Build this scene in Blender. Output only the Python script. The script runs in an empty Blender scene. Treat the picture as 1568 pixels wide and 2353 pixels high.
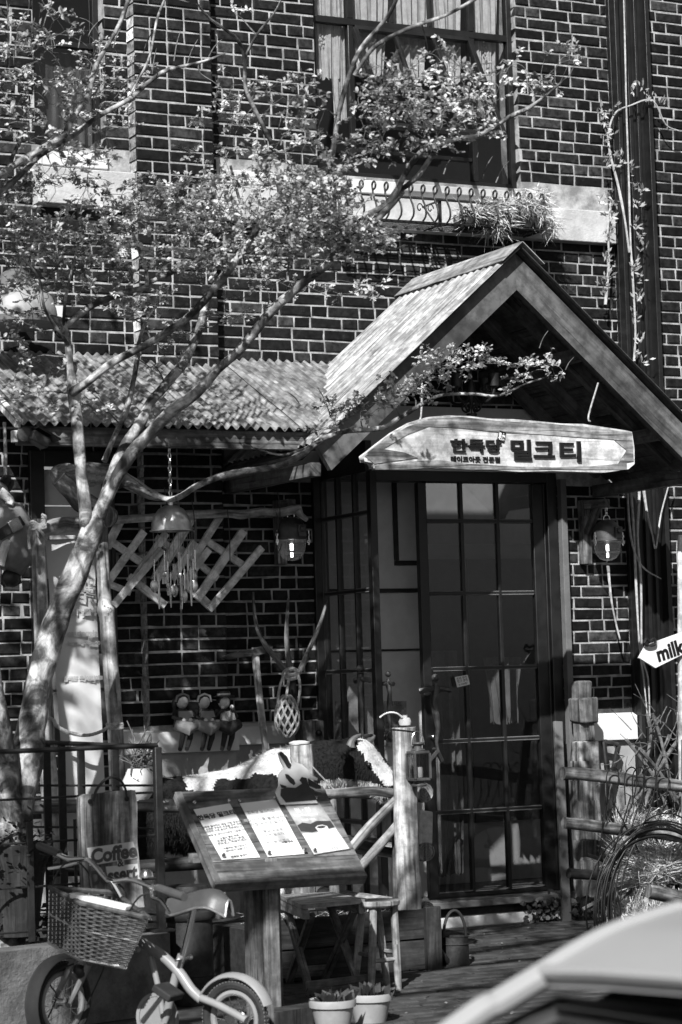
import bpy, bmesh, math, random
from mathutils import Vector as V, Matrix, noise
rnd = random.Random(7)
sc = bpy.context.scene
COL = sc.collection
# ---------------------------------------------------------------- camera
A = math.radians(27); F = 5553.0; PIT = math.atan(394 / F); ROLL = .03; DIST = 13.8; CZ = 1.42
CAM = V((-DIST * math.sin(A), -DIST * math.cos(A), CZ))
FW = V((math.sin(A) * math.cos(PIT), math.cos(A) * math.cos(PIT), math.sin(PIT)))
_r = V((math.cos(A), -math.sin(A), 0)); _u = _r.cross(FW)
RT = _r * math.cos(ROLL) - _u * math.sin(ROLL); UP = _u * math.cos(ROLL) + _r * math.sin(ROLL)
cd = bpy.data.cameras.new('camera'); cam = bpy.data.objects.new('camera', cd); COL.objects.link(cam)
m = Matrix((RT, UP, -FW)).transposed().to_4x4(); m.translation = CAM; cam.matrix_world = m
cd.sensor_fit = 'HORIZONTAL'; cd.sensor_width = 24; cd.lens = F / 1568 * 24
cd.clip_start = .1; cd.clip_end = 500
cd.dof.use_dof = True; cd.dof.focus_distance = 12.9; cd.dof.aperture_fstop = 4.5
sc.camera = cam
# ---------------------------------------------------------------- light
SUN = V((.8, 1.0, -1.02)).normalized()
w = bpy.data.worlds.new('World'); sc.world = w; w.use_nodes = True
nt = w.node_tree; nt.nodes.clear()
sky = nt.nodes.new('ShaderNodeTexSky'); sky.sky_type = 'NISHITA'; sky.sun_disc = False
sky.sun_elevation = math.asin(-SUN.z); sky.sun_rotation = math.atan2(-SUN.x, -SUN.y)
bw = nt.nodes.new('ShaderNodeRGBToBW'); bg = nt.nodes.new('ShaderNodeBackground'); bg.inputs[1].default_value = .05
wo = nt.nodes.new('ShaderNodeOutputWorld')
nt.links.new(sky.outputs[0], bw.inputs[0]); nt.links.new(bw.outputs[0], bg.inputs[0]); nt.links.new(bg.outputs[0], wo.inputs[0])
sl = bpy.data.lights.new('sun', 'SUN'); sl.energy = 5.0; sl.angle = math.radians(.5); sl.color = (1, 1, 1)
so = bpy.data.objects.new('sun', sl); COL.objects.link(so); so.rotation_euler = SUN.to_track_quat('-Z', 'Y').to_euler()
vs = sc.view_settings; sc.display_settings.display_device = 'sRGB'
vs.view_transform = 'Standard'; vs.look = 'None'; vs.exposure = 0.5; vs.gamma = 1; vs.use_curve_mapping = False
sc.cycles.max_bounces = 8; sc.cycles.transparent_max_bounces = 24; sc.cycles.caustics_reflective = False; sc.cycles.caustics_refractive = False

# ---------------------------------------------------------------- helpers
def ray(x, y): return FW + RT * ((x - 784) / F) + UP * ((1176.5 - y) / F)
def P(x, y, Y=0.0):
    d = ray(x, y); return CAM + d * ((Y - CAM.y) / d.y)
def G(x, y, Z=0.0):
    d = ray(x, y); return CAM + d * ((Z - CAM.z) / d.z)
def PX(x, y, X):
    d = ray(x, y); return CAM + d * ((X - CAM.x) / d.x)
def prj(p):
    v = V(p) - CAM; z = v.dot(FW); return 784 + F * v.dot(RT) / z, 1176.5 - F * v.dot(UP) / z
def S(p):            # pixels (of the 1568 wide picture) per metre at a point
    return F / (V(p) - CAM).dot(FW)
ZA = V((0, 0, 1)); XA = V((1, 0, 0)); YA = V((0, 1, 0))
def nz(p, s=1.0, seed=0): return noise.noise(V((p[0] * s + seed * 17.3, p[1] * s, p[2] * s)))
def sm(pts, k=3):    # Catmull-Rom through points (tuples of any length)
    out = []
    n = len(pts)
    for i in range(n - 1):
        p0, p1, p2, p3 = pts[max(i - 1, 0)], pts[i], pts[i + 1], pts[min(i + 2, n - 1)]
        for j in range(k):
            t = j / k
            out.append(tuple(.5 * (2 * b + (c - a) * t + (2 * a - 5 * b + 4 * c - d) * t * t + (3 * b - a - 3 * c + d) * t ** 3) for a, b, c, d in zip(p0, p1, p2, p3)))
    out.append(tuple(pts[-1]))
    return out

class MB:
    def __init__(s): s.v = []; s.f = []; s.uv = []; s.mi = []; s.g = ZA; s.mat_i = 0; s.attr = None; s.fa = []
    def add(s, vs, fs, g=None, uvs=None):
        g = g or s.g; o = len(s.v); s.v += [V(p) for p in vs]
        for k, f in enumerate(fs):
            s.f.append([o + i for i in f]); s.mi.append(s.mat_i); s.fa.append(s.attr or 0.0)
            if uvs: s.uv.append(uvs[k])
            else:
                a, b, c = V(vs[f[0]]), V(vs[f[1]]), V(vs[f[2]])
                n = (b - a).cross(c - a); n = n.normalized() if n.length > 1e-12 else ZA
                u = n.cross(g)
                u = u.normalized() if u.length > .2 else n.orthogonal().normalized()
                w = g if abs(n.dot(g)) < .95 else n.cross(u)
                s.uv.append([(V(vs[i]).dot(u), V(vs[i]).dot(w)) for i in f])
        return s
    def box(s, c, d, rot=None, g=None, jit=0):
        c = V(c); h = [x / 2 for x in d]; vs = []
        for z in (-1, 1):
            for y in (-1, 1):
                for x in (-1, 1):
                    p = V((x * h[0], y * h[1], z * h[2]))
                    if jit: p += V((rnd.uniform(-jit, jit), rnd.uniform(-jit, jit), rnd.uniform(-jit, jit)))
                    vs.append(c + (rot @ p if rot else p))
        if g is None:
            k = max(range(3), key=lambda i: d[i]); g = V((0, 0, 0)); g[k] = 1
            if rot: g = rot @ g
        return s.add(vs, [(0, 2, 3, 1), (4, 5, 7, 6), (0, 1, 5, 4), (2, 6, 7, 3), (0, 4, 6, 2), (1, 3, 7, 5)], g)
    def ext(s, x0, x1, y0, y1, z0, z1, g=None): return s.box(((x0 + x1) / 2, (y0 + y1) / 2, (z0 + z1) / 2), (abs(x1 - x0), abs(y1 - y0), abs(z1 - z0)), None, g)
    def beam(s, a, b, w, h, side=None, nseg=1, jit=0):   # bar a-b; w along side, h across
        a, b = V(a), V(b); t = (b - a).normalized()
        sd = V(side) if side else (t.cross(ZA) if abs(t.z) < .95 else XA.copy())
        sd = (sd - t * sd.dot(t)).normalized(); n = t.cross(sd); vs = []; fs = []
        for k in range(nseg + 1):
            p = a.lerp(b, k / nseg)
            j = lambda: rnd.uniform(-jit, jit)
            for x, y in ((-1, -1), (1, -1), (1, 1), (-1, 1)):
                vs.append(p + sd * (x * w / 2 + j()) + n * (y * h / 2 + j()))
        for k in range(nseg):
            for q in range(4):
                fs.append((k * 4 + q, k * 4 + (q + 1) % 4, k * 4 + 4 + (q + 1) % 4, k * 4 + 4 + q))
        fs += [(3, 2, 1, 0), tuple(nseg * 4 + i for i in range(4))]
        return s.add(vs, fs, t)
    def tube(s, pts, rad, n=8, cap=True, bump=0, seed=0, closed=False, squash=None):
        pts = [V(p[:3]) for p in pts]; k = len(pts)
        if not hasattr(rad, '__len__'): rad = [rad] * k
        vs = []; fs = []; uvs = []; L = 0; nn = None; ls = []
        for i, p in enumerate(pts):
            if closed: t = pts[(i + 1) % k] - pts[i - 1]
            else: t = pts[min(i + 1, k - 1)] - pts[max(i - 1, 0)]
            t = t.normalized() if t.length > 1e-9 else ZA
            if nn is None: nn = t.orthogonal().normalized()
            nn = (nn - t * nn.dot(t)); nn = nn.normalized() if nn.length > 1e-6 else t.orthogonal().normalized()
            bb = t.cross(nn)
            if i: L += (p - pts[i - 1]).length
            ls.append(L)
            for j in range(n):
                a = 2 * math.pi * j / n; d = nn * math.cos(a) + bb * math.sin(a)
                r = rad[i]
                if bump: r *= 1 + bump * (nz(p + d * r, 6, seed) + .6 * nz(p + d * r, 17, seed + 3))
                if squash: d = V((d.x * squash[0], d.y * squash[1], d.z * squash[2]))
                vs.append(p + d * r)
        for i in range(k if closed else k - 1):
            i2 = (i + 1) % k
            for j in range(n):
                j2 = (j + 1) % n
                fs.append((i * n + j, i * n + j2, i2 * n + j2, i2 * n + j))
                c0 = 2 * math.pi * rad[i]; l2 = ls[i2] if i2 else ls[i] + .02
                uvs.append([(j / n * c0, ls[i]), ((j + 1) / n * c0, ls[i]), ((j + 1) / n * c0, l2), (j / n * c0, l2)])
        s.add(vs, fs, None, uvs)
        if cap and not closed:
            s.add(vs[:n], [tuple(reversed(range(n)))]); s.add(vs[-n:], [tuple(range(n))])
        return s
    def lathe(s, prof, c, n=20, rot=None, cap=True):
        c = V(c); vs = []; fs = []; k = len(prof)
        for r, z in prof:
            for j in range(n):
                a = 2 * math.pi * j / n; p = V((r * math.cos(a), r * math.sin(a), z))
                vs.append(c + (rot @ p if rot else p))
        for i in range(k - 1):
            for j in range(n):
                fs.append((i * n + j, i * n + (j + 1) % n, (i + 1) * n + (j + 1) % n, (i + 1) * n + j))
        s.add(vs, fs)
        if cap:
            if prof[0][0] > 1e-4: s.add(vs[:n], [tuple(reversed(range(n)))])
            if prof[-1][0] > 1e-4: s.add(vs[-n:], [tuple(range(n))])
        return s
    def prism(s, pts, nrm, t, g=None):     # flat polygon (3D points) given thickness t along nrm
        nrm = V(nrm); k = len(pts); a = [V(p) for p in pts]; b = [p + nrm * t for p in a]
        n0 = V((0, 0, 0))
        for i in range(k): n0 += a[i].cross(a[(i + 1) % k])
        if n0.dot(nrm) > 0: a.reverse(); b.reverse()
        s.add(a, [tuple(range(k))], g); s.add(b, [tuple(reversed(range(k)))], g)
        s.add(a + b, [(i, k + i, k + (i + 1) % k, (i + 1) % k) for i in range(k)], g)
        return s
    def ball(s, c, r, n=10, m_=7, rot=None):
        if not hasattr(r, '__len__'): r = (r, r, r)
        c = V(c); vs = []; fs = []
        for i in range(m_ + 1):
            th = math.pi * i / m_
            for j in range(n):
                a = 2 * math.pi * j / n; p = V((r[0] * math.sin(th) * math.cos(a), r[1] * math.sin(th) * math.sin(a), r[2] * math.cos(th)))
                vs.append(c + (rot @ p if rot else p))
        for i in range(m_):
            for j in range(n): fs.append((i * n + j, (i + 1) * n + j, (i + 1) * n + (j + 1) % n, i * n + (j + 1) % n))
        return s.add(vs, fs)
    def mesh(s, name, off=None, weld=False, smooth=True, ang=38):
        me = bpy.data.meshes.new(name); off = off or V((0, 0, 0))
        me.from_pydata([tuple(p - off) for p in s.v], [], s.f)
        ul = me.uv_layers.new(name='UVMap'); flat = [c for f in s.uv for q in f for c in q]
        ul.data.foreach_set('uv', flat)
        if any(s.mi): me.polygons.foreach_set('material_index', s.mi)
        if any(s.fa):
            at = me.attributes.new('rnd', 'FLOAT', 'FACE'); at.data.foreach_set('value', s.fa)
        if weld:
            b = bmesh.new(); b.from_mesh(me); bmesh.ops.remove_doubles(b, verts=b.verts, dist=1e-5)
            bmesh.ops.recalc_face_normals(b, faces=b.faces); b.to_mesh(me); b.free()
        if smooth:
            me.polygons.foreach_set('use_smooth', [True] * len(me.polygons)); me.set_sharp_from_angle(angle=math.radians(ang))
        me.update()
        return me
    def build(s, name, mat, parent=None, bev=0, weld=False, smooth=True, loc=None, ang=38):
        base = V(loc) if loc is not None else root_loc(parent) if parent else V(s.v[0]) * 0
        if parent is None and loc is None:
            lo = V([min(p[i] for p in s.v) for i in range(3)]); hi = V([max(p[i] for p in s.v) for i in range(3)])
            base = V(((lo.x + hi.x) / 2, (lo.y + hi.y) / 2, lo.z))
        me = s.mesh(name, base, weld, smooth, ang)
        for q in (mat if isinstance(mat, (list, tuple)) else [mat]): me.materials.append(q)
        o = bpy.data.objects.new(name, me); COL.objects.link(o)
        if parent: o.parent = parent
        else: o.location = base
        if bev:
            bm_ = o.modifiers.new('bevel', 'BEVEL'); bm_.width = bev; bm_.segments = 2; bm_.limit_method = 'ANGLE'; bm_.angle_limit = math.radians(35)
        return o
def root_loc(o):
    while o.parent: o = o.parent
    return o.location
def tag(o, label, cat, group=None, kind=None):
    if label: o['label'] = label
    if cat: o['category'] = cat
    if group: o['group'] = group
    if kind: o['kind'] = kind
    return o
def thing(name, label, cat, loc, group=None):
    o = bpy.data.objects.new(name, None); COL.objects.link(o); o.location = V(loc); o.empty_display_size = .1
    return tag(o, label, cat, group)
def stuff(o): o['kind'] = 'stuff'; return o
def text_mb(mb, s, o, ux, uz, size, depth=.004, offset=0.0, align='CENTER', spacing=1.0, xs=1.0, back=False):
    """flat raised lettering: o = baseline point, ux/uz = in-plane axes"""
    c = bpy.data.curves.new('t', 'FONT'); c.body = s; c.size = size; c.extrude = depth / 2; c.offset = offset; c.align_x = align; c.space_character = spacing; c.resolution_u = 3
    ob = bpy.data.objects.new('t', c); COL.objects.link(ob); dg = bpy.context.evaluated_depsgraph_get(); dg.update()
    me = bpy.data.meshes.new_from_object(ob.evaluated_get(dg))
    ux = V(ux).normalized(); uz = V(uz).normalized(); n = ux.cross(uz)
    o = V(o)
    mb.add([o + ux * (p.co.x * xs) + uz * p.co.y + n * (p.co.z + depth / 2) for p in me.vertices], [tuple(f.vertices) for f in me.polygons])
    bpy.data.objects.remove(ob); bpy.data.curves.remove(c); bpy.data.meshes.remove(me)
    return mb

# ---------------------------------------------------------------- materials (all greys: the photograph is black and white)
class N:
    def __init__(s, name):
        s.m = bpy.data.materials.new(name); s.m.use_nodes = True; s.t = s.m.node_tree; s.t.nodes.clear()
        s.out = s.n('ShaderNodeOutputMaterial'); s.b = s.n('ShaderNodeBsdfPrincipled'); s.l(s.b, 0, s.out, 0)
    def n(s, t, **k):
        q = s.t.nodes.new(t)
        for a, b in k.items(): setattr(q, a, b)
        return q
    def l(s, a, i, b, j): s.t.links.new(a.outputs[i], b.inputs[j])
    def coord(s, kind, scale):
        tc = s.n('ShaderNodeTexCoord'); mp = s.n('ShaderNodeMapping'); s.l(tc, kind, mp, 0)
        mp.inputs['Scale'].default_value = scale
        oi = s.n('ShaderNodeObjectInfo'); mu = s.n('ShaderNodeMath', operation='MULTIPLY'); s.l(oi, 'Random', mu, 0); mu.inputs[1].default_value = 37
        cb = s.n('ShaderNodeCombineXYZ'); s.l(mu, 0, cb, 0); s.l(mu, 0, cb, 1); s.l(mu, 0, cb, 2); s.l(cb, 0, mp, 'Location')
        return mp
    def noise(s, co, sc, det=5, rough=.6, dist=0):
        q = s.n('ShaderNodeTexNoise'); s.l(co, 0, q, 'Vector'); q.inputs['Scale'].default_value = sc; q.inputs['Detail'].default_value = det
        q.inputs['Roughness'].default_value = rough; q.inputs['Distortion'].default_value = dist; return q
    def ramp(s, src, stops, out=0):
        q = s.n('ShaderNodeValToRGB'); s.l(src, out, q, 0); e = q.color_ramp.elements
        while len(e) < len(stops): e.new(.5)
        for k, (p, v) in enumerate(stops): e[k].position = p; e[k].color = (v, v, v, 1)
        return q
    def mix(s, a, b, fac, mode='MIX'):
        q = s.n('ShaderNodeMix', data_type='RGBA', blend_type=mode)
        for x, i in ((a, 6), (b, 7)):
            if isinstance(x, (int, float)): q.inputs[i].default_value = (x, x, x, 1)
            else: s.l(x[0], x[1], q, i)
        if isinstance(fac, (int, float)): q.inputs[0].default_value = fac
        else: s.l(fac[0], fac[1], q, 0)
        return q
    def bump(s, src, st, dist=.01, out=0):
        q = s.n('ShaderNodeBump'); q.inputs['Strength'].default_value = st; q.inputs['Distance'].default_value = dist; s.l(src, out, q, 'Height'); s.l(q, 0, s.b, 'Normal'); return q
    def fin(s, col=None, out=0, rough=.8, metal=0, spec=None):
        if col is not None: s.l(col, out, s.b, 'Base Color')
        s.b.inputs['Roughness'].default_value = rough; s.b.inputs['Metallic'].default_value = metal
        if spec is not None: s.b.inputs['Specular IOR Level'].default_value = spec
        return s.m
def plain(name, v, var=.25, scale=12, rough=.75, bump=.15, metal=0, dist=.004, spec=None, spots=None):
    q = N(name); co = q.coord('Object', (1, 1, 1)); n1 = q.noise(co, scale, 7, .65); r = q.ramp(n1, [(.4, v * (1 - var)), (.6, min(1, v * (1 + var)))])
    last = (r, 0)
    if spots:
        n2 = q.noise(co, spots[0], 4, .7); r2 = q.ramp(n2, [(spots[1], 0), (spots[1] + .08, 1)]); x = q.mix(last, spots[2], (r2, 0)); last = (x, 2)
    n3 = q.noise(co, scale * 9, 4, .7); q.bump(n3, bump, dist)
    return q.fin(last[0], last[1], rough, metal, spec)
def wood(name, lo, hi, rough=.8, gs=1.0, bump=.4, dark=.35, crack=.3):
    q = N(name); co = q.coord('UV', (42 * gs, 2.2 * gs, 1)); n1 = q.noise(co, 1, 6, .65, .6)
    c2 = q.coord('UV', (9 * gs, 1.3 * gs, 1)); n2 = q.noise(c2, 1, 4, .6, 1.2)
    r1 = q.ramp(n1, [(.36, lo), (.66, hi)]); r2 = q.ramp(n2, [(.38, dark), (.56, 1)])
    x = q.mix((r1, 0), (r2, 0), 1, 'MULTIPLY'); c3 = q.coord('UV', (75 * gs, 2.6 * gs, 1)); n3 = q.noise(c3, 1, 3, .5, .4); r3 = q.ramp(n3, [(.34, crack), (.41, 1)])
    c4 = q.coord('Object', (1, 1, 1)); n4 = q.noise(c4, 14, 4, .65); r4 = q.ramp(n4, [(.4, .6), (.6, 1.2)]); x = q.mix((x, 2), (r3, 0), 1, 'MULTIPLY'); x = q.mix((x, 2), (r4, 0), 1, 'MULTIPLY')
    hh = q.mix((n1, 0), (r3, 0), .5); q.bump(hh, bump, .006, 2)
    return q.fin(x, 2, rough)
def glassm(name, tint=.85, rough=.02, ior=1.5, milk=0):
    m = bpy.data.materials.new(name); m.use_nodes = True; t = m.node_tree; t.nodes.clear()
    o = t.nodes.new('ShaderNodeOutputMaterial'); a = t.nodes.new('ShaderNodeBsdfTransparent'); a.inputs[0].default_value = (tint, tint, tint, 1)
    g = t.nodes.new('ShaderNodeBsdfGlossy'); g.inputs['Roughness'].default_value = rough
    lw_ = t.nodes.new('ShaderNodeLayerWeight'); lw_.inputs[0].default_value = .5; pw = t.nodes.new('ShaderNodeMath'); pw.operation = 'POWER'; pw.inputs[1].default_value = 5
    f = t.nodes.new('ShaderNodeMath'); f.operation = 'MULTIPLY_ADD'; f.inputs[1].default_value = .93; f.inputs[2].default_value = .045 if ior < 1.55 else .09; x = t.nodes.new('ShaderNodeMixShader')
    t.links.new(lw_.outputs['Facing'], pw.inputs[0]); t.links.new(pw.outputs[0], f.inputs[0])
    t.links.new(f.outputs[0], x.inputs[0]); t.links.new(a.outputs[0], x.inputs[1]); t.links.new(g.outputs[0], x.inputs[2]); t.links.new(x.outputs[0], o.inputs[0])
    if milk:
        df = t.nodes.new('ShaderNodeBsdfTranslucent'); x2 = t.nodes.new('ShaderNodeMixShader'); x2.inputs[0].default_value = milk; t.links.new(x.outputs[0], x2.inputs[1]); t.links.new(df.outputs[0], x2.inputs[2]); t.links.new(x2.outputs[0], o.inputs[0])
    return m
def brickm(name, lo, hi, lime):
    q = N(name); oi = q.n('ShaderNodeObjectInfo'); at = q.n('ShaderNodeAttribute', attribute_name='rnd')
    ad = q.n('ShaderNodeMath', operation='ADD'); q.l(oi, 'Random', ad, 0); q.l(at, 'Fac', ad, 1); fr = q.n('ShaderNodeMath', operation='FRACT'); q.l(ad, 0, fr, 0)
    base = q.ramp(fr, [(0, lo), (.5, (lo + hi) / 2), (.8, hi), (.93, hi * 1.9), (1, hi * 3)])
    ge = q.n('ShaderNodeNewGeometry'); n1 = q.noise(ge, 26, 7, .7); n2 = q.noise(ge, 6, 6, .75, .5); n3 = q.noise(ge, 140, 3, .7)
    r1 = q.ramp(n1, [(.38, .35), (.64, 1.8)]); x = q.mix((base, 0), (r1, 0), 1, 'MULTIPLY')
    r2 = q.ramp(n2, [(.56, 0), (.72, 1)]); r3 = q.ramp(n3, [(.42, 0), (.6, .7)]); mm = q.mix((r2, 0), (r3, 0), 1, 'MULTIPLY')
    y = q.mix((x, 2), lime, (mm, 2))
    s_ = q.mix((n1, 0), (n3, 0), .5); q.bump(s_, .5, .004, 2)
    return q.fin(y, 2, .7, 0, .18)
M = dict(
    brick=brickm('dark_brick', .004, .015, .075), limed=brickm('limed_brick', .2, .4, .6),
    mortar=plain('mortar', .33, .4, 9, .95, .6, dist=.006, spots=(3.0, .6, .3)),
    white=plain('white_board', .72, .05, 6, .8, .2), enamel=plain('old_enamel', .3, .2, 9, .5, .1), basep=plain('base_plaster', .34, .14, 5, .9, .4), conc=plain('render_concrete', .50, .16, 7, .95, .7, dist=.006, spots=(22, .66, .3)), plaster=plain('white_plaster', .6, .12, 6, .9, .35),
    greyp=plain('grey_plaster', .13, .12, 10, .95, .6), steel=plain('black_steel', .012, .3, 12, .42, .08), iron=plain('iron', .014, .4, 18, .5, .3),
    frame=plain('dark_frame', .012, .3, 10, .38, .06), pane=glassm('pane_glass', .75), panew=glassm('window_glass', .86),
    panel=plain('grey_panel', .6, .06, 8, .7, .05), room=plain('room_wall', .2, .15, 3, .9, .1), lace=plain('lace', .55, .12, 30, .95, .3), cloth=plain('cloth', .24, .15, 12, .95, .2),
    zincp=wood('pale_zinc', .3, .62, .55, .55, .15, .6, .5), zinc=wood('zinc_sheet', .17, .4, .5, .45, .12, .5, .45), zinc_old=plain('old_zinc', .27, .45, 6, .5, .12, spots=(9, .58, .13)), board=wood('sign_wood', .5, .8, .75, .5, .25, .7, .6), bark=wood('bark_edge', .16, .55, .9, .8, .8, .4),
    rake=wood('planed_wood', .07, .17, .6, .6, .3, .55, .5), rafter=wood('rafter_wood', .1, .2, .8, .7, .3, .5), grey=wood('weathered_wood', .10, .27, .85, 1, .5, .45), pale=wood('pale_wood', .66, .85, .7, .8, .2, .8, .7),
    log=wood('log_wood', .1, .5, .85, .7, .6, .22), post=wood('post_wood', .25, .75, .85, .6, .5, .3), dark=wood('dark_wood', .02, .06, .8, 1, .4, .4), table=wood('table_wood', .1, .24, .75, .8, .3, .6), stool=wood('stool_wood', .22, .42, .6, .6, .2, .7),
    ink=plain('black_letter', .008, .2, 20, .4, .02), paper=plain('white_paper', .78, .03, 5, .7, .02), poster=plain('grey_poster', .3, .5, 5, .5, .02, spots=(6, .55, .5)), print=plain('print_ink', .03, .2, 9, .8, .01), greyprint=plain('grey_print', .3, .1, 9, .8, .01),
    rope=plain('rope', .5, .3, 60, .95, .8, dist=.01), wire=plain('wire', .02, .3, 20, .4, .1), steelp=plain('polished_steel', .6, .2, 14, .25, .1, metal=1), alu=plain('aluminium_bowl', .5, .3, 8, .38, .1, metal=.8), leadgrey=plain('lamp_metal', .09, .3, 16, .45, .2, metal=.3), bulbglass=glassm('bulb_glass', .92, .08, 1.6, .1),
    furb=plain('black_hair', .012, .5, 45, .9, .9, dist=.02), furw=plain('white_hair', .8, .15, 30, .95, .7, dist=.015), horn=plain('horn', .1, .3, 15, .5, .2),
    hay=plain('hay', .6, .45, 40, .9, .4), dry=plain('dry_stem', .13, .5, 25, .9, .5), concd=plain('planter_concrete', .13, .35, 7, .95, .8, dist=.01, spots=(26, .64, .05)), pot=plain('plastic_pot', .34, .12, 8, .5, .1), soil=plain('soil', .02, .5, 20, 1, 1), pav=plain('paver', .045, .35, 9, .85, .7, dist=.008), road=plain('asphalt', .06, .3, 20, .9, .8),
    leafd=plain('dark_leaf', .035, .4, 20, .6, .2), rust=plain('rusty_metal', .03, .5, 10, .6, .5, metal=.4), bprint=plain('faded_print', .46, .06, 9, .9, .01), ink2=plain('sign_ink', .07, .2, 9, .8, .02), string=plain('string', .3, .1, 20, .8, .05), banner=plain('banner_cloth', .62, .04, 3, .9, .02), stone=plain('pale_stone', .4, .25, 15, .9, .6),
    paint=plain('bike_paint', .26, .08, 8, .35, .03), rubber=plain('rubber', .02, .3, 14, .8, .3), tyre=plain('grey_tyre', .13, .3, 30, .85, .5), leather=plain('saddle_leather', .07, .12, 14, .42, .1), wicker=plain('wicker', .06, .5, 30, .7, .4), chrome=plain('chrome', .7, .1, 8, .16, .03, metal=1), cable=plain('cable', .015, .3, 20, .45, .1),
    carp=plain('car_paint', .33, .02, 3, .28, .01), carglass=glassm('car_glass', .12, .03, 1.6), trim=plain('car_trim', .015, .2, 10, .35, .05), fig=plain('painted_dark', .02, .3, 12, .45, .1), figl=plain('painted_grey', .22, .15, 12, .5, .1), skin=plain('painted_pale', .6, .05, 8, .5, .05), cord=plain('pale_vine', .42, .25, 30, .9, .4),
)
def bark():
    q = N('tree_bark'); co = q.coord('Object', (1, 1, 1)); n1 = q.noise(co, 9, 6, .6, .8); c2 = q.coord('UV', (14, 5, 1)); n2 = q.noise(c2, 1.4, 6, .7, .5)
    r1 = q.ramp(n1, [(.4, .045), (.5, .22), (.6, .58)]); r2 = q.ramp(n2, [(.38, .35), (.56, 1.05)]); x = q.mix((r1, 0), (r2, 0), 1, 'MULTIPLY'); q.bump(n2, .5, .012)
    return q.fin(x, 2, .8)
def leafm():
    q = N('young_leaf'); ge = q.n('ShaderNodeNewGeometry'); n1 = q.noise(ge, 7, 3, .6); r = q.ramp(n1, [(.4, .2), (.6, .8)])
    q.fin(r, 0, .55); tr = q.n('ShaderNodeBsdfTranslucent'); q.l(r, 0, tr, 0); mx = q.n('ShaderNodeMixShader'); mx.inputs[0].default_value = .3
    q.l(q.b, 0, mx, 1); q.l(tr, 0, mx, 2); q.l(mx, 0, q.out, 0); return q.m
M['bark_t'] = bark(); M['leaf'] = leafm()
def emitm():
    m_ = bpy.data.materials.new('filament'); m_.use_nodes = True; b = m_.node_tree.nodes['Principled BSDF']; b.inputs['Emission Color'].default_value = (1, 1, 1, 1); b.inputs['Emission Strength'].default_value = 5; return m_
M['glow'] = emitm()
# ================================================================ setting: ground
gr = MB(); gr.add([(-60, -3.9, -.004), (60, -3.9, -.004), (60, .6, -.004), (-60, .6, -.004)], [(0, 1, 2, 3)])
ground = tag(gr.build('pavement', M['pav'], None, smooth=False, loc=(0, -2, 0)), None, None, None, 'structure')
gk = MB(); gk.ext(-60, 60, -4.05, -3.9, -.5, .0)
tag(gk.build('kerb', M['concd'], None, bev=.01), None, None, None, 'structure')
rd = MB(); rd.add([(-120, -90, -.42), (120, -90, -.42), (120, -4.05, -.42), (-120, -4.05, -.42)], [(0, 1, 2, 3)])
tag(rd.build('road', M['road'], None, smooth=False), None, None, None, 'structure')
pmesh = []
for k in range(4):
    b = MB(); hx, hy, e = .106, .052, .008
    t = [(-hx, -hy, -.03), (hx, -hy, -.03), (hx, hy, -.03), (-hx, hy, -.03), (-hx, -hy, .004), (hx, -hy, .004), (hx, hy, .004), (-hx, hy, .004)]
    t += [(x * (hx - e), y * (hy - e), .012 + rnd.uniform(-.003, .003)) for x, y in ((-1, -1), (1, -1), (1, 1), (-1, 1))]
    b.add(t, [(0, 1, 5, 4), (1, 2, 6, 5), (2, 3, 7, 6), (3, 0, 4, 7), (4, 5, 9, 8), (5, 6, 10, 9), (6, 7, 11, 10), (7, 4, 8, 11), (8, 9, 10, 11)], XA)
    me = b.mesh('paving_brick'); me.materials.append(M['pav']); pmesh.append(me)
np_ = 0
for j in range(34):
    for i in range(22):
        x = -2.0 + i * .222 + (j % 2) * .111; y = -3.78 + j * .113
        px, py = prj((x, y, 0))
        if y > -.12 or not (560 < px < 1450 and 2090 < py < 2365) or np_ >= 290: continue
        o = bpy.data.objects.new('paving_brick', rnd.choice(pmesh)); COL.objects.link(o); o.parent = ground; o.location = V((x, y, rnd.uniform(-.002, .004))) - ground.location
        o.rotation_euler = (rnd.uniform(-.02, .02), rnd.uniform(-.012, .012), rnd.uniform(-.02, .02)); np_ += 1

# ================================================================ the brick building
B = thing('brick_building', 'dark red-brick building behind the tree with pale mortar and concrete sills', 'building', (0, 0, 0))
H = .0678                                   # course height
bricks = []                                 # (centre, length, depth, limed_side)
def area(x0, x1, z0, z1, Y, holes=(), dep=.1, seed=0, side=False):
    r = random.Random(seed); row0 = int(math.floor(z0 / H)); row1 = int(math.ceil(z1 / H))
    for k in range(row0, row1):
        za, zb = max(k * H, z0), min(k * H + H - .0118, z1)
        if zb - za < .02: continue
        x = x0 - (r.uniform(0, .05) + (0.155 if k % 2 else 0.05)) if not side else x0 - (.105 if k % 2 else 0)
        kk = k % 2
        while x < x1:
            L = .204 if (kk + (r.random() < .22)) % 2 == 0 else .104
            kk += 1
            a, b = max(x, x0), min(x + L - .0115, x1); x += L
            if b - a < .012: continue
            zc = (za + zb) / 2; segs = [(a, b)]
            for hx0, hx1, hz0, hz1 in holes:
                if hz0 < zc < hz1:
                    ns = []
                    for p, q in segs:
                        if q <= hx0 or p >= hx1: ns.append((p, q))
                        else:
                            if hx0 - p > .012: ns.append((p, hx0))
                            if q - hx1 > .012: ns.append((hx1, q))
                    segs = ns
            for p, q in segs:
                bricks.append(((p + q) / 2, Y, zc, q - p, zb - za, dep, side and p <= x0 + .001))
UW = (-.081, 1.285, 4.36, 9)      # upper window opening
LW = (-1.80, -1.385, 4.40, 9)     # upper left window
DO = (-.185, 1.447, -.1, 2.64)    # door
GW = (-1.88, -1.40, 1.15, 2.72)   # shuttered window behind the banner
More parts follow.
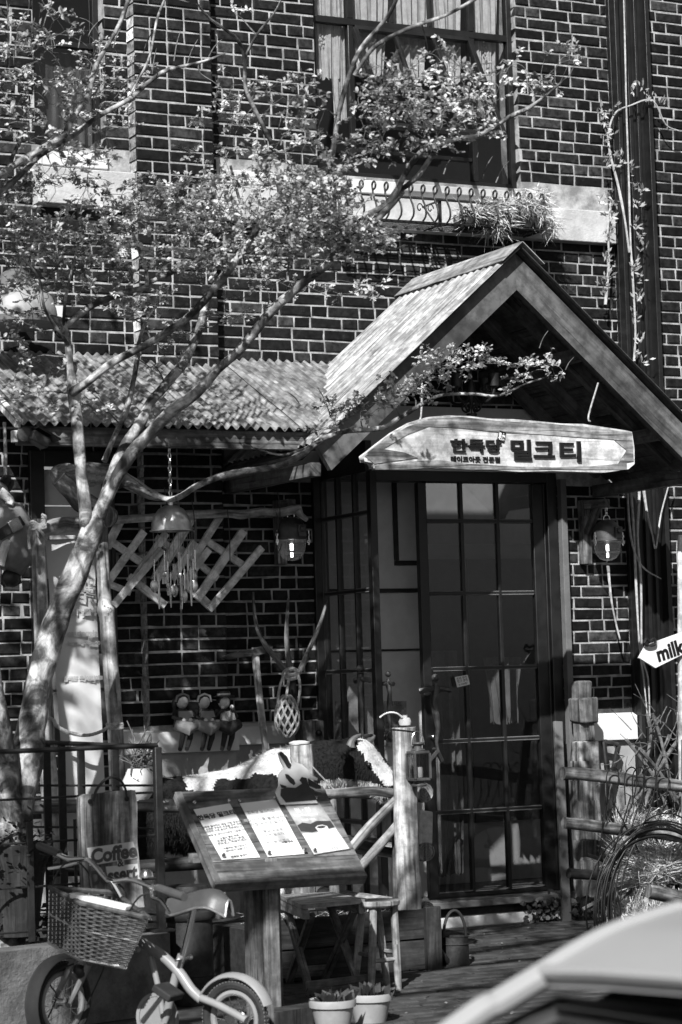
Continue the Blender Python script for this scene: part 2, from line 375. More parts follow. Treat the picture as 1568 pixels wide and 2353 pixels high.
SB = (-.72, 1.905, 4.04, 4.37); SL = (-1.82, -1.26, 4.06, 4.40)
CO = (1.94, 2.205, -.1, 9); PI = (-1.25, -.78, -.1, 9); GP = (-.75, 1.9, 2.60, 3.0)
BASE = [(-1.42, -.185, -.1, 1.20), (1.447, 1.94, -.1, 1.195), (2.2, 3, -.1, 1.19), (-3, -1.4, -.1, .75)]
area(-2.45, 2.95, .7, 5.95, 0, [UW, LW, DO, GW, SB, SL, CO, PI, GP] + BASE, seed=1)
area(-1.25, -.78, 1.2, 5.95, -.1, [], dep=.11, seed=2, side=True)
wl = MB()
def slab(x0, x1, z0, z1): wl.ext(x0, x1, .0065, .22, z0, z1)
for a in ((-2.6, -1.88, 0, 5.98), (-1.88, -1.80, 2.72, 5.98), (-1.88, -1.40, 0, 1.15), (-1.80, -1.40, 2.72, 4.40), (-1.40, -1.385, 0, 4.40), (-1.385, -.185, 0, 5.98), (-.185, -.081, 2.64, 5.98), (-.081, 1.285, 2.64, 4.36), (1.285, 1.447, 2.64, 5.98), (1.447, 3.2, 0, 5.98)): slab(*a)
wl.ext(-1.2435, -.7865, -.0935, .006, 1.19, 5.98)
wl.build('wall', M['mortar'], B)
# brick meshes: a few uneven variants per length class, shared
def bmesh_(L, h, d, seed):
    r = random.Random(seed); b = MB(); j = lambda a: r.uniform(-a, a); e = .006
    pts = [(x * L / 2 + j(.003), 0.004 if lay == 0 else d, z * h / 2 + j(.003)) for lay in (0, 1) for x, z in ((-1, -1), (1, -1), (1, 1), (-1, 1))]
    fr = [(x * (L / 2 - e) + j(.002), -.001 + j(.0015), z * (h / 2 - e) + j(.0015)) for x, z in ((-1, -1), (1, -1), (1, 1), (-1, 1))]
    b.add(pts + fr, [(8, 9, 10, 11)] + [(i, (i + 1) % 4, 8 + (i + 1) % 4, 8 + i) for i in range(4)], XA)
    for i in range(4):
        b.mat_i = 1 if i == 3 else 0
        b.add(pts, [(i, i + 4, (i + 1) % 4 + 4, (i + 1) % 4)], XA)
    return b
def vis(b):
    px, py = prj((b[0], b[1], b[2]))
    if not (-10 < px < 1578 and -10 < py < 2363): return -1
    if 820 < py < 985 and px < 740: return -1                       # behind the tin awning
    if b[2] < 3.7 and b[2] < 3.72 - .86 * abs(b[0] - .52) and b[2] > 2.55: return -1     # inside the porch
    return S((b[0], b[1], b[2]))
order = sorted(bricks, key=lambda b: -vis(b)); bank = {}
for b in order[:300]:
    key = (round(b[3] / .02), round(b[4] / .01), b[5], b[6], rnd.randrange(4))
    if key not in bank:
        me = bmesh_(b[3], b[4], b[5], hash(key) & 255).mesh('brick', None, True, False)
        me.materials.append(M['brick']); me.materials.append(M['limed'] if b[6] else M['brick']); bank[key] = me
    o = bpy.data.objects.new('brick', bank[key]); COL.objects.link(o); o.parent = B; o.location = (b[0], b[1] + rnd.uniform(-.002, .002), b[2]); o.rotation_euler = (0, rnd.uniform(-.008, .008), rnd.uniform(-.008, .008))
rest = MB()
for k, b in enumerate(order[300:]):
    q = bmesh_(b[3], b[4], b[5], k); q.attr = .001 + rnd.random()
    off = V((b[0], b[1] + rnd.uniform(-.002, .002), b[2])); rest.attr = q.attr
    sides = [f for f, mi in zip(q.f, q.mi)]
    o0 = len(rest.v); rest.v += [p + off for p in q.v]
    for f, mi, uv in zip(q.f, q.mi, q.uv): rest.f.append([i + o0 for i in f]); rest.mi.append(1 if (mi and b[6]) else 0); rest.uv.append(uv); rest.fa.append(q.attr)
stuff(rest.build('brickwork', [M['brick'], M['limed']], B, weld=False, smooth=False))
# concrete sills, plaster base and ledges
def ridge(x0, x1, y0, y1, z0, z1, slope=.02):
    b = MB(); pts = [(x0, y0, z0), (x0, y0, z1 - slope), (x0, y1, z1), (x0, y1, z0)]; b.prism(pts, XA, x1 - x0, XA); return b
ridge(-.778, 1.902, -.075, .1, 4.045, 4.262).build('window_sill', M['conc'], B, bev=.006)
ridge(-.70, 1.28, -.012, .12, 4.264, 4.358).build('sill_upstand', M['plaster'], B, bev=.004)
ridge(-1.82, -1.252, -.075, .1, 4.065, 4.285).build('window_sill', M['conc'], B, bev=.006)
ridge(-1.80, -1.39, -.02, .1, 4.287, 4.40, .03).build('sill_upstand', M['plaster'], B, bev=.004)
ridge(-1.392, -.74, -.135, .0, 1.07, 1.205).build('base_ledge', M['white'], B, bev=.005)
ridge(-.738, -.187, -.045, .0, 1.095, 1.215).build('base_ledge', M['white'], B, bev=.005)
ridge(1.49, 1.938, -.05, .0, 1.03, 1.195).build('base_ledge', M['white'], B, bev=.005)
ridge(2.207, 3.0, -.05, .0, 1.03, 1.20).build('base_ledge', M['white'], B, bev=.005)
for q in ((-1.40, -.745, -.10, .006, 0, 1.069), (-.743, -.187, -.012, .006, 0, 1.094), (1.449, 1.938, -.012, .006, 0, 1.029), (2.207, 3.0, -.012, .006, 0, 1.029), (-2.6, -1.402, -.012, .006, 0, .748)): b = MB(); b.ext(*q); b.build('plaster_base', M['basep'], B)
b = MB(); b.ext(-.73, 1.88, -.012, .006, 2.642, 3.02); b.build('plaster_panel', M['panel'], B)
# steel column with flanges
b = MB(); b.ext(1.942, 2.203, -.03, .006, 0, 5.98); b.ext(1.945, 1.972, -.09, -.032, 0, 5.98); b.ext(2.17, 2.2, -.09, -.032, 0, 5.98); b.ext(2.05, 2.075, -.055, -.032, 0, 5.98); b.ext(2.11, 2.13, -.055, -.032, 0, 5.98)
b.build('steel_column', M['steel'], B, bev=.002)
# interior room, seen through the openings; ceilings stop short to let daylight in
b = MB(); b.ext(-3.2, 4.2, 5.4, 5.5, .0, 6.3); b.ext(-3.3, -3.2, .22, 5.5, 0, 6.3); b.ext(4.2, 4.3, .22, 5.5, 0, 6.3); b.ext(-3.2, 4.2, .22, 2.2, 3.05, 3.2); b.ext(-3.2, 4.2, .22, 2.2, 6.0, 6.1); b.ext(-3.2, 4.2, 1.6, 1.7, 3.2, 6.0); b.ext(-3.2, 4.2, .22, 5.4, .0, .115)
b.build('interior_room', M['room'], B)
# panelled wall just inside the door
pw = MB(); pw.ext(-.1, .62, .22, .26, .16, 3.0); po = pw.build('panelled_wall', M['panel'], B)
fr = MB()
xa = P(905, 1280, .22).x; za = P(905, 1288, .22).z
for x0, x1, z0, z1 in ((xa, xa + .03, za, 2.95), (xa, .6, za - .03, za - .001), (-.1, .6, za - .19, za - .165), (-.1, .6, 1.60, 1.612)): fr.ext(x0, x1, .205, .2195, z0, z1)
fr.build('panel_moulding', M['dark'], po, bev=.003)
# ---------------------------------------------------------------- upper window
def bars(mb, segs, y0, y1):
    for x0, x1, z0, z1 in segs: mb.ext(x0, x1, y0, y1, z0, z1)
zt = P(950, 66, .06).z                      # transom
wx = [-.081, P(804, 60, .06).x, P(1083, 100, .06).x, 1.285]
b = MB(); f = .034
bars(b, [(-.081, -.081 + f, 4.36, 5.98), (1.285 - f, 1.285, 4.36, 5.98), (-.05, 1.25, 4.36, 4.36 + f), (-.046, 1.25, zt - .02, zt + .02), (wx[1] - .018, wx[1] + .018, 4.395, zt - .021), (wx[1] - .018, wx[1] + .018, zt + .021, 5.98), (wx[2] - .018, wx[2] + .018, 4.395, zt - .021), (wx[2] - .018, wx[2] + .018, zt + .021, 5.98)], .05, .1)
xs_ = [P(902, 60, .06).x, P(990, 60, .06).x]
bars(b, [(x - .01, x + .01, zt + .021, 5.98) for x in xs_], .055, .09)
zl = P(1140, 372, .06).z
bars(b, [(wx[0] + f, wx[1] - .019, zl - .3, zl - .28), (wx[1] + .019, wx[2] - .019, zl - .012, zl + .012)], .055, .09)
win = b.build('window', M['frame'], B, bev=.003)
cols = [wx[0] + .03, wx[1], xs_[0], xs_[1], wx[2], 1.255]
for i in range(5):
    g = MB(); g.ext(cols[i] + .012, cols[i + 1] - .012, .072, .076, zt + .02, 5.97); g.build('pane', M['panew'], win)
for x0, x1, z0, z1 in ((wx[0] + .03, wx[1] - .015, 4.39, zt - .02), (wx[2] + .015, 1.255, 4.39, zt - .02), (wx[1] + .018, wx[2] - .018, 4.39, zl - .01)):
    g = MB(); g.ext(x0, x1, .072, .076, z0, z1); g.build('pane', M['panew'], win)
# tilted sash, hinged at its head
h0 = V((0, .045, zt - .04)); drop = .66; out = .37
def sp(x, t, off=0): return V((x, h0.y - out * t - off * .87, h0.z - drop * t + off * .5))
sx0, sx1 = wx[1] + .024, wx[2] - .024
sb = MB()
for (xa_, ta), (xb, tb) in (((sx0, 0), (sx0, 1)), ((sx1, 0), (sx1, 1)), ((sx0, 0), (sx1, 0)), ((sx0, 1), (sx1, 1)), ((xs_[0], 0), (xs_[0], 1)), ((xs_[1], 0), (xs_[1], 1)), ((sx0, .52), (sx1, .52))):
    inner = xa_ in xs_ or (ta == .52)
    sb.beam(sp(xa_, ta), sp(xb, tb), .018 if inner else .03, .03, XA if xa_ == xb else (0, -.5, -.86))
sash = sb.build('opened_sash', M['frame'], B, bev=.002)
sx = [sx0, xs_[0], xs_[1], sx1]
for i in range(3):
    for t0, t1 in ((0, .52), (.52, 1)):
        g = MB(); g.prism([sp(sx[i] + .008, t0 + .01), sp(sx[i + 1] - .008, t0 + .01), sp(sx[i + 1] - .008, t1 - .01), sp(sx[i] + .008, t1 - .01)], V((0, -.87, .5)), .004); g.build('pane', M['panew'], sash)
# lace curtains with folds
def curtain(x0, x1, z0, z1, y, fold, ph, gather=0):
    b = MB(); nx = max(10, int((x1 - x0) / .012)); nz_ = 12; vs = []
    for k in range(nz_ + 1):
        t = k / nz_
        for i in range(nx + 1):
            u = i / nx; x = x0 + (x1 - x0) * (u + gather * (1 - t) * (.5 - u)); d = fold * (math.sin(u * (x1 - x0) * 95 + ph + 2.2 * math.sin(t * 2.6 + u * 5)) + .6 * math.sin(u * 47 + ph * 2 + t * 2))
            z = z0 + (z1 - z0) * t
            if k == 0: z += .012 * math.sin(u * (x1 - x0) * 160)
            vs.append((x, y + d * (.5 + .5 * (1 - t)), z))
    b.add(vs, [(k * (nx + 1) + i, k * (nx + 1) + i + 1, (k + 1) * (nx + 1) + i + 1, (k + 1) * (nx + 1) + i) for k in range(nz_) for i in range(nx)])
    return b
for x0, x1, z0, y, g_, ph in ((-.05, .16, 4.95, .115, .3, 0), (.15, .52, 5.0, .12, .5, 1), (.45, .80, 4.98, .13, .5, 2), (.72, 1.02, 5.0, .115, .5, 5), (1.0, 1.25, 4.80, .115, .45, 3), (.05, .22, 4.72, .12, .5, 4)):
    curtain(x0, x1, z0, 5.98, y, .014, ph, g_).build('lace_curtain', M['lace'], B)
for c in ((.02, 5.18), (.33, 5.3), (.77, 5.28), (1.13, 5.22), (1.13, 5.0)):      # embroidered flowers on the lace
    q = MB()
    for k in range(11):
        a = k * 2.4; r = .009 * math.sqrt(k); q.ball((c[0] + r * math.cos(a), .112, c[1] + r * 1.5 * math.sin(a)), (.007, .003, .009), 6, 4)
    q.build('lace_flower', M['plaster'], B)
# upper left window
b = MB(); bars(b, [(-1.80, -1.77, 4.40, 5.98), (-1.42, -1.386, 4.40, 5.98), (-1.77, -1.42, 4.40, 4.43), (-1.77, -1.42, 4.98, 5.01)], .08, .13); lw = b.build('window', M['frame'], B, bev=.003)
for z0, z1 in ((4.43, 4.98), (5.01, 5.97)):
    g = MB(); g.ext(-1.77, -1.42, .1, .104, z0, z1); g.build('pane', M['panew'], lw)
curtain(-1.78, -1.4, 4.45, 4.97, .17, .006, 1).build('window_blind', M['leather'], B)
# shuttered window behind the banner
b = MB(); bars(b, [(-1.88, -1.80, 1.15, 2.72), (-1.455, -1.40, 1.15, 2.72), (-1.80, -1.455, 2.64, 2.72)], -.03, .05); b.ext(-1.46, -1.405, -.05, -.031, 1.15, 2.72); b.ext(-1.43, -1.415, -.062, -.051, 1.15, 2.72)
sw = b.build('shuttered_window', M['frame'], B, bev=.003)
for k in range(7):
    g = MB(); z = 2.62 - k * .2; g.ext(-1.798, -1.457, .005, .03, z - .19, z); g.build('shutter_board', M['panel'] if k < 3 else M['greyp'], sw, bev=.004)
# ---------------------------------------------------------------- door frame, step, leaves
b = MB(); bars(b, [(-.185, -.125, .16, 2.64), (1.375, 1.445, .16, 2.64), (-.125, 1.375, 2.58, 2.64)], -.02, .09); bars(b, [(1.36, 1.374, .16, 2.58)], .0, .09)
b.build('door_frame', M['frame'], B, bev=.004)
b = MB(); b.ext(1.449, 1.489, -.06, -.0125, .13, 2.6); b.build('door_trim', M['greyp'], B, bev=.003)
b = MB(); b.ext(-.5, 1.47, -.16, .22, .118, .158); b.build('door_step', M['greyp'], B, bev=.006)
b = MB(); b.ext(-.5, 1.44, -.10, .2, .07, .117); b.ext(-.5, 1.44, -.09, .2, .055, .069); b.build('step_riser', M['dark'], B)
b = MB(); b.ext(-.6, 1.44, -.105, .0, -.002, .068); b.build('step_base', M['plaster'], B, bev=.01)
def leaf(hinge, ax, wd, name, xs, zs, z0, z1, y_out):
    """glazed door leaf: hinge point, in-plane axis, local bar positions"""
    ax = V(ax).normalized(); nrm = ax.cross(ZA); hp = V(hinge); t = .042
    def pt(u, z, d=0): return hp + ax * u + ZA * z + nrm * d
    def bar(b, u0, u1, za, zb, th=t): b.beam(pt((u0 + u1) / 2, za), pt((u0 + u1) / 2, zb), u1 - u0, th, ax) if zb - za > u1 - u0 else b.beam(pt(u0, (za + zb) / 2), pt(u1, (za + zb) / 2), zb - za, th, ZA)
    b = MB(); st = xs[0]
    bar(b, 0, st, z0, z1); bar(b, xs[-1], wd, z0, z1); bar(b, st, xs[-1], z0, zs[0]); bar(b, st, xs[-1], zs[-1], z1)
    d = b.build(name, M['frame'], B, bev=.004)
    m_ = MB()
    for u in xs[1:-1]: bar(m_, u - .011, u + .011, zs[0], zs[-1], .034)
    for z in zs[1:-1]: bar(m_, st, xs[-1], z - .0115, z + .0115, .036)
    m_.build('glazing_bar', M['frame'], d, bev=.003)
    for i in range(len(xs) - 1):
        for j in range(len(zs) - 1):
            g = MB(); u0, u1, za, zb = xs[i] + .009, xs[i + 1] - .009, zs[j] + .009, zs[j + 1] - .009
            g.prism([pt(u0, za), pt(u1, za), pt(u1, zb), pt(u0, zb)], nrm, .004); g.build('pane', M['pane'], d)
            e = MB(); w_ = .006                    # putty bead round the pane
            for q in (((u0, za), (u1, za)), ((u1, za), (u1, zb)), ((u1, zb), (u0, zb)), ((u0, zb), (u0, za))): e.beam(pt(*q[0], .012), pt(*q[1], .012), w_, .012, nrm.cross(ax))
            if (i + j) % 2 == 0 or True: e.build('glazing_bead', M['greyp'], d)
    return d, pt
z0 = .165
xd = lambda px, py, Y=.03: P(px, py, Y).x
lx = xd(968, 1500) ; rx = 1.372
us = [xd(a, 1500) - lx for a in (988, 1069, 1152, 1232)]
zs = [P(1110, y, .03).z for y in (2048, 1862, 1700, 1535, 1363, 1198)] + [P(1110, 1045, .03).z]
dR, ptR = leaf((lx, .03, 0), XA, rx - lx, 'door', us, zs, z0, 2.575, 0)
hy = -.66; tip = P(867, 1400, hy); hl = V((-.12, .02, 0)); axl = V((tip.x - hl.x, tip.y - hl.y, 0)); wl_ = axl.length
zs2 = [z for z in zs]
dL, ptL = leaf(hl, axl, wl_, 'door', [.045, wl_ * .34, wl_ * .66, wl_ - .05], zs2, z0, 2.575, 0)
# cast handles: a slender figure with outstretched arms on each leaf
def handle(c, nrm, s, parent):
    n_ = V(nrm).normalized(); a = n_.cross(ZA); b = MB(); c = V(c) + n_ * .05
    q = lambda u, z, d=0: c + a * (u * s) + ZA * (z * s) + n_ * (d * s)
    b.ball(q(0, .155), (.017 * s,) * 3, 9, 7)
    b.tube([q(0, .13), q(.0, .1), q(.012, .05), q(.004, 0), q(-.006, -.06), q(.004, -.12), q(-.004, -.17)], [.009 * s, .018 * s, .013 * s, .016 * s, .011 * s, .008 * s, .006 * s], 8)
    for sd in (-1, 1): b.tube([q(sd * .015, .11), q(sd * .045, .105, .005), q(sd * .075, .10, -.01)], [.012 * s, .011 * s, .013 * s], 7)
    b.tube([q(0, -.16), q(-.03, -.2, -.02)], .01 * s, 6); b.tube([q(0, -.16), q(.03, -.2, -.02)], .01 * s, 6)
    b.tube([q(0, .1), q(0, .1, -.05)], .009, 6); b.tube([q(0, -.15), q(0, -.15, -.05)], .009, 6)
    b.build('door_handle', M['leadgrey'], parent, weld=False)
handle(ptR(.05, P(1015, 1640, .03).z, .02), (0, -1, 0), 1.35, dR)
nl = axl.normalized().cross(ZA)
handle(ptL(wl_ - .085, P(845, 1615, hy).z, .02), nl, 1.2, dL); handle(ptL(wl_ - .03, P(885, 1615, hy).z, -.02), -nl, 1.0, dL)
b = MB(); c = ptR(.045, P(1003, 1694, .03).z, .02); b.lathe([(.017, 0), (.017, .03), (.012, .034)], c, 12, Matrix.Rotation(math.radians(90), 3, 'X')); b.build('door_lock', M['steelp'], dR)
# things behind / on the glass
def sheet(name, label, cat, pts, nrm, mat, lines=(), group=None, big=None):
    t = thing(name, label, cat, V(pts[0]), group); b = MB(); b.prism(pts, nrm, .003); b.build('sheet', mat, t)
    o, ux, uz = V(pts[3]), V(pts[2]) - V(pts[3]), V(pts[0]) - V(pts[3])
    for s_, u, v, sz, al in lines: k = MB(); text_mb(k, s_, o + ux * u + uz * v + V(nrm) * .0035, ux, uz, sz, .0008, 0, al); k.build('lettering', M['print'], t)
    return t
def onleaf(x0, y0, x1, y1, d=.03):     # rectangle on the opened leaf seen between pixel corners
    def hit(x, y):
        r = ray(x, y); n_ = nl; q = hl + n_ * -d; t = (q - CAM).dot(n_) / r.dot(n_); return CAM + r * t
    return [hit(x0, y0), hit(x1, y0), hit(x1, y1), hit(x0, y1)]
sheet('poster', 'grey notice with a bottle picture behind the left glazed door leaf', 'poster', onleaf(731, 1613, 764, 1712), nl, M['poster'], [('1병에 10', .95, .78, .035, 'RIGHT'), ('넉넉한', .95, .68, .03, 'RIGHT'), ('수제 밀', .5, .08, .04, 'CENTER')])
bt = MB(); q = onleaf(738, 1655, 750, 1690, .026); c = (q[0] + q[2]) / 2; w_ = (q[1] - q[0]).length / 2
bt.lathe([(w_, -.045), (w_, .02), (w_ * .5, .04), (w_ * .5, .055)], c, 10); bt.ball(c, w_ * 1.02, 8, 4)
tag(bt.build('drink_bottle', M['ink'], None), 'small dark drink bottle in front of the notice on the left door glass', 'bottle')
sheet('poster', 'second grey sheet propped beside the bottle notice on the left door', 'poster', onleaf(771, 1612, 802, 1712), nl, M['poster'])
ps = [P(883, 1611, .2), P(934, 1611, .2), P(934, 1716, .2), P(883, 1716, .2)]
sheet('price_list', 'tall printed price list on the grey panelling between the doors', 'notice', ps, (0, -1, 0), M['poster'], [('디저트', .5, .9, .03, 'CENTER'), ('밀크티', .3, .62, .024, 'CENTER'), ('MILK TEA', .34, .5, .018, 'CENTER'), ('아메리카노', .4, .4, .02, 'CENTER'), ('크림 밀크티', .4, .2, .02, 'CENTER'), ('수제청 밀크티', .45, .1, .02, 'CENTER')])
ps = [ptR(xd(1039, 1556) - lx, P(1039, 1556, .03).z, .03), ptR(xd(1069, 1553) - lx, P(1069, 1551, .03).z, .03), ptR(xd(1074, 1575) - lx, P(1074, 1573, .03).z, .03), ptR(xd(1045, 1580) - lx, P(1045, 1580, .03).z, .03)]
sheet('paper_note', 'small white handwritten note taped on the door glass beside the handle', 'note', ps, (0, -1, 0), M['paper'], [('진저 쿠키', .5, .65, .018, 'CENTER'), ('밀크 생캐', .5, .4, .018, 'CENTER'), ('is ready!', .5, .12, .018, 'CENTER')])
# hanging apron and counter things inside
b = curtain(1.15, 1.42, 1.15, 1.55, .42, .018, 2, .3); tag(b.build('apron', M['cloth'], None), 'pale apron hanging behind the right door glass', 'apron')
b = curtain(.78, 1.02, .25, 1.6, .5, .03, 1, .1); tag(b.build('drape', M['cloth'], None), 'long grey drape added behind the middle of the glass door in place of reflections', 'curtain')  # drape added to give the panes the grey of reflections
b = curtain(.50, .63, .9, 2.6, .55, .025, 3, .1); tag(b.build('drape', M['cloth'], None), 'pale drape added behind the left panes of the glass door in place of reflections', 'curtain')  # second added drape, pale in place of what the left panes reflect
t = thing('shop_cabinet', 'tall pale cabinet inside the shop behind the glass door', 'cabinet', (1.3, 1.5, .12)); b = MB(); b.ext(1.05, 2.1, 1.3, 1.8, .12, 2.3); b.build('carcass', M['panel'], t); b = MB(); b.ext(1.1, 1.5, 1.28, 1.299, .5, 2.2); b.ext(1.56, 2.05, 1.28, 1.299, .5, 2.2); b.build('cabinet_door', M['greyp'], t)
t = thing('wall_shelf', 'plank shelf with jars inside the shop behind the door', 'shelf', (.9, 2.9, .9)); b = MB(); b.ext(.5, 1.6, 2.6, 3.0, .9, .94); b.ext(.55, .6, 2.6, 3.0, .12, .899); b.ext(1.5, 1.55, 2.6, 3.0, .12, .899); b.build('shelf_board', M['table'], t)
# ================================================================ tin awning over the left windows
AW = thing('tin_awning', 'corrugated tin awning below the left sill, dappled with leaf shade', 'awning', (-1.3, -.5, 2.75))
def corr(b, x0, x1, fz, y0, y1, ny, pitch=.055, amp=.012, clip=None, th=.003, ph=0):
    """corrugated sheet: waves along x, fz(y) height"""
    nx = int((x1 - x0) / pitch * 6); rows = []
    for j in range(ny + 1):
        y = y0 + (y1 - y0) * j / ny; r = []
        for i in range(nx + 1):
            x = x0 + (x1 - x0) * i / nx
            if clip: x = min(x, clip(y))
            r.append(V((x, y, fz(y) + amp * math.sin(2 * math.pi * x / pitch) + .004 * nz((x, y, 0), 3))))
        rows.append(r)
    vs = [p for r in rows for p in r] + [p - ZA * th for r in rows for p in r]; o = (nx + 1) * (ny + 1)
    q = lambda j, i: j * (nx + 1) + i
    fs = [(q(j, i), q(j, i + 1), q(j + 1, i + 1), q(j + 1, i)) for j in range(ny) for i in range(nx)]
    fs += [(o + q(j, i), o + q(j + 1, i), o + q(j + 1, i + 1), o + q(j, i + 1)) for j in range(ny) for i in range(nx)]
    fs += [(q(ny, i), q(ny, i + 1), o + q(ny, i + 1), o + q(ny, i)) for i in range(nx)]
    b.add(vs, fs, YA); return b
az = lambda y: 3.255 + .49 * y
xl = P(37, 983, -1.02).x
edges = [xl, -1.72, -1.22, -.72, .0]
for k in range(4):
    b = MB(); dz = .004 * (k % 2)
    corr(b, edges[k] - (.03 if k else 0), edges[k + 1] + .03, lambda y: az(y) + dz, .0, -1.03 - .01 * (k % 2), 8, clip=lambda y: -.02 + .565 * y)
    b.build('roof_sheet', M['zinc'], AW, ang=60)
b = MB(); b.beam((xl + .02, -.02, az(0) - .015), (xl + .02, -1.0, az(-1.0) - .015), .03, .05, XA); b.build('edge_batten', M['pale'], AW, bev=.004)
b = MB(); b.ext(xl + .02, -.62, -.985, -.94, 2.645, 2.74); b.build('fascia_beam', M['grey'], AW, bev=.004)
for x in (-2.1, -1.6, -1.1, -.75):
    b = MB(); b.beam((x, -.0, az(0) - .06), (x, -.95, az(-.95) - .06), .045, .06, XA); b.build('rafter', M['rafter'], AW, bev=.003)
# ================================================================ porch gable over the door
GX, GZ, SL_ = .52, 3.735, .862
PO = thing('porch_roof', 'gabled wooden porch roof with tin sheets and broad planed rake boards above the door', 'porch roof', (GX, -.6, 2.6))
YF = -1.16
def slope(b, side, y0, y1, lift, half, th, pitch=.07, amp=.008):
    """tin sheet on one slope; corrugations run down the slope"""
    ny = int(abs(y1 - y0) / pitch * 6); vs = []; nu = 6
    sn = V((side * SL_, 0, 1)).normalized()
    for j in range(ny + 1):
        y = y0 + (y1 - y0) * j / ny
        for i in range(nu + 1):
            u = half * i / nu; p = V((GX + side * u, y, GZ - SL_ * u)) + sn * (lift + amp * math.sin(2 * math.pi * y / pitch) + .006 * nz((u, y, side), 2)); vs.append(p)
    o = len(vs); vs += [p - sn * th for p in vs]; q = lambda j, i: j * (nu + 1) + i
    fs = [(q(j, i), q(j, i + 1), q(j + 1, i + 1), q(j + 1, i)) for j in range(ny) for i in range(nu)] + [(o + q(j, i), o + q(j + 1, i), o + q(j + 1, i + 1), o + q(j, i + 1)) for j in range(ny) for i in range(nu)]
    fs += [(q(j, nu), q(j + 1, nu), o + q(j + 1, nu), o + q(j, nu)) for j in range(ny)] + [(q(0, i), q(0, i + 1), o + q(0, i + 1), o + q(0, i)) for i in range(nu)] + [(q(ny, i), q(ny, i + 1), o + q(ny, i + 1), o + q(ny, i)) for i in range(nu)]
    b.add(vs, fs, V((side, 0, -SL_)).normalized()); return b
for sd, ys in ((-1, ((-.01, -.62), (-.58, -1.22))), (1, ((-.01, -.62), (-.58, -1.22)))):
    for k, (a, c) in enumerate(ys):
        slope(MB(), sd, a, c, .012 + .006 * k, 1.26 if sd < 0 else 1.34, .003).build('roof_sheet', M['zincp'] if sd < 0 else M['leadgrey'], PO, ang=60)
for sd in (-1, 1):                                              # boarding under the sheets
    for k in range(7):
        b = MB(); u0, u1 = k * .185, k * .185 + .18
        q = lambda u, y: V((GX + sd * u, y, GZ - SL_ * u - .008)); b.prism([q(u0, -.02), q(u1, -.02), q(u1, -1.1), q(u0, -1.1)], V((-sd * SL_, 0, -1)).normalized(), .018, YA); b.build('roof_board', M['rafter'], PO)
b = MB()
for sd in (-1, 1):
    q = lambda u, y, l: V((GX + sd * u, y, GZ - SL_ * u + .038 + l))
    n_ = 10
    for k in range(n_):
        ya, yb = -.0 - 1.24 * k / n_, -1.24 * (k + 1) / n_; j1 = .008 * nz((k, sd, 0), 1.7); j2 = .008 * nz((k + 1, sd, 0), 1.7)
        b.prism([q(0, ya, 0), q(.13 + j1, ya, 0), q(.13 + j2, yb, 0), q(0, yb, 0)], V((sd * SL_, 0, 1)).normalized(), .004, YA)
b.build('ridge_cap', M['zincp'], PO)
# rake boards with wood grain along the slope
def rake(sd, end):
    b = MB(); d = V((sd, 0, -SL_)).normalized(); b.g = d; wv = .2
    top = lambda u: V((GX + sd * u, YF, GZ - SL_ * u - .012)); bot = lambda u: top(u) - ZA * wv
    n_ = 10; L = [top(end * k / n_) for k in range(n_ + 1)]; R_ = [bot((end - .08) * k / n_) + ZA * .003 * nz((k, sd, 3), 1) for k in range(n_, -1, -1)]
    b.prism(L + R_, YA, .042, d); return b
rake(-1, 1.24).build('rake_board', M['rake'], PO, bev=.004); rake(1, 1.34).build('rake_board', M['rake'], PO, bev=.004)
# inner rafters and collar beams
for y in (-.82, -.45, -.08):
    for sd in (-1, 1):
        b = MB(); b.beam((GX + sd * .02, y, GZ - .08), (GX + sd * 1.2, y, GZ - SL_ * 1.2 - .06), .05, .09, YA, 6, .002); b.build('rafter', M['rafter'], PO)
for u in (.45, .95, 1.22):
    for sd in (-1, 1):
        b = MB(); b.beam((GX + sd * u, -.0, GZ - SL_ * u - .15), (GX + sd * u, -1.1, GZ - SL_ * u - .15), .06, .07, XA); b.build('purlin', M['rafter'], PO)
# ================================================================ carved name board
SY = -1.30
SG = thing('name_board', 'long pale live-edge plank sign with black raised lettering hanging under the porch gable', 'sign', P(1145, 1020, SY))
top = [(835, 1047), (850, 1036), (875, 1016), (905, 993), (945, 970), (985, 958), (1030, 954), (1080, 956), (1130, 962), (1180, 963), (1230, 967), (1290, 973), (1340, 974), (1400, 983), (1440, 989), (1453, 992)]
bot = [(1459, 1030), (1459, 1066), (1445, 1078), (1390, 1086), (1330, 1084), (1270, 1082), (1200, 1084), (1130, 1080), (1060, 1078), (1000, 1076), (950, 1074), (900, 1075), (858, 1076), (857, 1064), (838, 1060)]
ol = [P(x, y, SY) for x, y in top + bot]
b = MB(); b.prism(ol, YA, .05, XA); pl_ = b.build('plank', M['board'], SG, bev=.012)
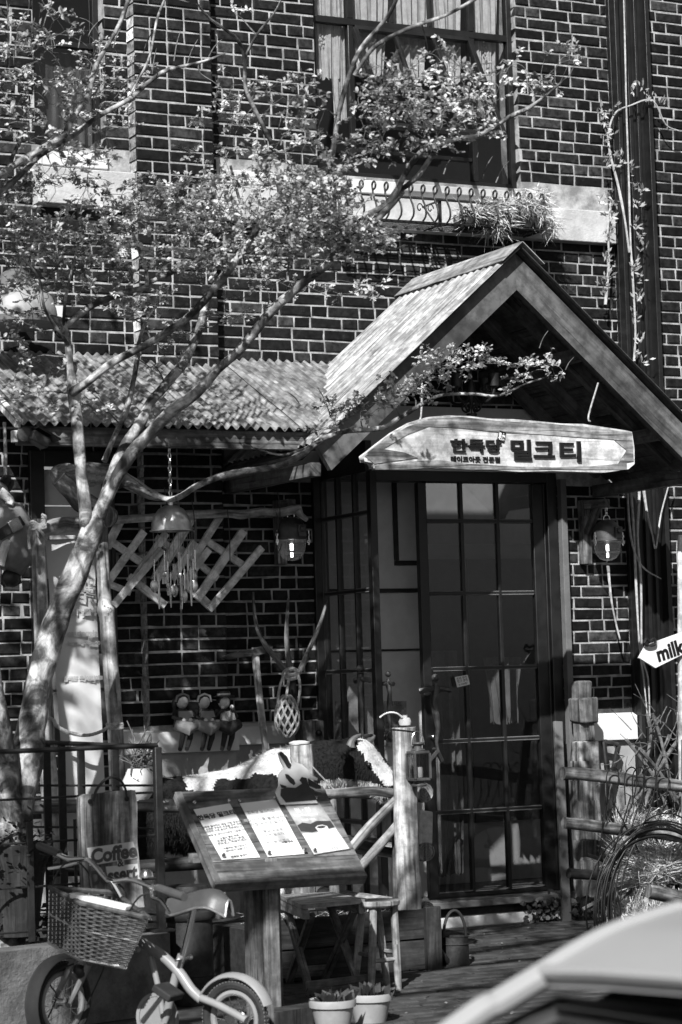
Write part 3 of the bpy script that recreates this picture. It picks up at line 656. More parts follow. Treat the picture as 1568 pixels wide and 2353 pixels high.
# bark edge strips: slightly proud skins along the live edges
b = MB()
ed = [(845, 1043), (880, 1018), (935, 985), (985, 966), (1060, 962), (1150, 972), (1240, 976), (1340, 984), (1452, 998)]
up_ = [P(x, y - 4, SY) for x, y in ed]; lo_ = [P(x, y + (22 if 3 < i < 8 else 14), SY) for i, (x, y) in enumerate(ed)]
b.prism(up_ + lo_[::-1], -YA, .004, XA)
ed = [(862, 1070), (930, 1062), (1000, 1056), (1080, 1066), (1180, 1072), (1270, 1074), (1350, 1072), (1440, 1064)]
b.prism([P(x, y, SY) for x, y in ed] + [P(x, min(y + 18, 1079), SY) for x, y in ed[::-1]], -YA, .004, XA)
b.prism([P(x, y, SY) for x, y in ((1395, 990), (1452, 997), (1456, 1060), (1420, 1066), (1440, 1035), (1410, 1010))], -YA, .005, XA)
b.prism([P(x, y, SY) for x, y in ((838, 1048), (870, 1030), (930, 1040), (960, 1052), (900, 1060), (860, 1066))], -YA, .005, XA)
b.build('bark_edge', M['bark'], SG)
ux = (P(1300, 1040, SY) - P(1050, 1040, SY)).normalized(); ux = XA; fz = -YA
pxm = S(P(1150, 1030, SY))
def sgn(s, x0, x1, ybase, hpx, off, dep=.012):
    k = MB(); sz = hpx / pxm / .92; c = bpy.data.curves.new('w', 'FONT'); c.body = s; c.size = sz; ob = bpy.data.objects.new('w', c); COL.objects.link(ob); bpy.context.view_layer.update(); wdt = ob.dimensions.x; bpy.data.objects.remove(ob)
    a, e = P(x0, ybase, SY - .001) + ZA * .09 * sz, P(x1, ybase, SY - .001); text_mb(k, s, a, XA, ZA, sz, dep, off * sz, 'LEFT', 1, (e - a).length / max(wdt, .01)); return k
for s_, x0, x1, yb, hp in (('한', 1034, 1070, 1039, 30), ('독', 1075, 1110, 1039, 30), ('당', 1114, 1147, 1040, 30), ('밀', 1170, 1214, 1057, 47), ('크', 1225, 1270, 1057, 47), ('티', 1281, 1326, 1060, 47)): sgn(s_, x0, x1, yb, hp, .022).build('letter', M['ink'], SG)
sgn('테이크아웃 전문점', 1035, 1147, 1061, 13, .018, .006).build('lettering', M['ink'], SG)
c = P(1153, 1003, SY - .004); rt = Matrix.Rotation(math.radians(14), 3, 'Y'); b = MB(); b.box(c, (.044, .008, .058), rt); tg = b.build('name_tag', M['ink'], SG, bev=.003)
k = MB(); text_mb(k, '糖', c + rt @ V((0, -.0045, -.017)), rt @ XA, rt @ ZA, .042, .002, .0006); k.build('lettering', M['paper'], tg)
for x in (960, 1345):
    b = MB(); q = [P(x + (12 if x > 1000 else 0), 968, SY + .02), P(x + 8, 955, SY + .02), P(x + (30 if x > 1000 else 10), 880, SY + .1)]; b.tube(sm([tuple(p) for p in q], 4), .005, 6); b.build('hanging_rope', M['rope'], SG)
# ================================================================ iron chandelier inside the porch
cc = P(1083, 905, -.75); CH = thing('iron_chandelier', 'black scrolled iron chandelier hanging in shade under the porch', 'chandelier', cc)
b = MB()
for k in range(12): b.tube([cc + ZA * (.05 + .035 * k) + (XA if k % 2 else YA) * .008 * math.cos(a) + ZA * .022 * math.sin(a) for a in [i * math.pi / 4 for i in range(8)]], .0035, 5, closed=True)
b.build('chain', M['iron'], CH)
b = MB(); b.lathe([(.01, .08), (.025, .05), (.03, 0), (.012, -.04), (.006, -.08)], cc, 10); b.build('hub', M['iron'], CH)
for k in range(4):
    a = .5 + k * math.pi / 2; d = V((math.cos(a), math.sin(a), 0)); b = MB()
    b.tube(sm([tuple(cc + d * r + ZA * z) for r, z in ((.01, 0), (.06, -.05), (.12, -.04), (.15, .01), (.13, .05), (.10, .04), (.105, .015))], 4), .008, 6)
    b.tube(sm([tuple(cc + d * r + ZA * z) for r, z in ((.03, -.02), (.06, -.075), (.035, -.1), (.015, -.075), (.03, -.06))], 4), .006, 6); b.build('scroll_arm', M['iron'], CH)
    b = MB(); b.lathe([(.012, .02), (.03, .03), (.032, .09), (.036, .10)], cc + d * .15, 10); b.build('cup', M['iron'], CH)
b = MB(); b.tube([cc - ZA * .08, cc - ZA * .11], .004, 5); b.lathe([(.028, -.11), (.03, -.115), (.022, -.17), (.018, -.175)], cc, 12); b.build('bucket_pendant', M['iron'], CH)
# ================================================================ things on the facade
def pts(lst, Y): return [tuple(P(x, y, Y)) for x, y in lst]
# window basket of wrought iron under the big window
WB = thing('window_basket', 'wrought-iron balcony basket with curled tops fixed under the upper window', 'planter basket', P(1010, 500, -.2))
yo = -.30
zt_, zb_ = P(1000, 445, -.3).z, P(1000, 512, -.3).z
xl_, xr_ = P(775, 430, yo).x, P(1248, 470, yo).x
n = 18
for k in range(n):
    x = xl_ + (xr_ - xl_) * k / (n - 1); b = MB()
    pr = [(x, yo + .05, zb_), (x, yo - .01, zb_ + .03), (x, yo - .015, zb_ + .08), (x, yo + .02, zt_ - .03), (x, yo + .025, zt_ + .005)]
    pr += [(x, yo + .01 + .022 * math.cos(a), zt_ + .025 + .022 * math.sin(a)) for a in (0.3, 1.2, 2.1, 3.0, 3.9, 4.8, 5.5)]
    b.tube(sm(pr, 3), .006, 6); b.build('curled_bar', M['iron'], WB)
b = MB(); b.tube([(xl_, yo + .02, zt_ - .03), (xr_, yo + .02, zt_ - .03)], .006, 6); b.tube([(xl_, yo + .04, zb_ + .005), (xr_, yo + .04, zb_ + .005)], .006, 6)
for x in (xl_, (xl_ + xr_) / 2, xr_):
    b.tube([(x, -.07, zt_ - .03), (x, yo + .02, zt_ - .03)], .006, 6); b.tube([(x, -.07, zb_), (x, yo + .05, zb_)], .006, 6); b.ext(x - .01, x + .01, yo + .03, yo + .04, zb_ - .01, zt_ - .02)
stuff(b.build('basket_rail', M['iron'], WB))
b = MB()
for k in range(7): b.tube([(xl_, -.09 - .035 * k, zb_ + .002), (xr_, -.09 - .035 * k, zb_ + .002)], .0035, 5)
stuff(b.build('floor_rod', M['iron'], WB))
b = MB()
for k in (0.0, 1.0):
    for sd in (-1, 1):
        c = V((xl_ + (xr_ - xl_) * (.42 + .22 * k) + sd * .035, yo + .015, (zt_ + zb_) / 2)); b.tube([c + V((.022 * math.cos(a) * (1 - a / 9), 0, .03 * math.sin(a) * (1 - a / 9))) for a in [i * .5 for i in range(13)]], .004, 5)
stuff(b.build('scroll', M['iron'], WB))
def blades(b, n, cen, rad, L, w, updir, seed, curl=.5, spread=1.0):
    r = random.Random(seed)
    for _ in range(n):
        while True:
            q = V((r.uniform(-1, 1), r.uniform(-1, 1), r.uniform(-1, 1)))
            if q.length < 1: break
        p = V(cen) + V((q.x * rad[0], q.y * rad[1], q.z * rad[2])); d = (V(updir) + V((r.gauss(0, spread), r.gauss(0, spread), r.gauss(0, spread * .7)))).normalized()
        l = L * r.uniform(.5, 1.2); sd = d.cross(V((r.uniform(-1, 1), r.uniform(-1, 1), r.uniform(-1, 1)))).normalized() * w * r.uniform(.6, 1.2); c = V((r.uniform(-1, 1), r.uniform(-1, 1), r.uniform(-1.2, .2))) * curl * l
        m_ = p + d * l * .55 + c * .2; e = p + d * l + c * .7
        b.add([p - sd, p + sd, m_ + sd * .8, m_ - sd * .8, e], [(0, 1, 2, 3), (3, 2, 4)], d)
b = MB()
for x, y, rx_, k in ((1090, 490, .1, 380), (1150, 478, .14, 650), (1205, 470, .12, 600), (1235, 490, .07, 350), (1140, 515, .1, 350), (1240, 455, .05, 200), (1262, 520, .03, 90)):
    blades(b, int(k * 1.6), P(x, y, -.22), (rx_, .08, .05), .09, .0027, (0, -.3, .1), x, .9, 1.2)
tag(b.build('dried_grass', M['hay'], None, smooth=False), 'shaggy dried grass spilling from the right end of the iron window basket', 'dried plant', None, 'stuff')
b = MB(); b.ext(P(1060, 500, -.2).x, xr_ - .02, -.28, -.1, zb_ + .01, zb_ + .09); tag(b.build('planter_trough', M['soil'], None, bev=.01), 'dark soil trough in the right half of the iron window basket', 'trough')
# bare climbing vine on the steel column
def vine(name, label, paths, Y, r, leaves, mat=M['cord'], cat='climbing vine'):
    t = thing(name, label, cat, P(paths[0][-1][0], paths[0][-1][1], Y)); b = MB(); L = MB(); rr = random.Random(3)
    for pth in paths:
        q = sm([tuple(P(x, y, Y + rr.uniform(-.015, .015))) for x, y in pth], 4); b.tube(q, [r * (1 - .5 * i / len(q)) for i in range(len(q))], 6, bump=.3)
    b.build('stem', mat, t)
    for x, y in leaves:
        for k in range(11):
            d = V((rr.gauss(0, .8), rr.uniform(-1, .1), rr.gauss(.5, .6))).normalized(); p = P(x + rr.gauss(0, 5), y + rr.gauss(0, 7), Y - .01); l = rr.uniform(.02, .05); sd = d.cross(YA).normalized() * l * .17
            L.add([p, p + d * l * .5 + sd, p + d * l, p + d * l * .5 - sd], [(0, 1, 2, 3)])
    if leaves: stuff(L.build('foliage', M['leaf'], t, smooth=False))
    return t
vine('climbing_vine', 'pale climbing vine with sprouting leaves running up the steel column', [[(1458, 830), (1461, 760), (1455, 640), (1450, 560), (1446, 420), (1440, 240), (1437, 100), (1434, 0)], [(1447, 580), (1436, 500), (1420, 420), (1402, 350), (1400, 300), (1416, 258), (1450, 242), (1500, 230), (1530, 285), (1560, 300)], [(1392, 700), (1400, 600), (1398, 520), (1405, 460)]], -.11, .0085,
     [(1380, 250), (1388, 270), (1392, 310), (1400, 300), (1410, 250), (1455, 205), (1478, 200), (1490, 230), (1520, 235), (1395, 370), (1415, 360), (1430, 370), (1450, 390), (1460, 430), (1465, 470), (1475, 440), (1380, 460), (1400, 450), (1410, 470), (1460, 520), (1470, 540), (1400, 540), (1405, 500), (1475, 570), (1460, 610), (1475, 640), (1455, 620), (1390, 660), (1400, 630), (1465, 690), (1475, 680), (1460, 730), (1470, 780), (1465, 815), (1480, 830), (1395, 590)])
# ---------------------------------------------------------------- two bulkhead lamps on timber brackets
def lamp(c, label, s=1.0):
    t = thing('wall_lamp', label, 'lamp', c, 'glass bulkhead lamps either side of the door'); c = V(c); k = .082 * s
    b = MB(); b.lathe([(.0, 1.55), (.35, 1.52), (.75, 1.3), (.96, .95), (1.0, .55), (1.0, .12), (1.12, .1), (1.12, -.02), (1.0, -.04)], (0, 0, 0), 20); b.v = [c + p * k for p in b.v]; b.build('lamp_cap', M['leadgrey'], t)
    b = MB(); b.lathe([(.97, -.04), (.97, -.5), (.86, -.95), (.6, -1.28), (.3, -1.42), (0, -1.46)], (0, 0, 0), 20, None, False); b.v = [c + p * k for p in b.v]; b.build('glass_bowl', M['bulbglass'], t)
    b = MB(); b.lathe([(.0, .0), (.2, -.02), (.2, -.25), (.12, -.3)], c, 10); b.v = [c + (p - c) * k for p in b.v]; b.build('bulb_socket', M['steelp'], t)
    b = MB(); b.tube([c + ZA * -.015, c + ZA * -.06], .009, 6); b.tube([c + ZA * -.072, c + ZA * -.098], .007, 6); b.build('filament', M['glow'], t)
    b = MB(); y = c.y - k * 1.02; b.ext(c.x + .0, c.x + .05, y - .012, y + .02, c.z + .01, c.z + .08); b.lathe([(.018, 0), (.018, .012), (.01, .016)], (c.x + .025, y - .012, c.z + .055), 12, Matrix.Rotation(math.radians(90), 3, 'X')); b.build('mount_lug', M['leadgrey'], t, bev=.004)
    for sd in (-1, 1):
        b = MB(); q = c + V((sd * k * 1.2, -.02, 0)); b.tube([q + ZA * .05, q - ZA * .03], .004, 6); b.lathe([(.011, -.02), (.011, .0)], q, 6); b.lathe([(.009, .02), (.009, .032)], q, 6); b.build('clamp_screw', M['steelp'], t)
    b = MB(); b.tube([c + ZA * (k * 1.62) + V((.022 * math.cos(a), 0, .022 * math.sin(a))) for a in [i * math.pi / 5 for i in range(10)]], .005, 6, closed=True); b.build('hanging_ring', M['steelp'], t)
    return t
def links(b, a, z1, step=.03, r=.0035):
    k = 0; z = a.z
    while z < z1:
        ax = XA if k % 2 else YA; b.tube([V((a.x, a.y, z)) + ax * .008 * math.cos(q) + ZA * .02 * math.sin(q) for q in [i * math.pi / 4 for i in range(8)]], r, 5, closed=True); z += step; k += 1
def lampset(px, py, label, bpx, Yl, blabel):
    c = P(px, py, Yl); lamp(c, label)
    t = thing('lamp_bracket', blabel, 'bracket', P(bpx, 1300, -.03)); a = P(bpx, 1297, -.03); ztop = P(bpx, 1150, -.03).z
    b = MB(); b.beam((a.x, -.035, a.z), (a.x, -.035, ztop), .06, .055, XA, 4, .002); b.build('wall_post', M['grey'], t, bev=.004)
    b = MB(); b.beam((a.x, -.062, ztop - .03), (c.x, c.y - .02, ztop - .03), .05, .05, None, 3, .002); b.build('arm', M['grey'], t, bev=.004)
    b = MB(); b.beam((a.x, -.06, a.z + .18), (a.x * .4 + c.x * .6, c.y * .6 - .02, ztop - .05), .04, .04); b.build('brace', M['grey'], t, bev=.003)
    b = MB(); links(b, c + ZA * .165, ztop - .03); b.build('chain', M['steelp'], t)
lampset(1396, 1243, 'glass bulkhead lamp hanging right of the glass door', 1346, -.19, 'timber bracket holding the lamp right of the door')
lampset(670, 1240, 'glass bulkhead lamp hanging left of the door beside the crossed slats', 645, -.17, 'timber bracket holding the lamp left of the door')
# ---------------------------------------------------------------- crossed slat trellis
TR = thing('slat_trellis', 'folding trellis of crossed pale wooden slats hung on the brick wall', 'trellis', P(420, 1290, -.28))
for x0, y0, x1, y1, w_, d in ((280, 1190, 246, 1258, 19, 0), (331, 1221, 250, 1335, 17, 0), (382, 1225, 296, 1350, 17, .0), (440, 1190, 355, 1335, 22, 0), (372, 1262, 260, 1392, 17, -.03), (508, 1184, 440, 1290, 17, 0), (560, 1219, 452, 1378, 20, 0), (480, 1262, 418, 1345, 17, 0), (602, 1258, 480, 1402, 17, 0), (448, 1245, 395, 1330, 18, 0)):
    b = MB(); sc_ = S(P(420, 1290, -.3)); b.beam(P(x0, y0, -.30 + d), P(x1, y1, -.30 + d), w_ / sc_, .022, (P(x1, y1, -.3) - P(x0, y0, -.3)).cross(YA), 3, .0008); b.build('slat', M['pale'], TR, bev=.002)
for x0, y0, x1, y1, w_ in ((250, 1240, 335, 1300, 17), (296, 1325, 380, 1392, 18), (358, 1235, 440, 1295, 17), (470, 1240, 560, 1300, 17), (425, 1340, 485, 1395, 19), (400, 1250, 500, 1330, 15), (250, 1342, 300, 1362, 15)):
    b = MB(); b.beam(P(x0, y0, -.273), P(x1, y1, -.273), w_ / sc_, .02, (P(x1, y1, -.3) - P(x0, y0, -.3)).cross(YA), 3, .0008); b.build('cross_slat', M['pale'], TR, bev=.002)
# pole that carries it
b = MB(); q = sm(pts([(104, 1205), (150, 1198), (240, 1196), (330, 1190), (440, 1183), (520, 1180), (560, 1183), (600, 1176), (640, 1178), (672, 1172), (690, 1170)], -.38), 3); b.tube(q, .024, 9, bump=.22); b.tube(pts([(684, 1172), (692, 1184), (706, 1194)], -.39), [.026, .017, .014], 7, bump=.2)
tag(b.build('branch_pole', M['post'], None), 'peeled branch hung level along the wall above the slat trellis', 'pole')
b = MB()
for x, ya, yb in ((525, 1170, 1298), (640, 1130, 1190), (443, 1150, 1215), (380, 1120, 1200)): b.tube(sm(pts([(x - 2, ya), (x + 3, (ya + yb) / 2), (x + 4, yb)], -.41), 4), .003, 5)
b.tube(sm(pts([(632, 1172), (640, 1200), (632, 1255), (640, 1270), (648, 1250)], -.40), 4), .003, 5)
tag(b.build('hanging_wire', M['wire'], None), 'thin dark wires hooked over the level branch on the wall', 'wire')
# ---------------------------------------------------------------- wind chime made of a bowl and cutlery
Yc = -.95; cb = P(394, 1218, Yc); sB = S(cb); RB = 47 / sB
WC = thing('wind_chime', 'wind chime made of an upturned metal bowl with spoons and forks on strings', 'wind chime', cb)
b = MB(); b.lathe([(0, RB * 1.22), (RB * .3, RB * 1.2), (RB * .62, RB * 1.02), (RB * .85, RB * .7), (RB * .95, RB * .42), (RB * .96, RB * .36), (RB * .99, RB * .02), (RB * 1.06, .0), (RB * 1.06, -.006), (RB * .96, -.004), (RB * .9, RB * .4), (RB * .55, RB * .95), (0, RB * 1.12)], cb, 28); b.build('bowl', M['alu'], WC)
b = MB(); a = cb + ZA * (RB * 1.22); b.lathe([(.012, 0), (.012, .015), (.006, .02)], a, 8); links(b, a + ZA * .03, P(390, 1005, Yc).z, .032, .004); b.build('chain', M['steelp'], WC)
cut = [(352, 1362, 0), (362, 1395, 1), (376, 1342, 2), (398, 1372, 0), (389, 1392, 1), (410, 1345, 2), (421, 1385, 0), (414, 1400, 2), (441, 1362, 0), (436, 1388, 1), (383, 1368, 2), (430, 1350, 1), (446, 1340, 0)]
for k, (x, y, kind) in enumerate(cut):
    a_ = k * 2 * math.pi / len(cut); d = V((math.cos(a_), math.sin(a_) * .8, 0)); tp = P(x, 1215, Yc + d.y * RB * .8); tp.z = cb.z; lo = V((tp.x, tp.y, P(x, y, tp.y).z)); hd = lo + ZA * .17
    b = MB(); b.tube([tp, hd], .0012, 5); st = b.build('string', M['string'], WC)
    b = MB(); rot = Matrix.Rotation(a_ * 2.3, 3, 'Z'); b.tube([hd, hd - ZA * .05, hd - ZA * .11], [.009, .0065, .005], 6, squash=(1, .35, 1) if k % 2 else (.5, 1, 1))
    if kind == 0: b.ball(lo + ZA * .035, (.023, .009, .036), 10, 8, rot)
    elif kind == 1: b.tube([hd - ZA * .1, lo - ZA * .01], [.008, .003], 6, squash=(1, .3, 1))
    else:
        b.ball(lo + ZA * .05, (.016, .006, .018), 8, 6, rot)
        for u in (-.011, -.004, .004, .011): b.tube([lo + ZA * .045 + rot @ V((u, 0, 0)), lo + rot @ V((u, .004, 0))], .0026, 5)
    b.build('spoon' if kind == 0 else 'knife' if kind == 1 else 'fork', M['steelp'], WC)
# ---------------------------------------------------------------- three plain seated wooden figures on the ledge
def figure(px, py, label, hat, dress, seed):
    r = random.Random(seed); Yf = -.185; o = P(px, 1668, Yf); t = thing('seated_figure', label, 'painted figure', o, 'wooden figures sitting on the ledge'); s = .0025
    pp = lambda u, v, y=0: o + V((u * s, y, v * s))
    b = MB(); b.tube([pp(0, -2), pp(0, 14), pp(0, 30), pp(0, 38)], [.058, .05, .04, .02], 10, squash=(1, .5, 1)); b.build('body', M['fig'] if dress else M['figl'], t)
    b = MB(); b.ball(pp(0, 52), (.034, .03, .038), 12, 9); b.build('head', M['skin'], t)
    b = MB(); b.ball(pp(0, 56, .006), (.04, .034, .038), 12, 8)
    if hat == 0: b.ball(pp(-17, 48, .01), (.014, .014, .03), 8, 6); b.ball(pp(-17, 30, .01), (.012, .012, .03), 8, 6)
    b.build('hair', M['fig'], t)
    b = MB(); b.ball(pp(0, 52, -.006), (.0315, .03, .034), 12, 9); b.build('face', M['skin'], t)
    if hat == 2: b = MB(); b.lathe([(.06, .0), (.06, .006), (.036, .008), (.034, .03), (0, .032)], pp(0, 63), 18); b.build('straw_hat', M['fig'], t); b = MB(); b.lathe([(.037, .01), (.037, .02)], pp(0, 63), 18); b.build('hat_band', M['skin'], t)
    else: b = MB(); b.tube([pp(-16, 54 - 2, -.005), pp(-13, 64, -.01), pp(0, 69, -.012), pp(13, 64, -.01), pp(16, 52, -.005)], .007, 6); b.build('hair_band', M['skin'] if hat else M['figl'], t)
    b = MB(); b.prism([pp(-15, 32, -.035), pp(15, 32, -.035), pp(20, 2, -.05), pp(-20, 2, -.05)], -YA, .01); b.build('apron', M['figl'] if dress else M['skin'], t, bev=.004)
    b = MB(); b.tube([pp(-26, 4, -.05), pp(0, -6, -.075), pp(26, 4, -.05)], [.03, .045, .03], 9, squash=(1, .7, .9)); b.build('skirt', M['figl'] if hat < 2 else M['fig'], t)
    for sd in (-1, 1):
        b = MB(); b.tube([pp(sd * 16, 33), pp(sd * 24, 20, -.02), pp(sd * 9, 12, -.06) if hat < 2 else pp(sd * 10, 36, -.05)], [.014, .015, .011], 8); b.build('arm', M['fig'], t)
        b = MB(); b.ball(pp(sd * 8, 12, -.065) if hat < 2 else pp(sd * 11, 41, -.045), (.012,) * 3, 8, 6); b.build('hand', M['skin'], t)
        b = MB(); x = sd * 8; b.tube([pp(x, -8, -.06), pp(x + sd, -26, -.045), pp(x - 4, -46, -.035), pp(x - 9, -50, -.055)], [.019, .016, .013, .012], 8); b.build('boot', M['fig'], t)
figure(420, 1660, 'small painted wooden figure with a side ponytail, leftmost of three on the ledge', 0, True, 1)
figure(470, 1660, 'small painted wooden figure with a pale hair band, middle one on the ledge', 1, True, 2)
figure(516, 1660, 'small painted wooden figure in a flat dark hat, rightmost of three on the ledge', 2, True, 3)
# ---------------------------------------------------------------- old farm tools
MT = thing('mattock', 'old wooden mattock leaning on the brick wall right of the painted figures', 'tool', P(612, 1735, -.2))
b = MB(); b.tube(sm([tuple(P(586, 1488, -.14)), tuple(P(592, 1560, -.15)), tuple(P(603, 1660, -.2)), tuple(P(614, 1740, -.24))], 4), .021, 8, bump=.08); b.build('handle', M['post'], MT)
b = MB(); q = [(513, 1511), (540, 1500), (575, 1494), (610, 1484), (627, 1484), (626, 1497), (600, 1504), (560, 1510), (530, 1515)]; b.prism([P(x, y, -.17) for x, y in q], YA, .05, XA); b.build('head', M['grey'], MT, bev=.01)
FK = thing('wooden_fork', 'three-pronged wooden pitchfork standing upside down against the wall', 'tool', P(670, 1735, -.16))
for l_, r_ in (([(582, 1360), (584, 1400), (592, 1445), (612, 1485), (640, 1520), (660, 1545)], .015), ([(663, 1375), (660, 1420), (659, 1470), (664, 1520), (668, 1545)], .016), ([(750, 1388), (735, 1435), (712, 1490), (695, 1530), (682, 1552)], .016)):
    q = sm([tuple(P(x, y, -.17 - .0005 * abs(x - 665))) for x, y in l_], 4); b = MB(); b.tube(q, [r_ * (.45 + .6 * min(1, i / len(q) * 1.6)) for i in range(len(q))], 8); b.build('prong', M['grey'], FK)
b = MB(); b.tube(sm(pts([(670, 1540), (674, 1600), (682, 1660), (692, 1720), (694, 1740)], -.16), 3), .024, 8, bump=.1); b.build('shaft', M['dark'], FK)
b = MB(); b.tube(sm(pts([(655, 1545), (668, 1552), (684, 1546), (676, 1538), (660, 1540), (652, 1552), (668, 1560), (686, 1554)], -.19), 4), .013, 7); b.build('binding', M['rope'], FK)
NB = thing('net_bag', 'knotted rope net bag hanging from the wooden pitchfork', 'net bag', P(660, 1680, -.22)); c = P(660, 1645, -.24)
b = MB(); R0 = .075; bands = 7; per = 10
def npt(i, j): th = .35 + 2.5 * i / bands; a = 2 * math.pi * (j + .5 * (i % 2)) / per; return c + V((R0 * math.sin(th) * math.cos(a) * (.75 + .1 * i / 2), R0 * .8 * math.sin(th) * math.sin(a), .12 * math.cos(th) * -1 * -1))
for i in range(bands):
    for j in range(per): b.tube([npt(i, j), npt(i + 1, j)], .0065, 5, False); b.tube([npt(i, j), npt(i + 1, j + (1 if i % 2 else -1))], .0065, 5, False)
stuff(b.build('netting', M['rope'], NB, smooth=True)); b = MB(); b.ball(c - ZA * .02, (.062, .05, .085), 10, 8); b.build('filling', M['dark'], NB)
for l_ in ([(655, 1545), (643, 1580), (640, 1620), (650, 1640)], [(684, 1545), (690, 1580), (684, 1620), (672, 1640)], [(664, 1560), (660, 1590), (656, 1620)]):
    b = MB(); b.tube(sm(pts(l_, -.24), 5), .008, 6, bump=.35); b.build('cord', M['rope'], NB)
WBX = thing('wooden_latch_box', 'small weathered box with a black knob beside the net bag', 'box', P(716, 1695, -.1)); b = MB(); q = P(712, 1693, -.1); b.box(q, (.13, .1, .18), Matrix.Rotation(.03, 3, 'Y'), jit=.003); b.build('block', M['grey'], WBX, bev=.006); b = MB(); b.ball(q + V((.03, -.055, .02)), .02, 10, 7); b.build('knob', M['ink'], WBX)
# ---------------------------------------------------------------- right of the door: carved post, shovel, leaning lath
CP = thing('carved_post', 'weathered carved post with a block head against the plaster right of the door', 'post', P(1345, 2090, -.2))
b = MB(); x = P(1345, 1850, -.18); q = [P(1344, yy, -.2) for yy in (2100, 1990, 1880, 1780, 1703)]; b.beam(V((x.x - .01, -.2, .0)), V((x.x, -.2, q[-1].z)), .145, .10, XA, 9, .007); b.build('shaft', M['log'], CP, bev=.01)
b = MB(); b.beam(V((x.x + .0, -.2, q[-1].z)), P(1340, 1640, -.2), .10, .08, XA, 3, .003); b.build('neck', M['grey'], CP, bev=.006)
b = MB(); b.box(P(1342, 1632, -.2), (.135, .13, .145), Matrix.Rotation(.05, 3, 'Z'), V((0, 0, 1)), .006); b.build('block', M['grey'], CP, bev=.012); b = MB(); b.box(P(1338, 1588, -.2), (.095, .09, .12), Matrix.Rotation(-.05, 3, 'Z'), V((0, 0, 1)), .006); b.build('block', M['grey'], CP, bev=.012)
b = MB(); c = P(1345, 1658, -.25); b.box(c, (.035, .02, .035)); b.build('peg', M['ink'], CP)
SH = thing('shovel', 'old shovel with a triangular wooden grip leaning right of the carved post', 'tool', P(1402, 2050, -.12))
b = MB()
for a_, c_, w_ in (((1388, 1704), (1422, 1712), .028), ((1388, 1704), (1398, 1790), .026), ((1422, 1712), (1406, 1790), .026)): b.beam(P(*a_, -.1), P(*c_, -.1), w_, .03, (P(*c_, -.1) - P(*a_, -.1)).cross(YA))
b.build('grip', M['dark'], SH, bev=.008); b = MB(); b.tube(sm(pts([(1401, 1785), (1402, 1850), (1400, 1940), (1396, 2020), (1390, 2060)], -.12), 3), .022, 8, bump=.06); b.build('handle', M['dark'], SH)
b = MB(); c = P(1385, 2080, -.14); b.prism([c + V((-.09, 0, .14)), c + V((.09, 0, .14)), c + V((.09, 0, -.05)), c + V((0, 0, -.12)), c + V((-.09, 0, -.05))], YA, .01); b.build('blade', M['rust'], SH)
LL = MB(); LL.beam(P(1282, 1658, -.14), P(1303, 2125, -.3), .055, .022, XA, 6, .001); tag(LL.build('leaning_lath', M['greyp'], None, bev=.003), 'long pale lath leaning against the right door jamb', 'lath')
# loose stems hanging down the column, right of the lamp
vine('hanging_vine', 'bare pale stems hanging down the steel column right of the lamp', [[(1446, 1085), (1456, 1200), (1462, 1330), (1470, 1480), (1480, 1560), (1488, 1640)], [(1458, 1085), (1470, 1120), (1466, 1230), (1474, 1340), (1476, 1500), (1490, 1560), (1494, 1650)], [(1432, 1000), (1440, 1090), (1450, 1230), (1475, 1300), (1520, 1330)], [(1475, 1085), (1488, 1180), (1500, 1230), (1508, 1260), (1520, 1180), (1545, 1090)], [(1398, 1300), (1406, 1380), (1418, 1440), (1426, 1470)]], -.13, .009, [])
# security camera under the awning, dome lamp above it, standing at the left edge
SCM = thing('security_light', 'small floodlight with a hood fixed under the left end of the awning', 'floodlight', P(70, 1005, -1.0))
c = P(88, 1010, -1.02); rt = Matrix.Rotation(math.radians(28), 3, 'Y'); b = MB(); b.box(c, (.10, .09, .055), rt); b.build('lamp_head', M['leadgrey'], SCM, bev=.008); b = MB(); b.box(c + rt @ V((.02, -.01, .04)), (.13, .12, .01), rt); b.build('hood', M['steel'], SCM); b = MB(); b.lathe([(.035, 0), (.035, .03)], P(52, 1000, -1.0), 12, Matrix.Rotation(math.radians(90), 3, 'X')); b.tube([P(52, 1000, -1.01), c], .014, 7); b.build('swivel', M['leadgrey'], SCM); b = MB(); b.box(P(33, 1003, -.99), (.03, .03, .06)); b.build('mount', M['plaster'], SCM, bev=.004)
DL = thing('dome_lamp', 'big pale enamel dome lamp on the wall above the left end of the awning', 'lamp', P(40, 745, -.35)); c = P(38, 735, -.38)
b = MB(); b.lathe([(.215, .0), (.215, .02), (.21, .05), (.19, .115), (.15, .155), (.10, .17)], c, 26); b.build('lamp_shade', M['enamel'], DL); b = MB(); b.lathe([(.10, .17), (.095, .20), (.075, .245), (.04, .265), (0, .27)], c, 20); b.build('lamp_cap', M['greyp'], DL); b = MB(); b.lathe([(.23, -.03), (.23, .0)], c, 26); b.build('rim', M['greyp'], DL)
b = MB(); b.tube([c + ZA * .2, c + V((0, .37, .2))], .02, 8); b.build('wall_arm', M['iron'], DL)
b = MB(); b.ext(P(118, 700, -.02).x, P(143, 700, -.02).x, -.06, -.002, P(130, 752, -.02).z, P(130, 705, -.02).z); tag(b.build('junction_box', M['plaster'], None, bev=.006), 'small white box on the brick wall beside the dome lamp', 'box')
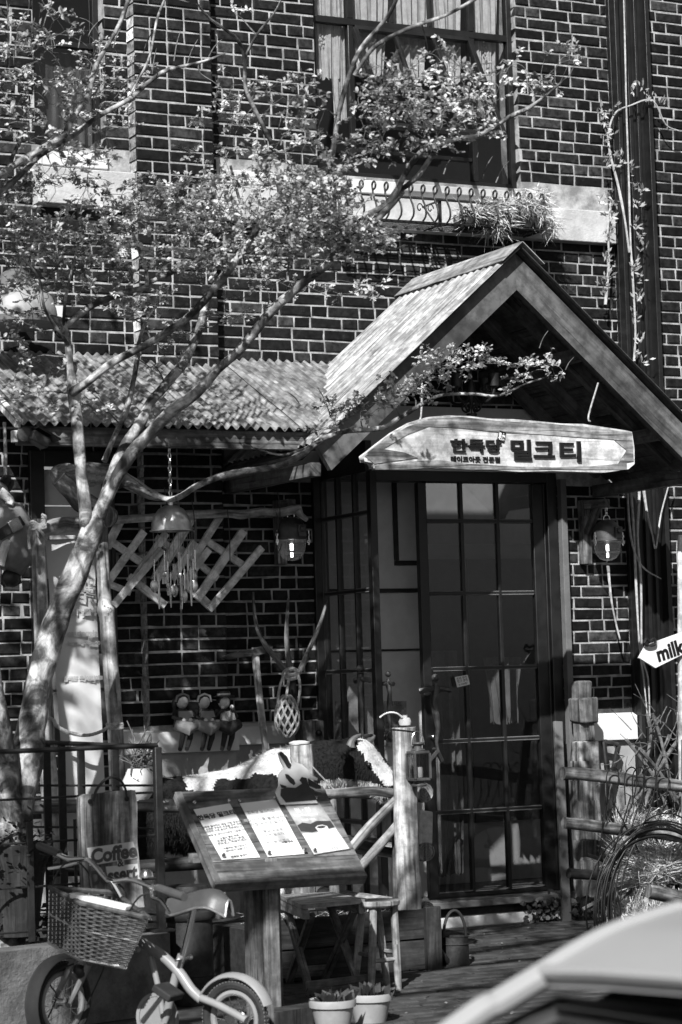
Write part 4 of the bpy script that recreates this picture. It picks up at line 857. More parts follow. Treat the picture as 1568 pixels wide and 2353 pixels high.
# ---------------------------------------------------------------- climbing doll on a rope at the left edge
D_ = thing('climbing_doll', 'stuffed climbing doll with backpack strap and fur trim on a rope at the left edge', 'doll', P(20, 1330, -1.2)); Yd = -1.2
dp = lambda x, y, d=0: P(x, y, Yd + d)
b = MB(); b.tube(sm([tuple(dp(10, 970)), tuple(dp(12, 1100)), tuple(dp(-5, 1400))], 3), .009, 6, bump=.2); b.build('rope', M['rope'], D_)
b = MB()
b.tube([dp(-25, 1170), dp(5, 1190), dp(25, 1235), dp(28, 1280), dp(20, 1310)], [.06, .12, .13, .12, .07], 12)
b.tube([dp(-20, 1180), dp(-5, 1150), dp(8, 1130)], [.06, .05, .045], 9); b.tube([dp(38, 1215), dp(48, 1250), dp(42, 1290), dp(32, 1318)], [.05, .062, .052, .045], 10)
b.ball(dp(-20, 1140), .09, 12, 8)
o = b.build('body', M['figl'], D_); md = o.modifiers.new('r', 'REMESH'); md.mode = 'VOXEL'; md.voxel_size = .012; md.use_smooth_shade = True
b = MB(); b.ball(dp(14, 1112), (.035, .03, .045), 10, 8)
for k in range(4): b.tube([dp(8 + k * 5, 1112 - 3 * k, -.03), dp(4 + k * 4, 1104 - 2 * k, -.045), dp(8 + k * 3, 1100, -.03)], .011, 6)
b.tube([dp(22, 1120, -.02), dp(27, 1112, -.03), dp(28, 1104, -.02)], .011, 6); b.build('hand', M['fig'], D_)
b = MB(); b.ball(dp(25, 1328), (.05, .045, .045), 10, 8); b.tube([dp(10, 1325), dp(8, 1338), dp(14, 1346)], .016, 7); b.tube([dp(20, 1335), dp(22, 1347)], .016, 7); b.tube([dp(30, 1336), dp(34, 1348)], .015, 7); b.tube([dp(40, 1330), dp(45, 1342)], .015, 7); b.build('glove', M['fig'], D_)
for l_, r_ in (([(64, 1222), (40, 1224), (22, 1240), (8, 1268), (0, 1300)], .025), ([(0, 1128), (14, 1140), (24, 1150), (22, 1160)], .022)): b = MB(); b.tube(sm([tuple(dp(x, y, -.09)) for x, y in l_], 5), r_, 9, bump=.35); b.build('fur_trim', M['furw'], D_)
b = MB(); b.beam(dp(-5, 1232, -.13), dp(52, 1195, -.13), .05, .012, ZA); b.build('strap', M['fig'], D_, bev=.003); b = MB(); b.box(dp(35, 1206, -.145), (.06, .012, .06), Matrix.Rotation(-.5, 3, 'Y')); b.build('buckle', M['steelp'], D_, bev=.004)
# ================================================================ banner between two rough posts
def logt(name, label, cat, lst, Y, rpx, mat='post', group=None, bump=.12, n=10, seed=0):
    q = sm([tuple(P(x, y, Y)) for x, y in lst], 4); k = S(q[0]); b = MB(); r = rpx if hasattr(rpx, '__len__') else [rpx] * len(lst)
    rr = [c[0] for c in sm([(a,) for a in r], 4)]; b.tube(q, [a / k for a in rr], n, bump=bump, seed=seed)
    return tag(b.build(name, M[mat], None, ang=50), label, cat, group)
logt('rough_post', 'peeled rough post left of the hanging banner, tied with rope at its top', 'post', [(88, 1193), (90, 1280), (94, 1400), (100, 1550), (108, 1700), (118, 1900), (122, 2080)], -1.42, [16, 16, 18, 19, 19, 20, 20], 'post', seed=1)
logt('rough_post', 'peeled rough post with a big knot right of the hanging banner', 'post', [(232, 1190), (236, 1280), (241, 1380), (243, 1402), (246, 1430), (256, 1560), (266, 1700), (272, 1900), (276, 2080)], -1.42, [15, 15, 17, 21, 17, 18, 19, 20, 20], 'post', seed=5)
logt('cross_log', 'short pale log lashed across the tops of the two rough posts', 'log', [(88, 1222), (110, 1214), (140, 1206), (165, 1205), (200, 1200), (240, 1195)], -1.5, [17, 18, 19, 17, 16, 16], 'post', seed=9)
b = MB()
for k in range(4): b.tube(sm(pts([(68, 1202 + k * 5), (76, 1198 + k * 6), (92, 1206 + k * 3), (106, 1190 + k * 7), (96, 1182 + k * 6)], -1.56), 4), .007, 6, bump=.3)
b.tube(sm(pts([(72, 1206), (66, 1230), (68, 1262)], -1.56), 3), .008, 6, bump=.3); b.tube(sm(pts([(84, 1212), (98, 1226), (108, 1240)], -1.57), 3), .008, 6, bump=.3)
tag(b.build('rope_lashing', M['rope'], None), 'rope lashing tied round the top of the left rough post', 'rope')
b = MB(); b.tube(sm(pts([(112, 1650), (124, 1656), (130, 1668), (160, 1684), (200, 1690), (235, 1680), (250, 1668), (264, 1665), (282, 1664)], -1.52), 4), .0085, 7, bump=.25)
for k in range(3): b.tube(sm(pts([(244, 1664 + k * 4), (262, 1667 + k * 4), (283, 1664 + k * 4)], -1.52), 3), .007, 6, bump=.2)
tag(b.build('slack_rope', M['rope'], None), 'slack pale rope strung between the two rough posts across the banner', 'rope')
BN = thing('hanging_banner', 'tall white cloth banner seen from the back with leaf shadows falling on it', 'banner', P(175, 1800, -1.36))
b = MB(); nx, nz_ = 10, 26; vs = []
for j in range(nz_ + 1):
    t = j / nz_
    for i in range(nx + 1):
        u = i / nx; x = 104 + 54 * t + (111 - 21 * t) * u; vs.append(P(x, 1236 + 720 * t, -1.37 + .008 * math.sin(u * 7 + t * 3) + .006 * math.sin(t * 9)))
b.add(vs, [(j * (nx + 1) + i, j * (nx + 1) + i + 1, (j + 1) * (nx + 1) + i + 1, (j + 1) * (nx + 1) + i) for j in range(nz_) for i in range(nx)]); b.build('cloth', M['banner'], BN)
for s_, x, y, h in (('밀크', 190, 1360, .075), ('티', 186, 1388, .075), ('Milk Tea', 188, 1414, .042), ('signature', 190, 1462, .042), ('Cacao * Caramel', 194, 1482, .024), ('테이크아웃 전문점', 192, 1564, .026)):
    k = MB(); text_mb(k, s_, P(x, y, -1.386), -XA, ZA, h, .001, .002, 'CENTER'); k.build('lettering', M['bprint'], BN)
b = MB(); b.beam(P(98, 1236, -1.375), P(222, 1234, -1.375), .02, .02); b.build('top_bar', M['post'], BN, bev=.003)
STU = thing('driftwood_log', 'big weathered driftwood trunk lying across behind the tree fork', 'log', P(220, 1190, -1.0))
b = MB(); q = sm([tuple(P(x, y, -1.05)) for x, y in ((122, 1096), (135, 1092), (165, 1094), (210, 1090), (260, 1088), (300, 1110), (345, 1135), (380, 1145))], 4); rr = [c[0] for c in sm([(a,) for a in (16, 27, 30, 25, 20, 17, 12, 6)], 4)]; b.tube(q, [a / S(q[0]) for a in rr], 12, bump=.3, seed=3); b.build('trunk', M['log'], STU, ang=60)
b = MB(); q = sm([tuple(P(x, y, -1.15)) for x, y in ((135, 1100), (160, 1125), (185, 1150), (215, 1165), (240, 1190))], 4); b.tube(q, [a / S(q[0]) for a in [c[0] for c in sm([(a,) for a in (20, 24, 22, 24, 20)], 4)]], 11, bump=.35, seed=8); b.build('limb', M['log'], STU, ang=60)
b = MB(); c = P(247, 1187, -1.62); b.ball(c, .052, 12, 9); b.build('cut_knot', M['log'], STU)
# ================================================================ the tree
TREE = thing('crape_myrtle_tree', 'smooth-barked tree with pale forked limbs and small young leaves in front of the shop', 'tree', P(25, 2140, -2.0))
nodes = []                                    # (point, radius)
def limb(lst, y0, y1, seed=0, nm='limb', par=TREE, bump=.14):
    q = sm([tuple(P(x, y, y0 + (y1 - y0) * i / max(1, len(lst) - 1))) + (w,) for i, (x, y, w) in enumerate(lst)], 4); k = [S(c[:3]) for c in q]
    b = MB(); r = [max(.002, c[3] / a) for c, a in zip(q, k)]; b.tube(q, r, 10 if max(r) > .02 else 7, bump=bump, seed=seed)
    for c, rr in zip(q, r): nodes.append((V(c[:3]), rr))
    return b.build(nm, M['bark_t'], par, ang=60)
limb([(10, 2180, 46), (26, 2000, 42), (36, 1880, 43), (58, 1760, 40), (76, 1650, 33), (94, 1550, 32), (122, 1450, 30), (155, 1360, 29), (186, 1285, 28), (212, 1215, 26), (222, 1180, 20)], -2.05, -2.0, 1, 'trunk', bump=.2)
limb([(-30, 1480, 22), (-14, 1600, 26), (4, 1700, 28), (20, 1800, 30), (30, 1890, 34)], -2.2, -2.05, 2, 'second_stem', bump=.2)
limb([(206, 1235, 20), (196, 1170, 15.5), (186, 1080, 14), (178, 980, 13.5), (168, 900, 13.5), (162, 850, 10), (156, 790, 8.5), (146, 750, 8), (140, 730, 6)], -2.0, -2.05, 3)
limb([(166, 902, 11), (200, 878, 9.5), (260, 832, 9), (330, 795, 9), (400, 752, 9), (450, 712, 9), (510, 640, 9.5), (555, 580, 9), (600, 512, 9), (645, 455, 9), (700, 415, 8), (755, 390, 8), (765, 350, 6), (778, 262, 6), (801, 180, 6), (831, 109, 5), (890, 40, 5), (915, -10, 4)], -2.05, -3.5, 4)
limb([(815, 172, 4.5), (846, 124, 5), (880, 94, 5), (951, 60, 5), (1026, 34, 4), (1097, -5, 4)], -3.3, -3.6, 5)
limb([(134, 768, 6), (175, 728, 7.5), (225, 695, 7.5), (295, 670, 7), (335, 660, 6.5), (345, 648, 6), (395, 625, 6), (470, 590, 5), (540, 555, 4)], -2.05, -1.9, 6)
limb([(338, 655, 5), (336, 620, 4.5), (318, 570, 4), (300, 520, 3), (290, 470, 2.5)], -2.0, -2.1, 7)
limb([(222, 1195, 17), (256, 1120, 15.5), (300, 1045, 15), (350, 990, 14), (395, 945, 13), (450, 905, 11.5), (500, 850, 11), (550, 805, 11), (590, 755, 11), (628, 710, 11), (668, 675, 11), (702, 645, 11), (735, 620, 11), (758, 598, 9), (785, 545, 7.5), (825, 505, 8), (880, 475, 8), (908, 445, 7.5), (925, 412, 7), (950, 370, 7), (980, 342, 7), (1045, 319, 6), (1101, 311, 6), (1168, 270, 5.5), (1217, 247, 4.5), (1260, 215, 3), (1300, 180, 2)], -2.0, -3.8, 8)
limb([(906, 445, 6), (930, 430, 6), (960, 405, 6), (985, 370, 6), (1000, 345, 5)], -3.15, -3.4, 9)
limb([(760, 596, 8), (800, 560, 8), (850, 520, 8), (900, 470, 8), (925, 440, 7)], -2.95, -3.2, 10)
limb([(218, 1200, 15), (240, 1145, 14), (262, 1080, 13), (290, 1020, 13), (325, 970, 13), (345, 925, 11), (372, 895, 11), (400, 860, 11), (422, 835, 10), (450, 778, 10), (466, 730, 10), (476, 690, 7), (500, 660, 5)], -1.95, -1.55, 11)
limb([(245, 1130, 8), (285, 1112, 7.5), (320, 1122, 7), (358, 1140, 6.5), (392, 1148, 7), (420, 1138, 7), (450, 1118, 7.5), (500, 1097, 7.5), (560, 1083, 7.5), (640, 1071, 7), (690, 1048, 7), (740, 1010, 6), (800, 990, 6.5), (876, 984, 6.5), (921, 959, 6), (989, 918, 5), (1026, 907, 4), (1090, 905, 3.6), (1146, 909, 3.2), (1214, 880, 2.6), (1274, 862, 2)], -1.8, -2.25, 12)
limb([(740, 1010, 4), (700, 1030, 3), (640, 1045, 2.5), (560, 1020, 2)], -2.07, -1.9, 13)
limb([(-40, 425, 8), (0, 400, 8), (56, 364, 8), (130, 322, 8.5), (150, 310, 8), (163, 278, 7), (199, 225, 6.5), (212, 180, 6), (221, 150, 6), (244, 109, 5), (274, 56, 5), (297, -5, 5)], -2.5, -2.3, 14)
limb([(-30, 470, 7), (46, 402, 7.5), (86, 360, 7.5), (125, 335, 7), (160, 315, 7), (225, 268, 6), (275, 240, 6), (300, 225, 6), (340, 190, 5), (375, 165, 5), (412, 154, 4), (470, 140, 3), (517, 122, 2.5)], -2.45, -2.1, 15)
limb([(11, 408, 5), (30, 356, 5), (52, 307, 4), (40, 270, 3)], -2.45, -2.5, 16)
limb([(644, 455, 6), (636, 375, 5.5), (620, 320, 5), (590, 260, 5), (565, 200, 5), (562, 130, 5), (545, 90, 4.5), (517, 67, 4), (480, 40, 3), (455, 10, 3)], -2.82, -3.2, 17)
limb([(560, 140, 3.5), (590, 80, 3), (630, 30, 2.5), (650, -10, 2)], -3.0, -3.2, 18)
limb([(295, 225, 3), (340, 140, 3), (352, 90, 3), (362, 40, 3), (380, -5, 3)], -2.2, -2.2, 19)
limb([(555, 575, 4.5), (560, 500, 4), (545, 440, 3.5), (530, 380, 3)], -1.95, -2.1, 20)
limb([(318, 810, 6), (306, 880, 6), (290, 945, 6.5), (262, 1005, 6), (240, 1060, 7)], -1.5, -1.6, 21)
limb([(310, 850, 4), (318, 790, 4), (340, 730, 4), (370, 690, 3)], -1.55, -1.7, 22)
limb([(155, 790, 5), (120, 740, 4), (100, 700, 3.5), (90, 640, 3), (50, 590, 2.5)], -2.05, -2.3, 23)
limb([(146, 750, 4), (150, 690, 3.5), (165, 620, 3), (180, 560, 2.5)], -2.05, -2.2, 24)
limb([(600, 512, 4), (660, 500, 3.5), (720, 520, 3)], -2.7, -3.1, 25)
# twigs grown towards leaf clusters, each joined to the nearest wood
rr = random.Random(11); tips = []
def clus(cx, cy, rx, ry, n, y0=-2.3, y1=-1.5, k=1.0):
    for _ in range(n):
        while True:
            u, v = rr.uniform(-1, 1), rr.uniform(-1, 1)
            if u * u + v * v < 1: break
        tips.append((P(cx + u * rx, cy + v * ry, rr.uniform(y0, y1)), k))
for a in ((120, 90, 150, 55, 20), (60, 130, 80, 40, 20), (110, 190, 130, 50, 40), (250, 165, 110, 45, 34), (215, 235, 80, 40, 18), (55, 270, 70, 60, 26), (150, 300, 70, 60, 18), (250, 270, 60, 40, 10), (175, 345, 60, 16, 12), (240, 360, 50, 14, 8), (150, 415, 90, 22, 16), (40, 440, 50, 40, 20), (60, 520, 90, 40, 34), (120, 580, 130, 50, 62), (240, 500, 100, 60, 40), (300, 590, 80, 40, 24),
          (400, 440, 120, 30, 42), (520, 430, 100, 28, 34), (400, 500, 160, 45, 80), (540, 510, 150, 50, 90), (680, 500, 120, 50, 70), (640, 420, 80, 40, 30), (760, 470, 90, 40, 46), (790, 540, 100, 36, 48), (880, 555, 60, 16, 16), (700, 580, 110, 30, 34), (540, 600, 130, 36, 44), (420, 590, 90, 40, 28), (600, 660, 90, 30, 14), (800, 665, 110, 18, 14),
          (530, 190, 50, 30, 9), (500, 260, 60, 30, 12), (560, 270, 60, 25, 10), (500, 345, 70, 24, 14), (580, 350, 60, 24, 12), (610, 215, 50, 24, 10), (680, 250, 70, 40, 18), (720, 180, 60, 20, 8), (540, 20, 40, 20, 5), (690, 330, 60, 30, 14), (740, 400, 70, 40, 26),
          (890, 180, 80, 40, 36), (870, 260, 70, 50, 40), (960, 240, 90, 60, 56), (1040, 200, 80, 60, 46), (1040, 280, 90, 40, 34), (940, 330, 90, 30, 30), (830, 340, 60, 30, 20), (1110, 265, 60, 40, 20), (1130, 190, 40, 30, 8), (1180, 165, 30, 24, 6), (1250, 200, 60, 14, 10), (1290, 130, 40, 22, 8), (1240, 185, 40, 10, 6), (1000, 120, 60, 20, 6),
          (120, 655, 100, 30, 26), (40, 700, 60, 50, 18), (230, 640, 80, 30, 18), (340, 690, 70, 26, 14), (300, 720, 50, 20, 8), (520, 725, 50, 16, 8), (400, 760, 40, 20, 5), (60, 800, 60, 40, 10), (100, 900, 100, 50, 12), (240, 930, 80, 40, 8), (380, 830, 60, 30, 6)): yy = (-4.0, -3.2) if a[0] > 560 and a[1] < 410 else (-3.6, -2.9) if a[0] > 560 and a[1] < 640 else (-3.0, -2.2) if a[0] > 330 and a[1] < 640 else (-2.3, -1.5); a = (*a[:4], int(a[4] * (.76 if a[1] < 380 else 1.2))); clus(*a, *yy)
for a in ((800, 945, 60, 22, 12), (860, 925, 60, 18, 12), (930, 900, 70, 25, 18), (985, 875, 50, 22, 16), (1010, 830, 60, 22, 16), (1080, 820, 60, 18, 16), (1130, 835, 50, 20, 10), (1170, 875, 40, 20, 7), (1215, 840, 40, 14, 8), (1270, 850, 30, 14, 6), (760, 975, 40, 20, 6)): clus(*a, -2.4, -2.05)
for a in ((-180, 100, 150, 160, 90), (-200, 350, 150, 160, 80), (-150, 600, 120, 120, 40), (80, -150, 200, 120, 60), (-200, -200, 150, 150, 50)): clus(*a, -3.0, -1.6, 1.2)
for y in (-120, 60, 250): limb([(-30, 470, 7), (-90, 380 + y * .3, 7), (-180, 200 + y, 5), (-240, 80 + y, 3)], -2.45, -2.4, 30 + y)
limb([(297, -5, 5), (310, -90, 5), (280, -200, 3)], -2.3, -2.3, 41); limb([(915, -10, 3), (700, -120, 3), (560, -200, 2)], -3.5, -3.0, 42)
limb([(-30, 1480, 22), (-70, 1200, 16), (-130, 950, 12), (-190, 700, 8), (-220, 500, 4)], -2.2, -2.7, 51); limb([(-100, 1100, 9), (-60, 850, 7), (-40, 650, 5), (-20, 520, 3)], -2.3, -2.4, 52); limb([(-150, 860, 8), (-260, 700, 6), (-330, 560, 3)], -2.6, -2.9, 53)  # unseen limbs beyond the left edge, added to carry shading leaves
for _ in range(330): tips.append((V((rr.uniform(-4.1, -2.5), rr.uniform(-3.15, -2.1), rr.uniform(3.2, 4.5))), 1.3))  # unseen leaf tips added to shade the lower wall
def limbw(l, r):
    q = sm([tuple(c) for c in l], 5); b = MB(); b.tube(q, [r * (1 - .75 * i / (len(q) - 1)) for i in range(len(q))], 8, bump=.14); nodes.extend((V(c), .02) for c in q); b.build('limb', M['bark_t'], TREE)
b0 = P(-140, 900, -2.55); limbw([b0, (-3.3, -2.9, 3.9), (-3.9, -3.3, 4.6), (-4.3, -3.6, 5.1)], .03); limbw([(-3.3, -2.9, 3.9), (-3.6, -3.4, 4.5), (-3.8, -4.0, 5.0)], .02)
for _ in range(330): tips.append((V((rr.uniform(-4.8, -3.15), rr.uniform(-4.3, -2.8), rr.uniform(4.1, 5.5))), 2.0))  # further unseen, larger leaves added to deepen the shade on the wall
def land(p):
    t = -1.37 - p.y; return p.z - 1.02 * t, p.x + .8 * t
tips = [t for t in tips if not (t[1] > 1.1 and .8 < land(t[0])[0] < 2.35 and -2.25 < land(t[0])[1] < -1.6 and rr.random() < .75)]  # thin the added leaves where they would darken the banner
tips.sort(key=lambda t: min((t[0] - q[0]).length_squared for q in nodes[::3]))
twg = MB(); lf = MB(); grid = [(q, r) for q, r in nodes if r < .035]
import numpy as np
GP_ = np.array([tuple(q) for q, r in grid] + [(0, 0, 0)] * (len(tips) * 5), dtype=np.float64); GR = [r for q, r in grid] + [0] * (len(tips) * 5); ng = len(grid)
for tp, kk in tips:
    d2 = ((GP_[:ng] - np.array(tuple(tp))) ** 2).sum(1) + .35 * np.maximum(0, GP_[:ng, 2] - tp.z + .02) ** 2
    j = int(d2.argmin()); a = V(GP_[j]); L = (tp - a).length
    if L > 1.1: continue
    r0 = min(.0045 + .004 * L, max(GR[j] * .7, .0016)); side = V((rr.gauss(0, 1), rr.gauss(0, 1), rr.gauss(0, .6))) * L * .13
    m1 = a.lerp(tp, .35) + side; m2 = a.lerp(tp, .7) + side * .7 + ZA * L * .05; q = sm([tuple(a), tuple(m1), tuple(m2), tuple(tp)], 2)
    twg.tube(q, [max(.0012, r0 * (1 - .75 * i / (len(q) - 1))) for i in range(len(q))], 5, False)
    for i, c in enumerate(q[2:]):
        GP_[ng] = c; GR[ng] = max(.0012, r0 * (1 - .3 * (i + 2) / 6) * .8); ng += 1
    axis = (tp - m2).normalized()
    for s_ in range(rr.randint(1, 2)):            # side shoots with leaf whorls
        d = (axis + V((rr.gauss(0, .8), rr.gauss(0, .8), rr.gauss(.25, .6)))).normalized(); l = rr.uniform(.03, .085); e = tp + d * l
        twg.tube([tp, tp + d * l * .5 + ZA * .004, e], [.0014, .0012, .0008], 4, False)
        for k in range(rr.randint(7, 11)):
            t = rr.uniform(.2, 1.05); p = tp + d * l * t; u = (d * .5 + V((rr.gauss(0, .9), rr.gauss(0, .9), rr.gauss(.05, .5)))).normalized(); ll = rr.uniform(.015, .029) * kk; up_ = V((rr.gauss(-.55, .5), rr.gauss(-.75, .5), 1)).normalized()
            sd = u.cross(up_); sd = sd.normalized() * ll * .29; nn = sd.cross(u).normalized() * ll * .1
            lf.add([p, p + u * ll * .35 + sd - nn * -1, p + u * ll, p + u * ll * .35 - sd + nn, p + u * ll * .45, p + u * ll * .75 + sd * .75 + nn, p + u * ll * .75 - sd * .75 + nn], [(0, 1, 4), (1, 5, 4), (5, 2, 4), (2, 6, 4), (6, 3, 4), (3, 0, 4)])
# bare upright shoots
for x, y, dx, dy in ((330, 120, 30, -60), (400, 140, 15, -70), (430, 150, 25, -60), (480, 130, 30, -40), (300, 210, 40, -60), (350, 170, 10, -60), (240, 190, -10, -50), (70, 100, 10, -60), (20, 60, -5, -60), (100, 60, 20, -50), (180, 110, 15, -50), (200, 90, 25, -40), (260, 110, 20, -50), (640, 300, 15, -50), (1020, 400, 20, -40), (1090, 400, 10, -50), (1140, 420, 30, -50), (1110, 410, 25, -55), (380, 700, 15, -60), (610, 330, -10, -40), (1300, 850, 20, -30), (890, 640, 20, -20), (1240, 800, 20, -40), (690, 930, -30, -30), (760, 960, -30, -70)):
    Y = -2.1 if y > 600 else -3.4 if x > 800 else -2.9 if x > 560 else -2.1; q = sm(pts([(x, y), (x + dx * .4, y + dy * .55), (x + dx, y + dy)], Y), 3); twg.tube(q, [.0035, .003, .003, .0028, .0025, .002, .0012], 5)
stuff(twg.build('twigs', M['dry'], TREE, ang=80)); stuff(lf.build('foliage', M['leaf'], TREE, smooth=False))

# ---------------------------------------------------------------- unseen tree added at the kerb so that its crown shades the yard
ST = thing('unseen_shade_tree', 'leafy unseen tree added at the kerb left of the view to shade the yard', 'tree', (-5.7, -6.3, -.42))
b = MB(); q = sm([(-5.7, -6.3, -.42, .16), (-5.68, -6.3, 1.2, .13), (-5.6, -6.25, 2.8, .11), (-5.4, -6.2, 4.2, .09)], 4); b.tube([c[:3] for c in q], [c[3] for c in q], 12, bump=.15); b.build('trunk', M['bark_t'], ST)
rr = random.Random(17); wood_ = []
for k in range(9):
    e = V((rr.uniform(-6.4, -2.2), rr.uniform(-8.2, -4.4), rr.uniform(5.0, 6.2))); a = V((-5.55, -6.25, 3.4 + .1 * k)); mid = a.lerp(e, .5) + V((0, 0, .25)); q = sm([tuple(a), tuple(mid), tuple(e)], 6); b = MB(); b.tube(q, [.05 * (1 - .8 * i / (len(q) - 1)) + .006 for i in range(len(q))], 8, bump=.15); b.build('limb', M['bark_t'], ST); wood_ += [V(c) for c in q[4:]]
L = MB(); tw = MB()
for k in range(360):
    t = V((rr.uniform(-6.6, -1.7), rr.uniform(-8.3, -4.2), rr.uniform(4.9, 6.3))); a = min(wood_, key=lambda w_: (w_ - t).length)
    g_ = nz(t, .9, 5)
    if g_ < .1: continue
    tw.tube([a, a.lerp(t, .5) + ZA * .05, t], [.008, .006, .003], 5, False)
    for j in range(20):
        p = t + V((rr.gauss(0, .16), rr.gauss(0, .16), rr.gauss(0, .1))); u = V((rr.gauss(0, 1), rr.gauss(0, 1), rr.gauss(0, .5))).normalized() * rr.uniform(.05, .085); s_ = u.cross(V((rr.gauss(0, .5), rr.gauss(0, .5), 1))).normalized() * u.length * .32; L.add([p, p + u * .5 + s_, p + u, p + u * .5 - s_], [(0, 1, 2, 3)])
stuff(tw.build('twigs', M['bark_t'], ST)); stuff(L.build('foliage', M['leaf'], ST, smooth=False))
# ================================================================ concrete planter, railing, sign
CPL = thing('concrete_planter', 'rough cast concrete planter wall in the lower left corner behind the bicycle', 'planter', P(390, 2300, -2.4))
c0, c1 = P(392, 2136, -2.36), P(-60, 2205, -2.62); zt_ = (c0.z + c1.z) / 2
b = MB(); inw = V((-(c1 - c0).y, (c1 - c0).x, 0)).normalized() * -1
if inw.y < 0: inw = -inw
A0, A1 = V((c0.x, c0.y, 0)), V((c1.x, c1.y, 0)); A2, A3 = A1 + inw * .16, A0 + inw * .16
b.prism([A0, A1, A2, A3], ZA, zt_); b.build('front_wall', M['concd'], CPL, bev=.008)
b = MB(); B0 = A0 + inw * .162; B1 = B0 + YA * 1.25; b.prism([B0, B1, B1 - XA * .14, B0 - XA * .14], ZA, zt_ - .004); b.build('side_wall', M['concd'], CPL, bev=.008)
b = MB(); b.prism([A1 + inw * .17, A0 + inw * .17 - XA * .15, B1 - XA * .16, A1 + YA * 1.4], ZA, zt_ - .07); b.build('soil', M['soil'], CPL)
RL = thing('iron_railing', 'black iron railing cage with flat bars and thin rods standing on the concrete planter', 'railing', P(362, 2146, -2.3))
Yr = -2.28; top = P(361, 1717, Yr); bt = P(361, 2146, Yr); cx = top.x
def flat(p0, p1, w_, name): b = MB(); b.beam(p0, p1, w_, .012, XA); b.build(name, M['iron'], RL, bev=.002)
b = MB(); b.beam((cx, Yr, zt_), (cx, Yr, top.z), .035, .035, XA); b.build('corner_post', M['iron'], RL, bev=.004); b = MB(); b.ext(cx - .05, cx + .05, Yr - .04, Yr + .06, zt_ + .002, zt_ + .012); b.build('foot_plate', M['iron'], RL)
b = MB(); b.tube([(cx, Yr, top.z + .008), V((P(-40, 1737, Yr).x, Yr, top.z + .008))], .011, 8); b.build('top_rail', M['iron'], RL); bk = P(70, 1705, -1.62); b = MB(); b.tube([(cx, Yr, top.z), bk], .011, 8); b.build('top_rail', M['iron'], RL)
for x in (108, 143, 188, 266): p = V((cx, Yr, top.z)).lerp(bk, (361 - x) / 291); flat((p.x, p.y, zt_ - .05), (p.x, p.y, p.z - .008), .036, 'flat_bar')
p = P(68, 1900, Yr); flat((p.x, p.y, zt_), (p.x, p.y, top.z - .3), .03, 'flat_bar')
for k in range(5):
    z = top.z - .2 - k * .19; b = MB(); b.tube([(cx, Yr + .01, z), (P(-40, 1900, Yr).x, Yr + .01, z)], .0055, 6); b.tube([(cx, Yr, z + .03), (bk.x, bk.y, z + .03)], .0055, 6); b.build('wire_rod', M['iron'], RL)
for x in (168, 172): p = P(x, 1800, -2.26); b = MB(); b.tube([(p.x, p.y, zt_), (p.x, p.y, top.z - .3)], .004, 5); b.build('wire_rod', M['iron'], RL)
CS = thing('coffee_sign', 'weathered plank sign reading Coffee & Dessert hung on the railing by a wire loop', 'sign', P(250, 2100, -2.4)); Ys = -2.39
q = [(184, 1833), (196, 1826), (230, 1824), (268, 1818), (311, 1816), (316, 1850), (316, 1940), (324, 2010), (332, 2085), (222, 2090), (196, 2080), (190, 1990), (186, 1900)]
b = MB(); b.prism([P(x, y, Ys) for x, y in q], YA, .045); b.build('plank', M['log'], CS, bev=.006)
def onS(x, y): return P(x, y, Ys - .002)
for q in ([(200, 1949), (306, 1934), (314, 1965), (314, 1972), (206, 1990)], [(243, 1992), (316, 1985), (322, 2020), (250, 2032)], [(268, 1972), (284, 1970), (286, 1990), (270, 1992)]): b = MB(); b.prism([onS(x, y) for x, y in q], -YA, .002); b.build('painted_label', M['plaster'], CS)
k = MB(); dx = (P(310, 1955, Ys) - P(210, 1970, Ys)).normalized(); sS = S(P(250, 1960, Ys))
for s_, x, y, h, of, xs in (('Coffee', 209, 1984, 44, .0035, .95), ('&', 270, 1992, 24, .001, 1), ('Dessert', 206, 2035, 44, .0035, .83)): k = MB(); text_mb(k, s_, P(x, y, Ys - .0045), dx, ZA, h / sS, .001, of, 'LEFT', 1, xs); k.build('lettering', M['ink2'], CS)
b = MB(); b.tube(sm(pts([(214, 1842), (222, 1815), (240, 1794), (258, 1786), (276, 1793), (288, 1812), (291, 1835)], Ys - .02), 4), .006, 6)
for x, y in ((207, 1842), (291, 1836)): b.lathe([(.011, 0), (.011, .006)], P(x, y, Ys - .004), 10, Matrix.Rotation(math.radians(90), 3, 'X'))
b.build('wire_loop', M['iron'], CS)
# dried plant in a pale pot hung on the railing corner
DP = thing('dried_plant', 'tangle of dry thorny twigs in a pale pot at the railing corner', 'dried plant', P(315, 1810, -1.7)); b = MB(); rr = random.Random(4)
for _ in range(90):
    p = P(300 + rr.gauss(20, 12), 1790 - rr.random() * 60, -1.7 + rr.uniform(-.05, .05)); e = p + V((rr.gauss(0, .05), rr.gauss(0, .04), rr.gauss(.03, .05))); b.tube([p, (p + e) / 2 + V((rr.gauss(0, .012), 0, rr.gauss(0, .012))), e], [.004, .0035, .002], 5, False)
stuff(b.build('twigs', M['dry'], DP)); b = MB(); c = P(319, 1808, -1.7); b.lathe([(.045, -.06), (.075, -.02), (.08, .02), (.06, .06), (.05, .085)], c, 16); b.build('pot', M['plaster'], DP)
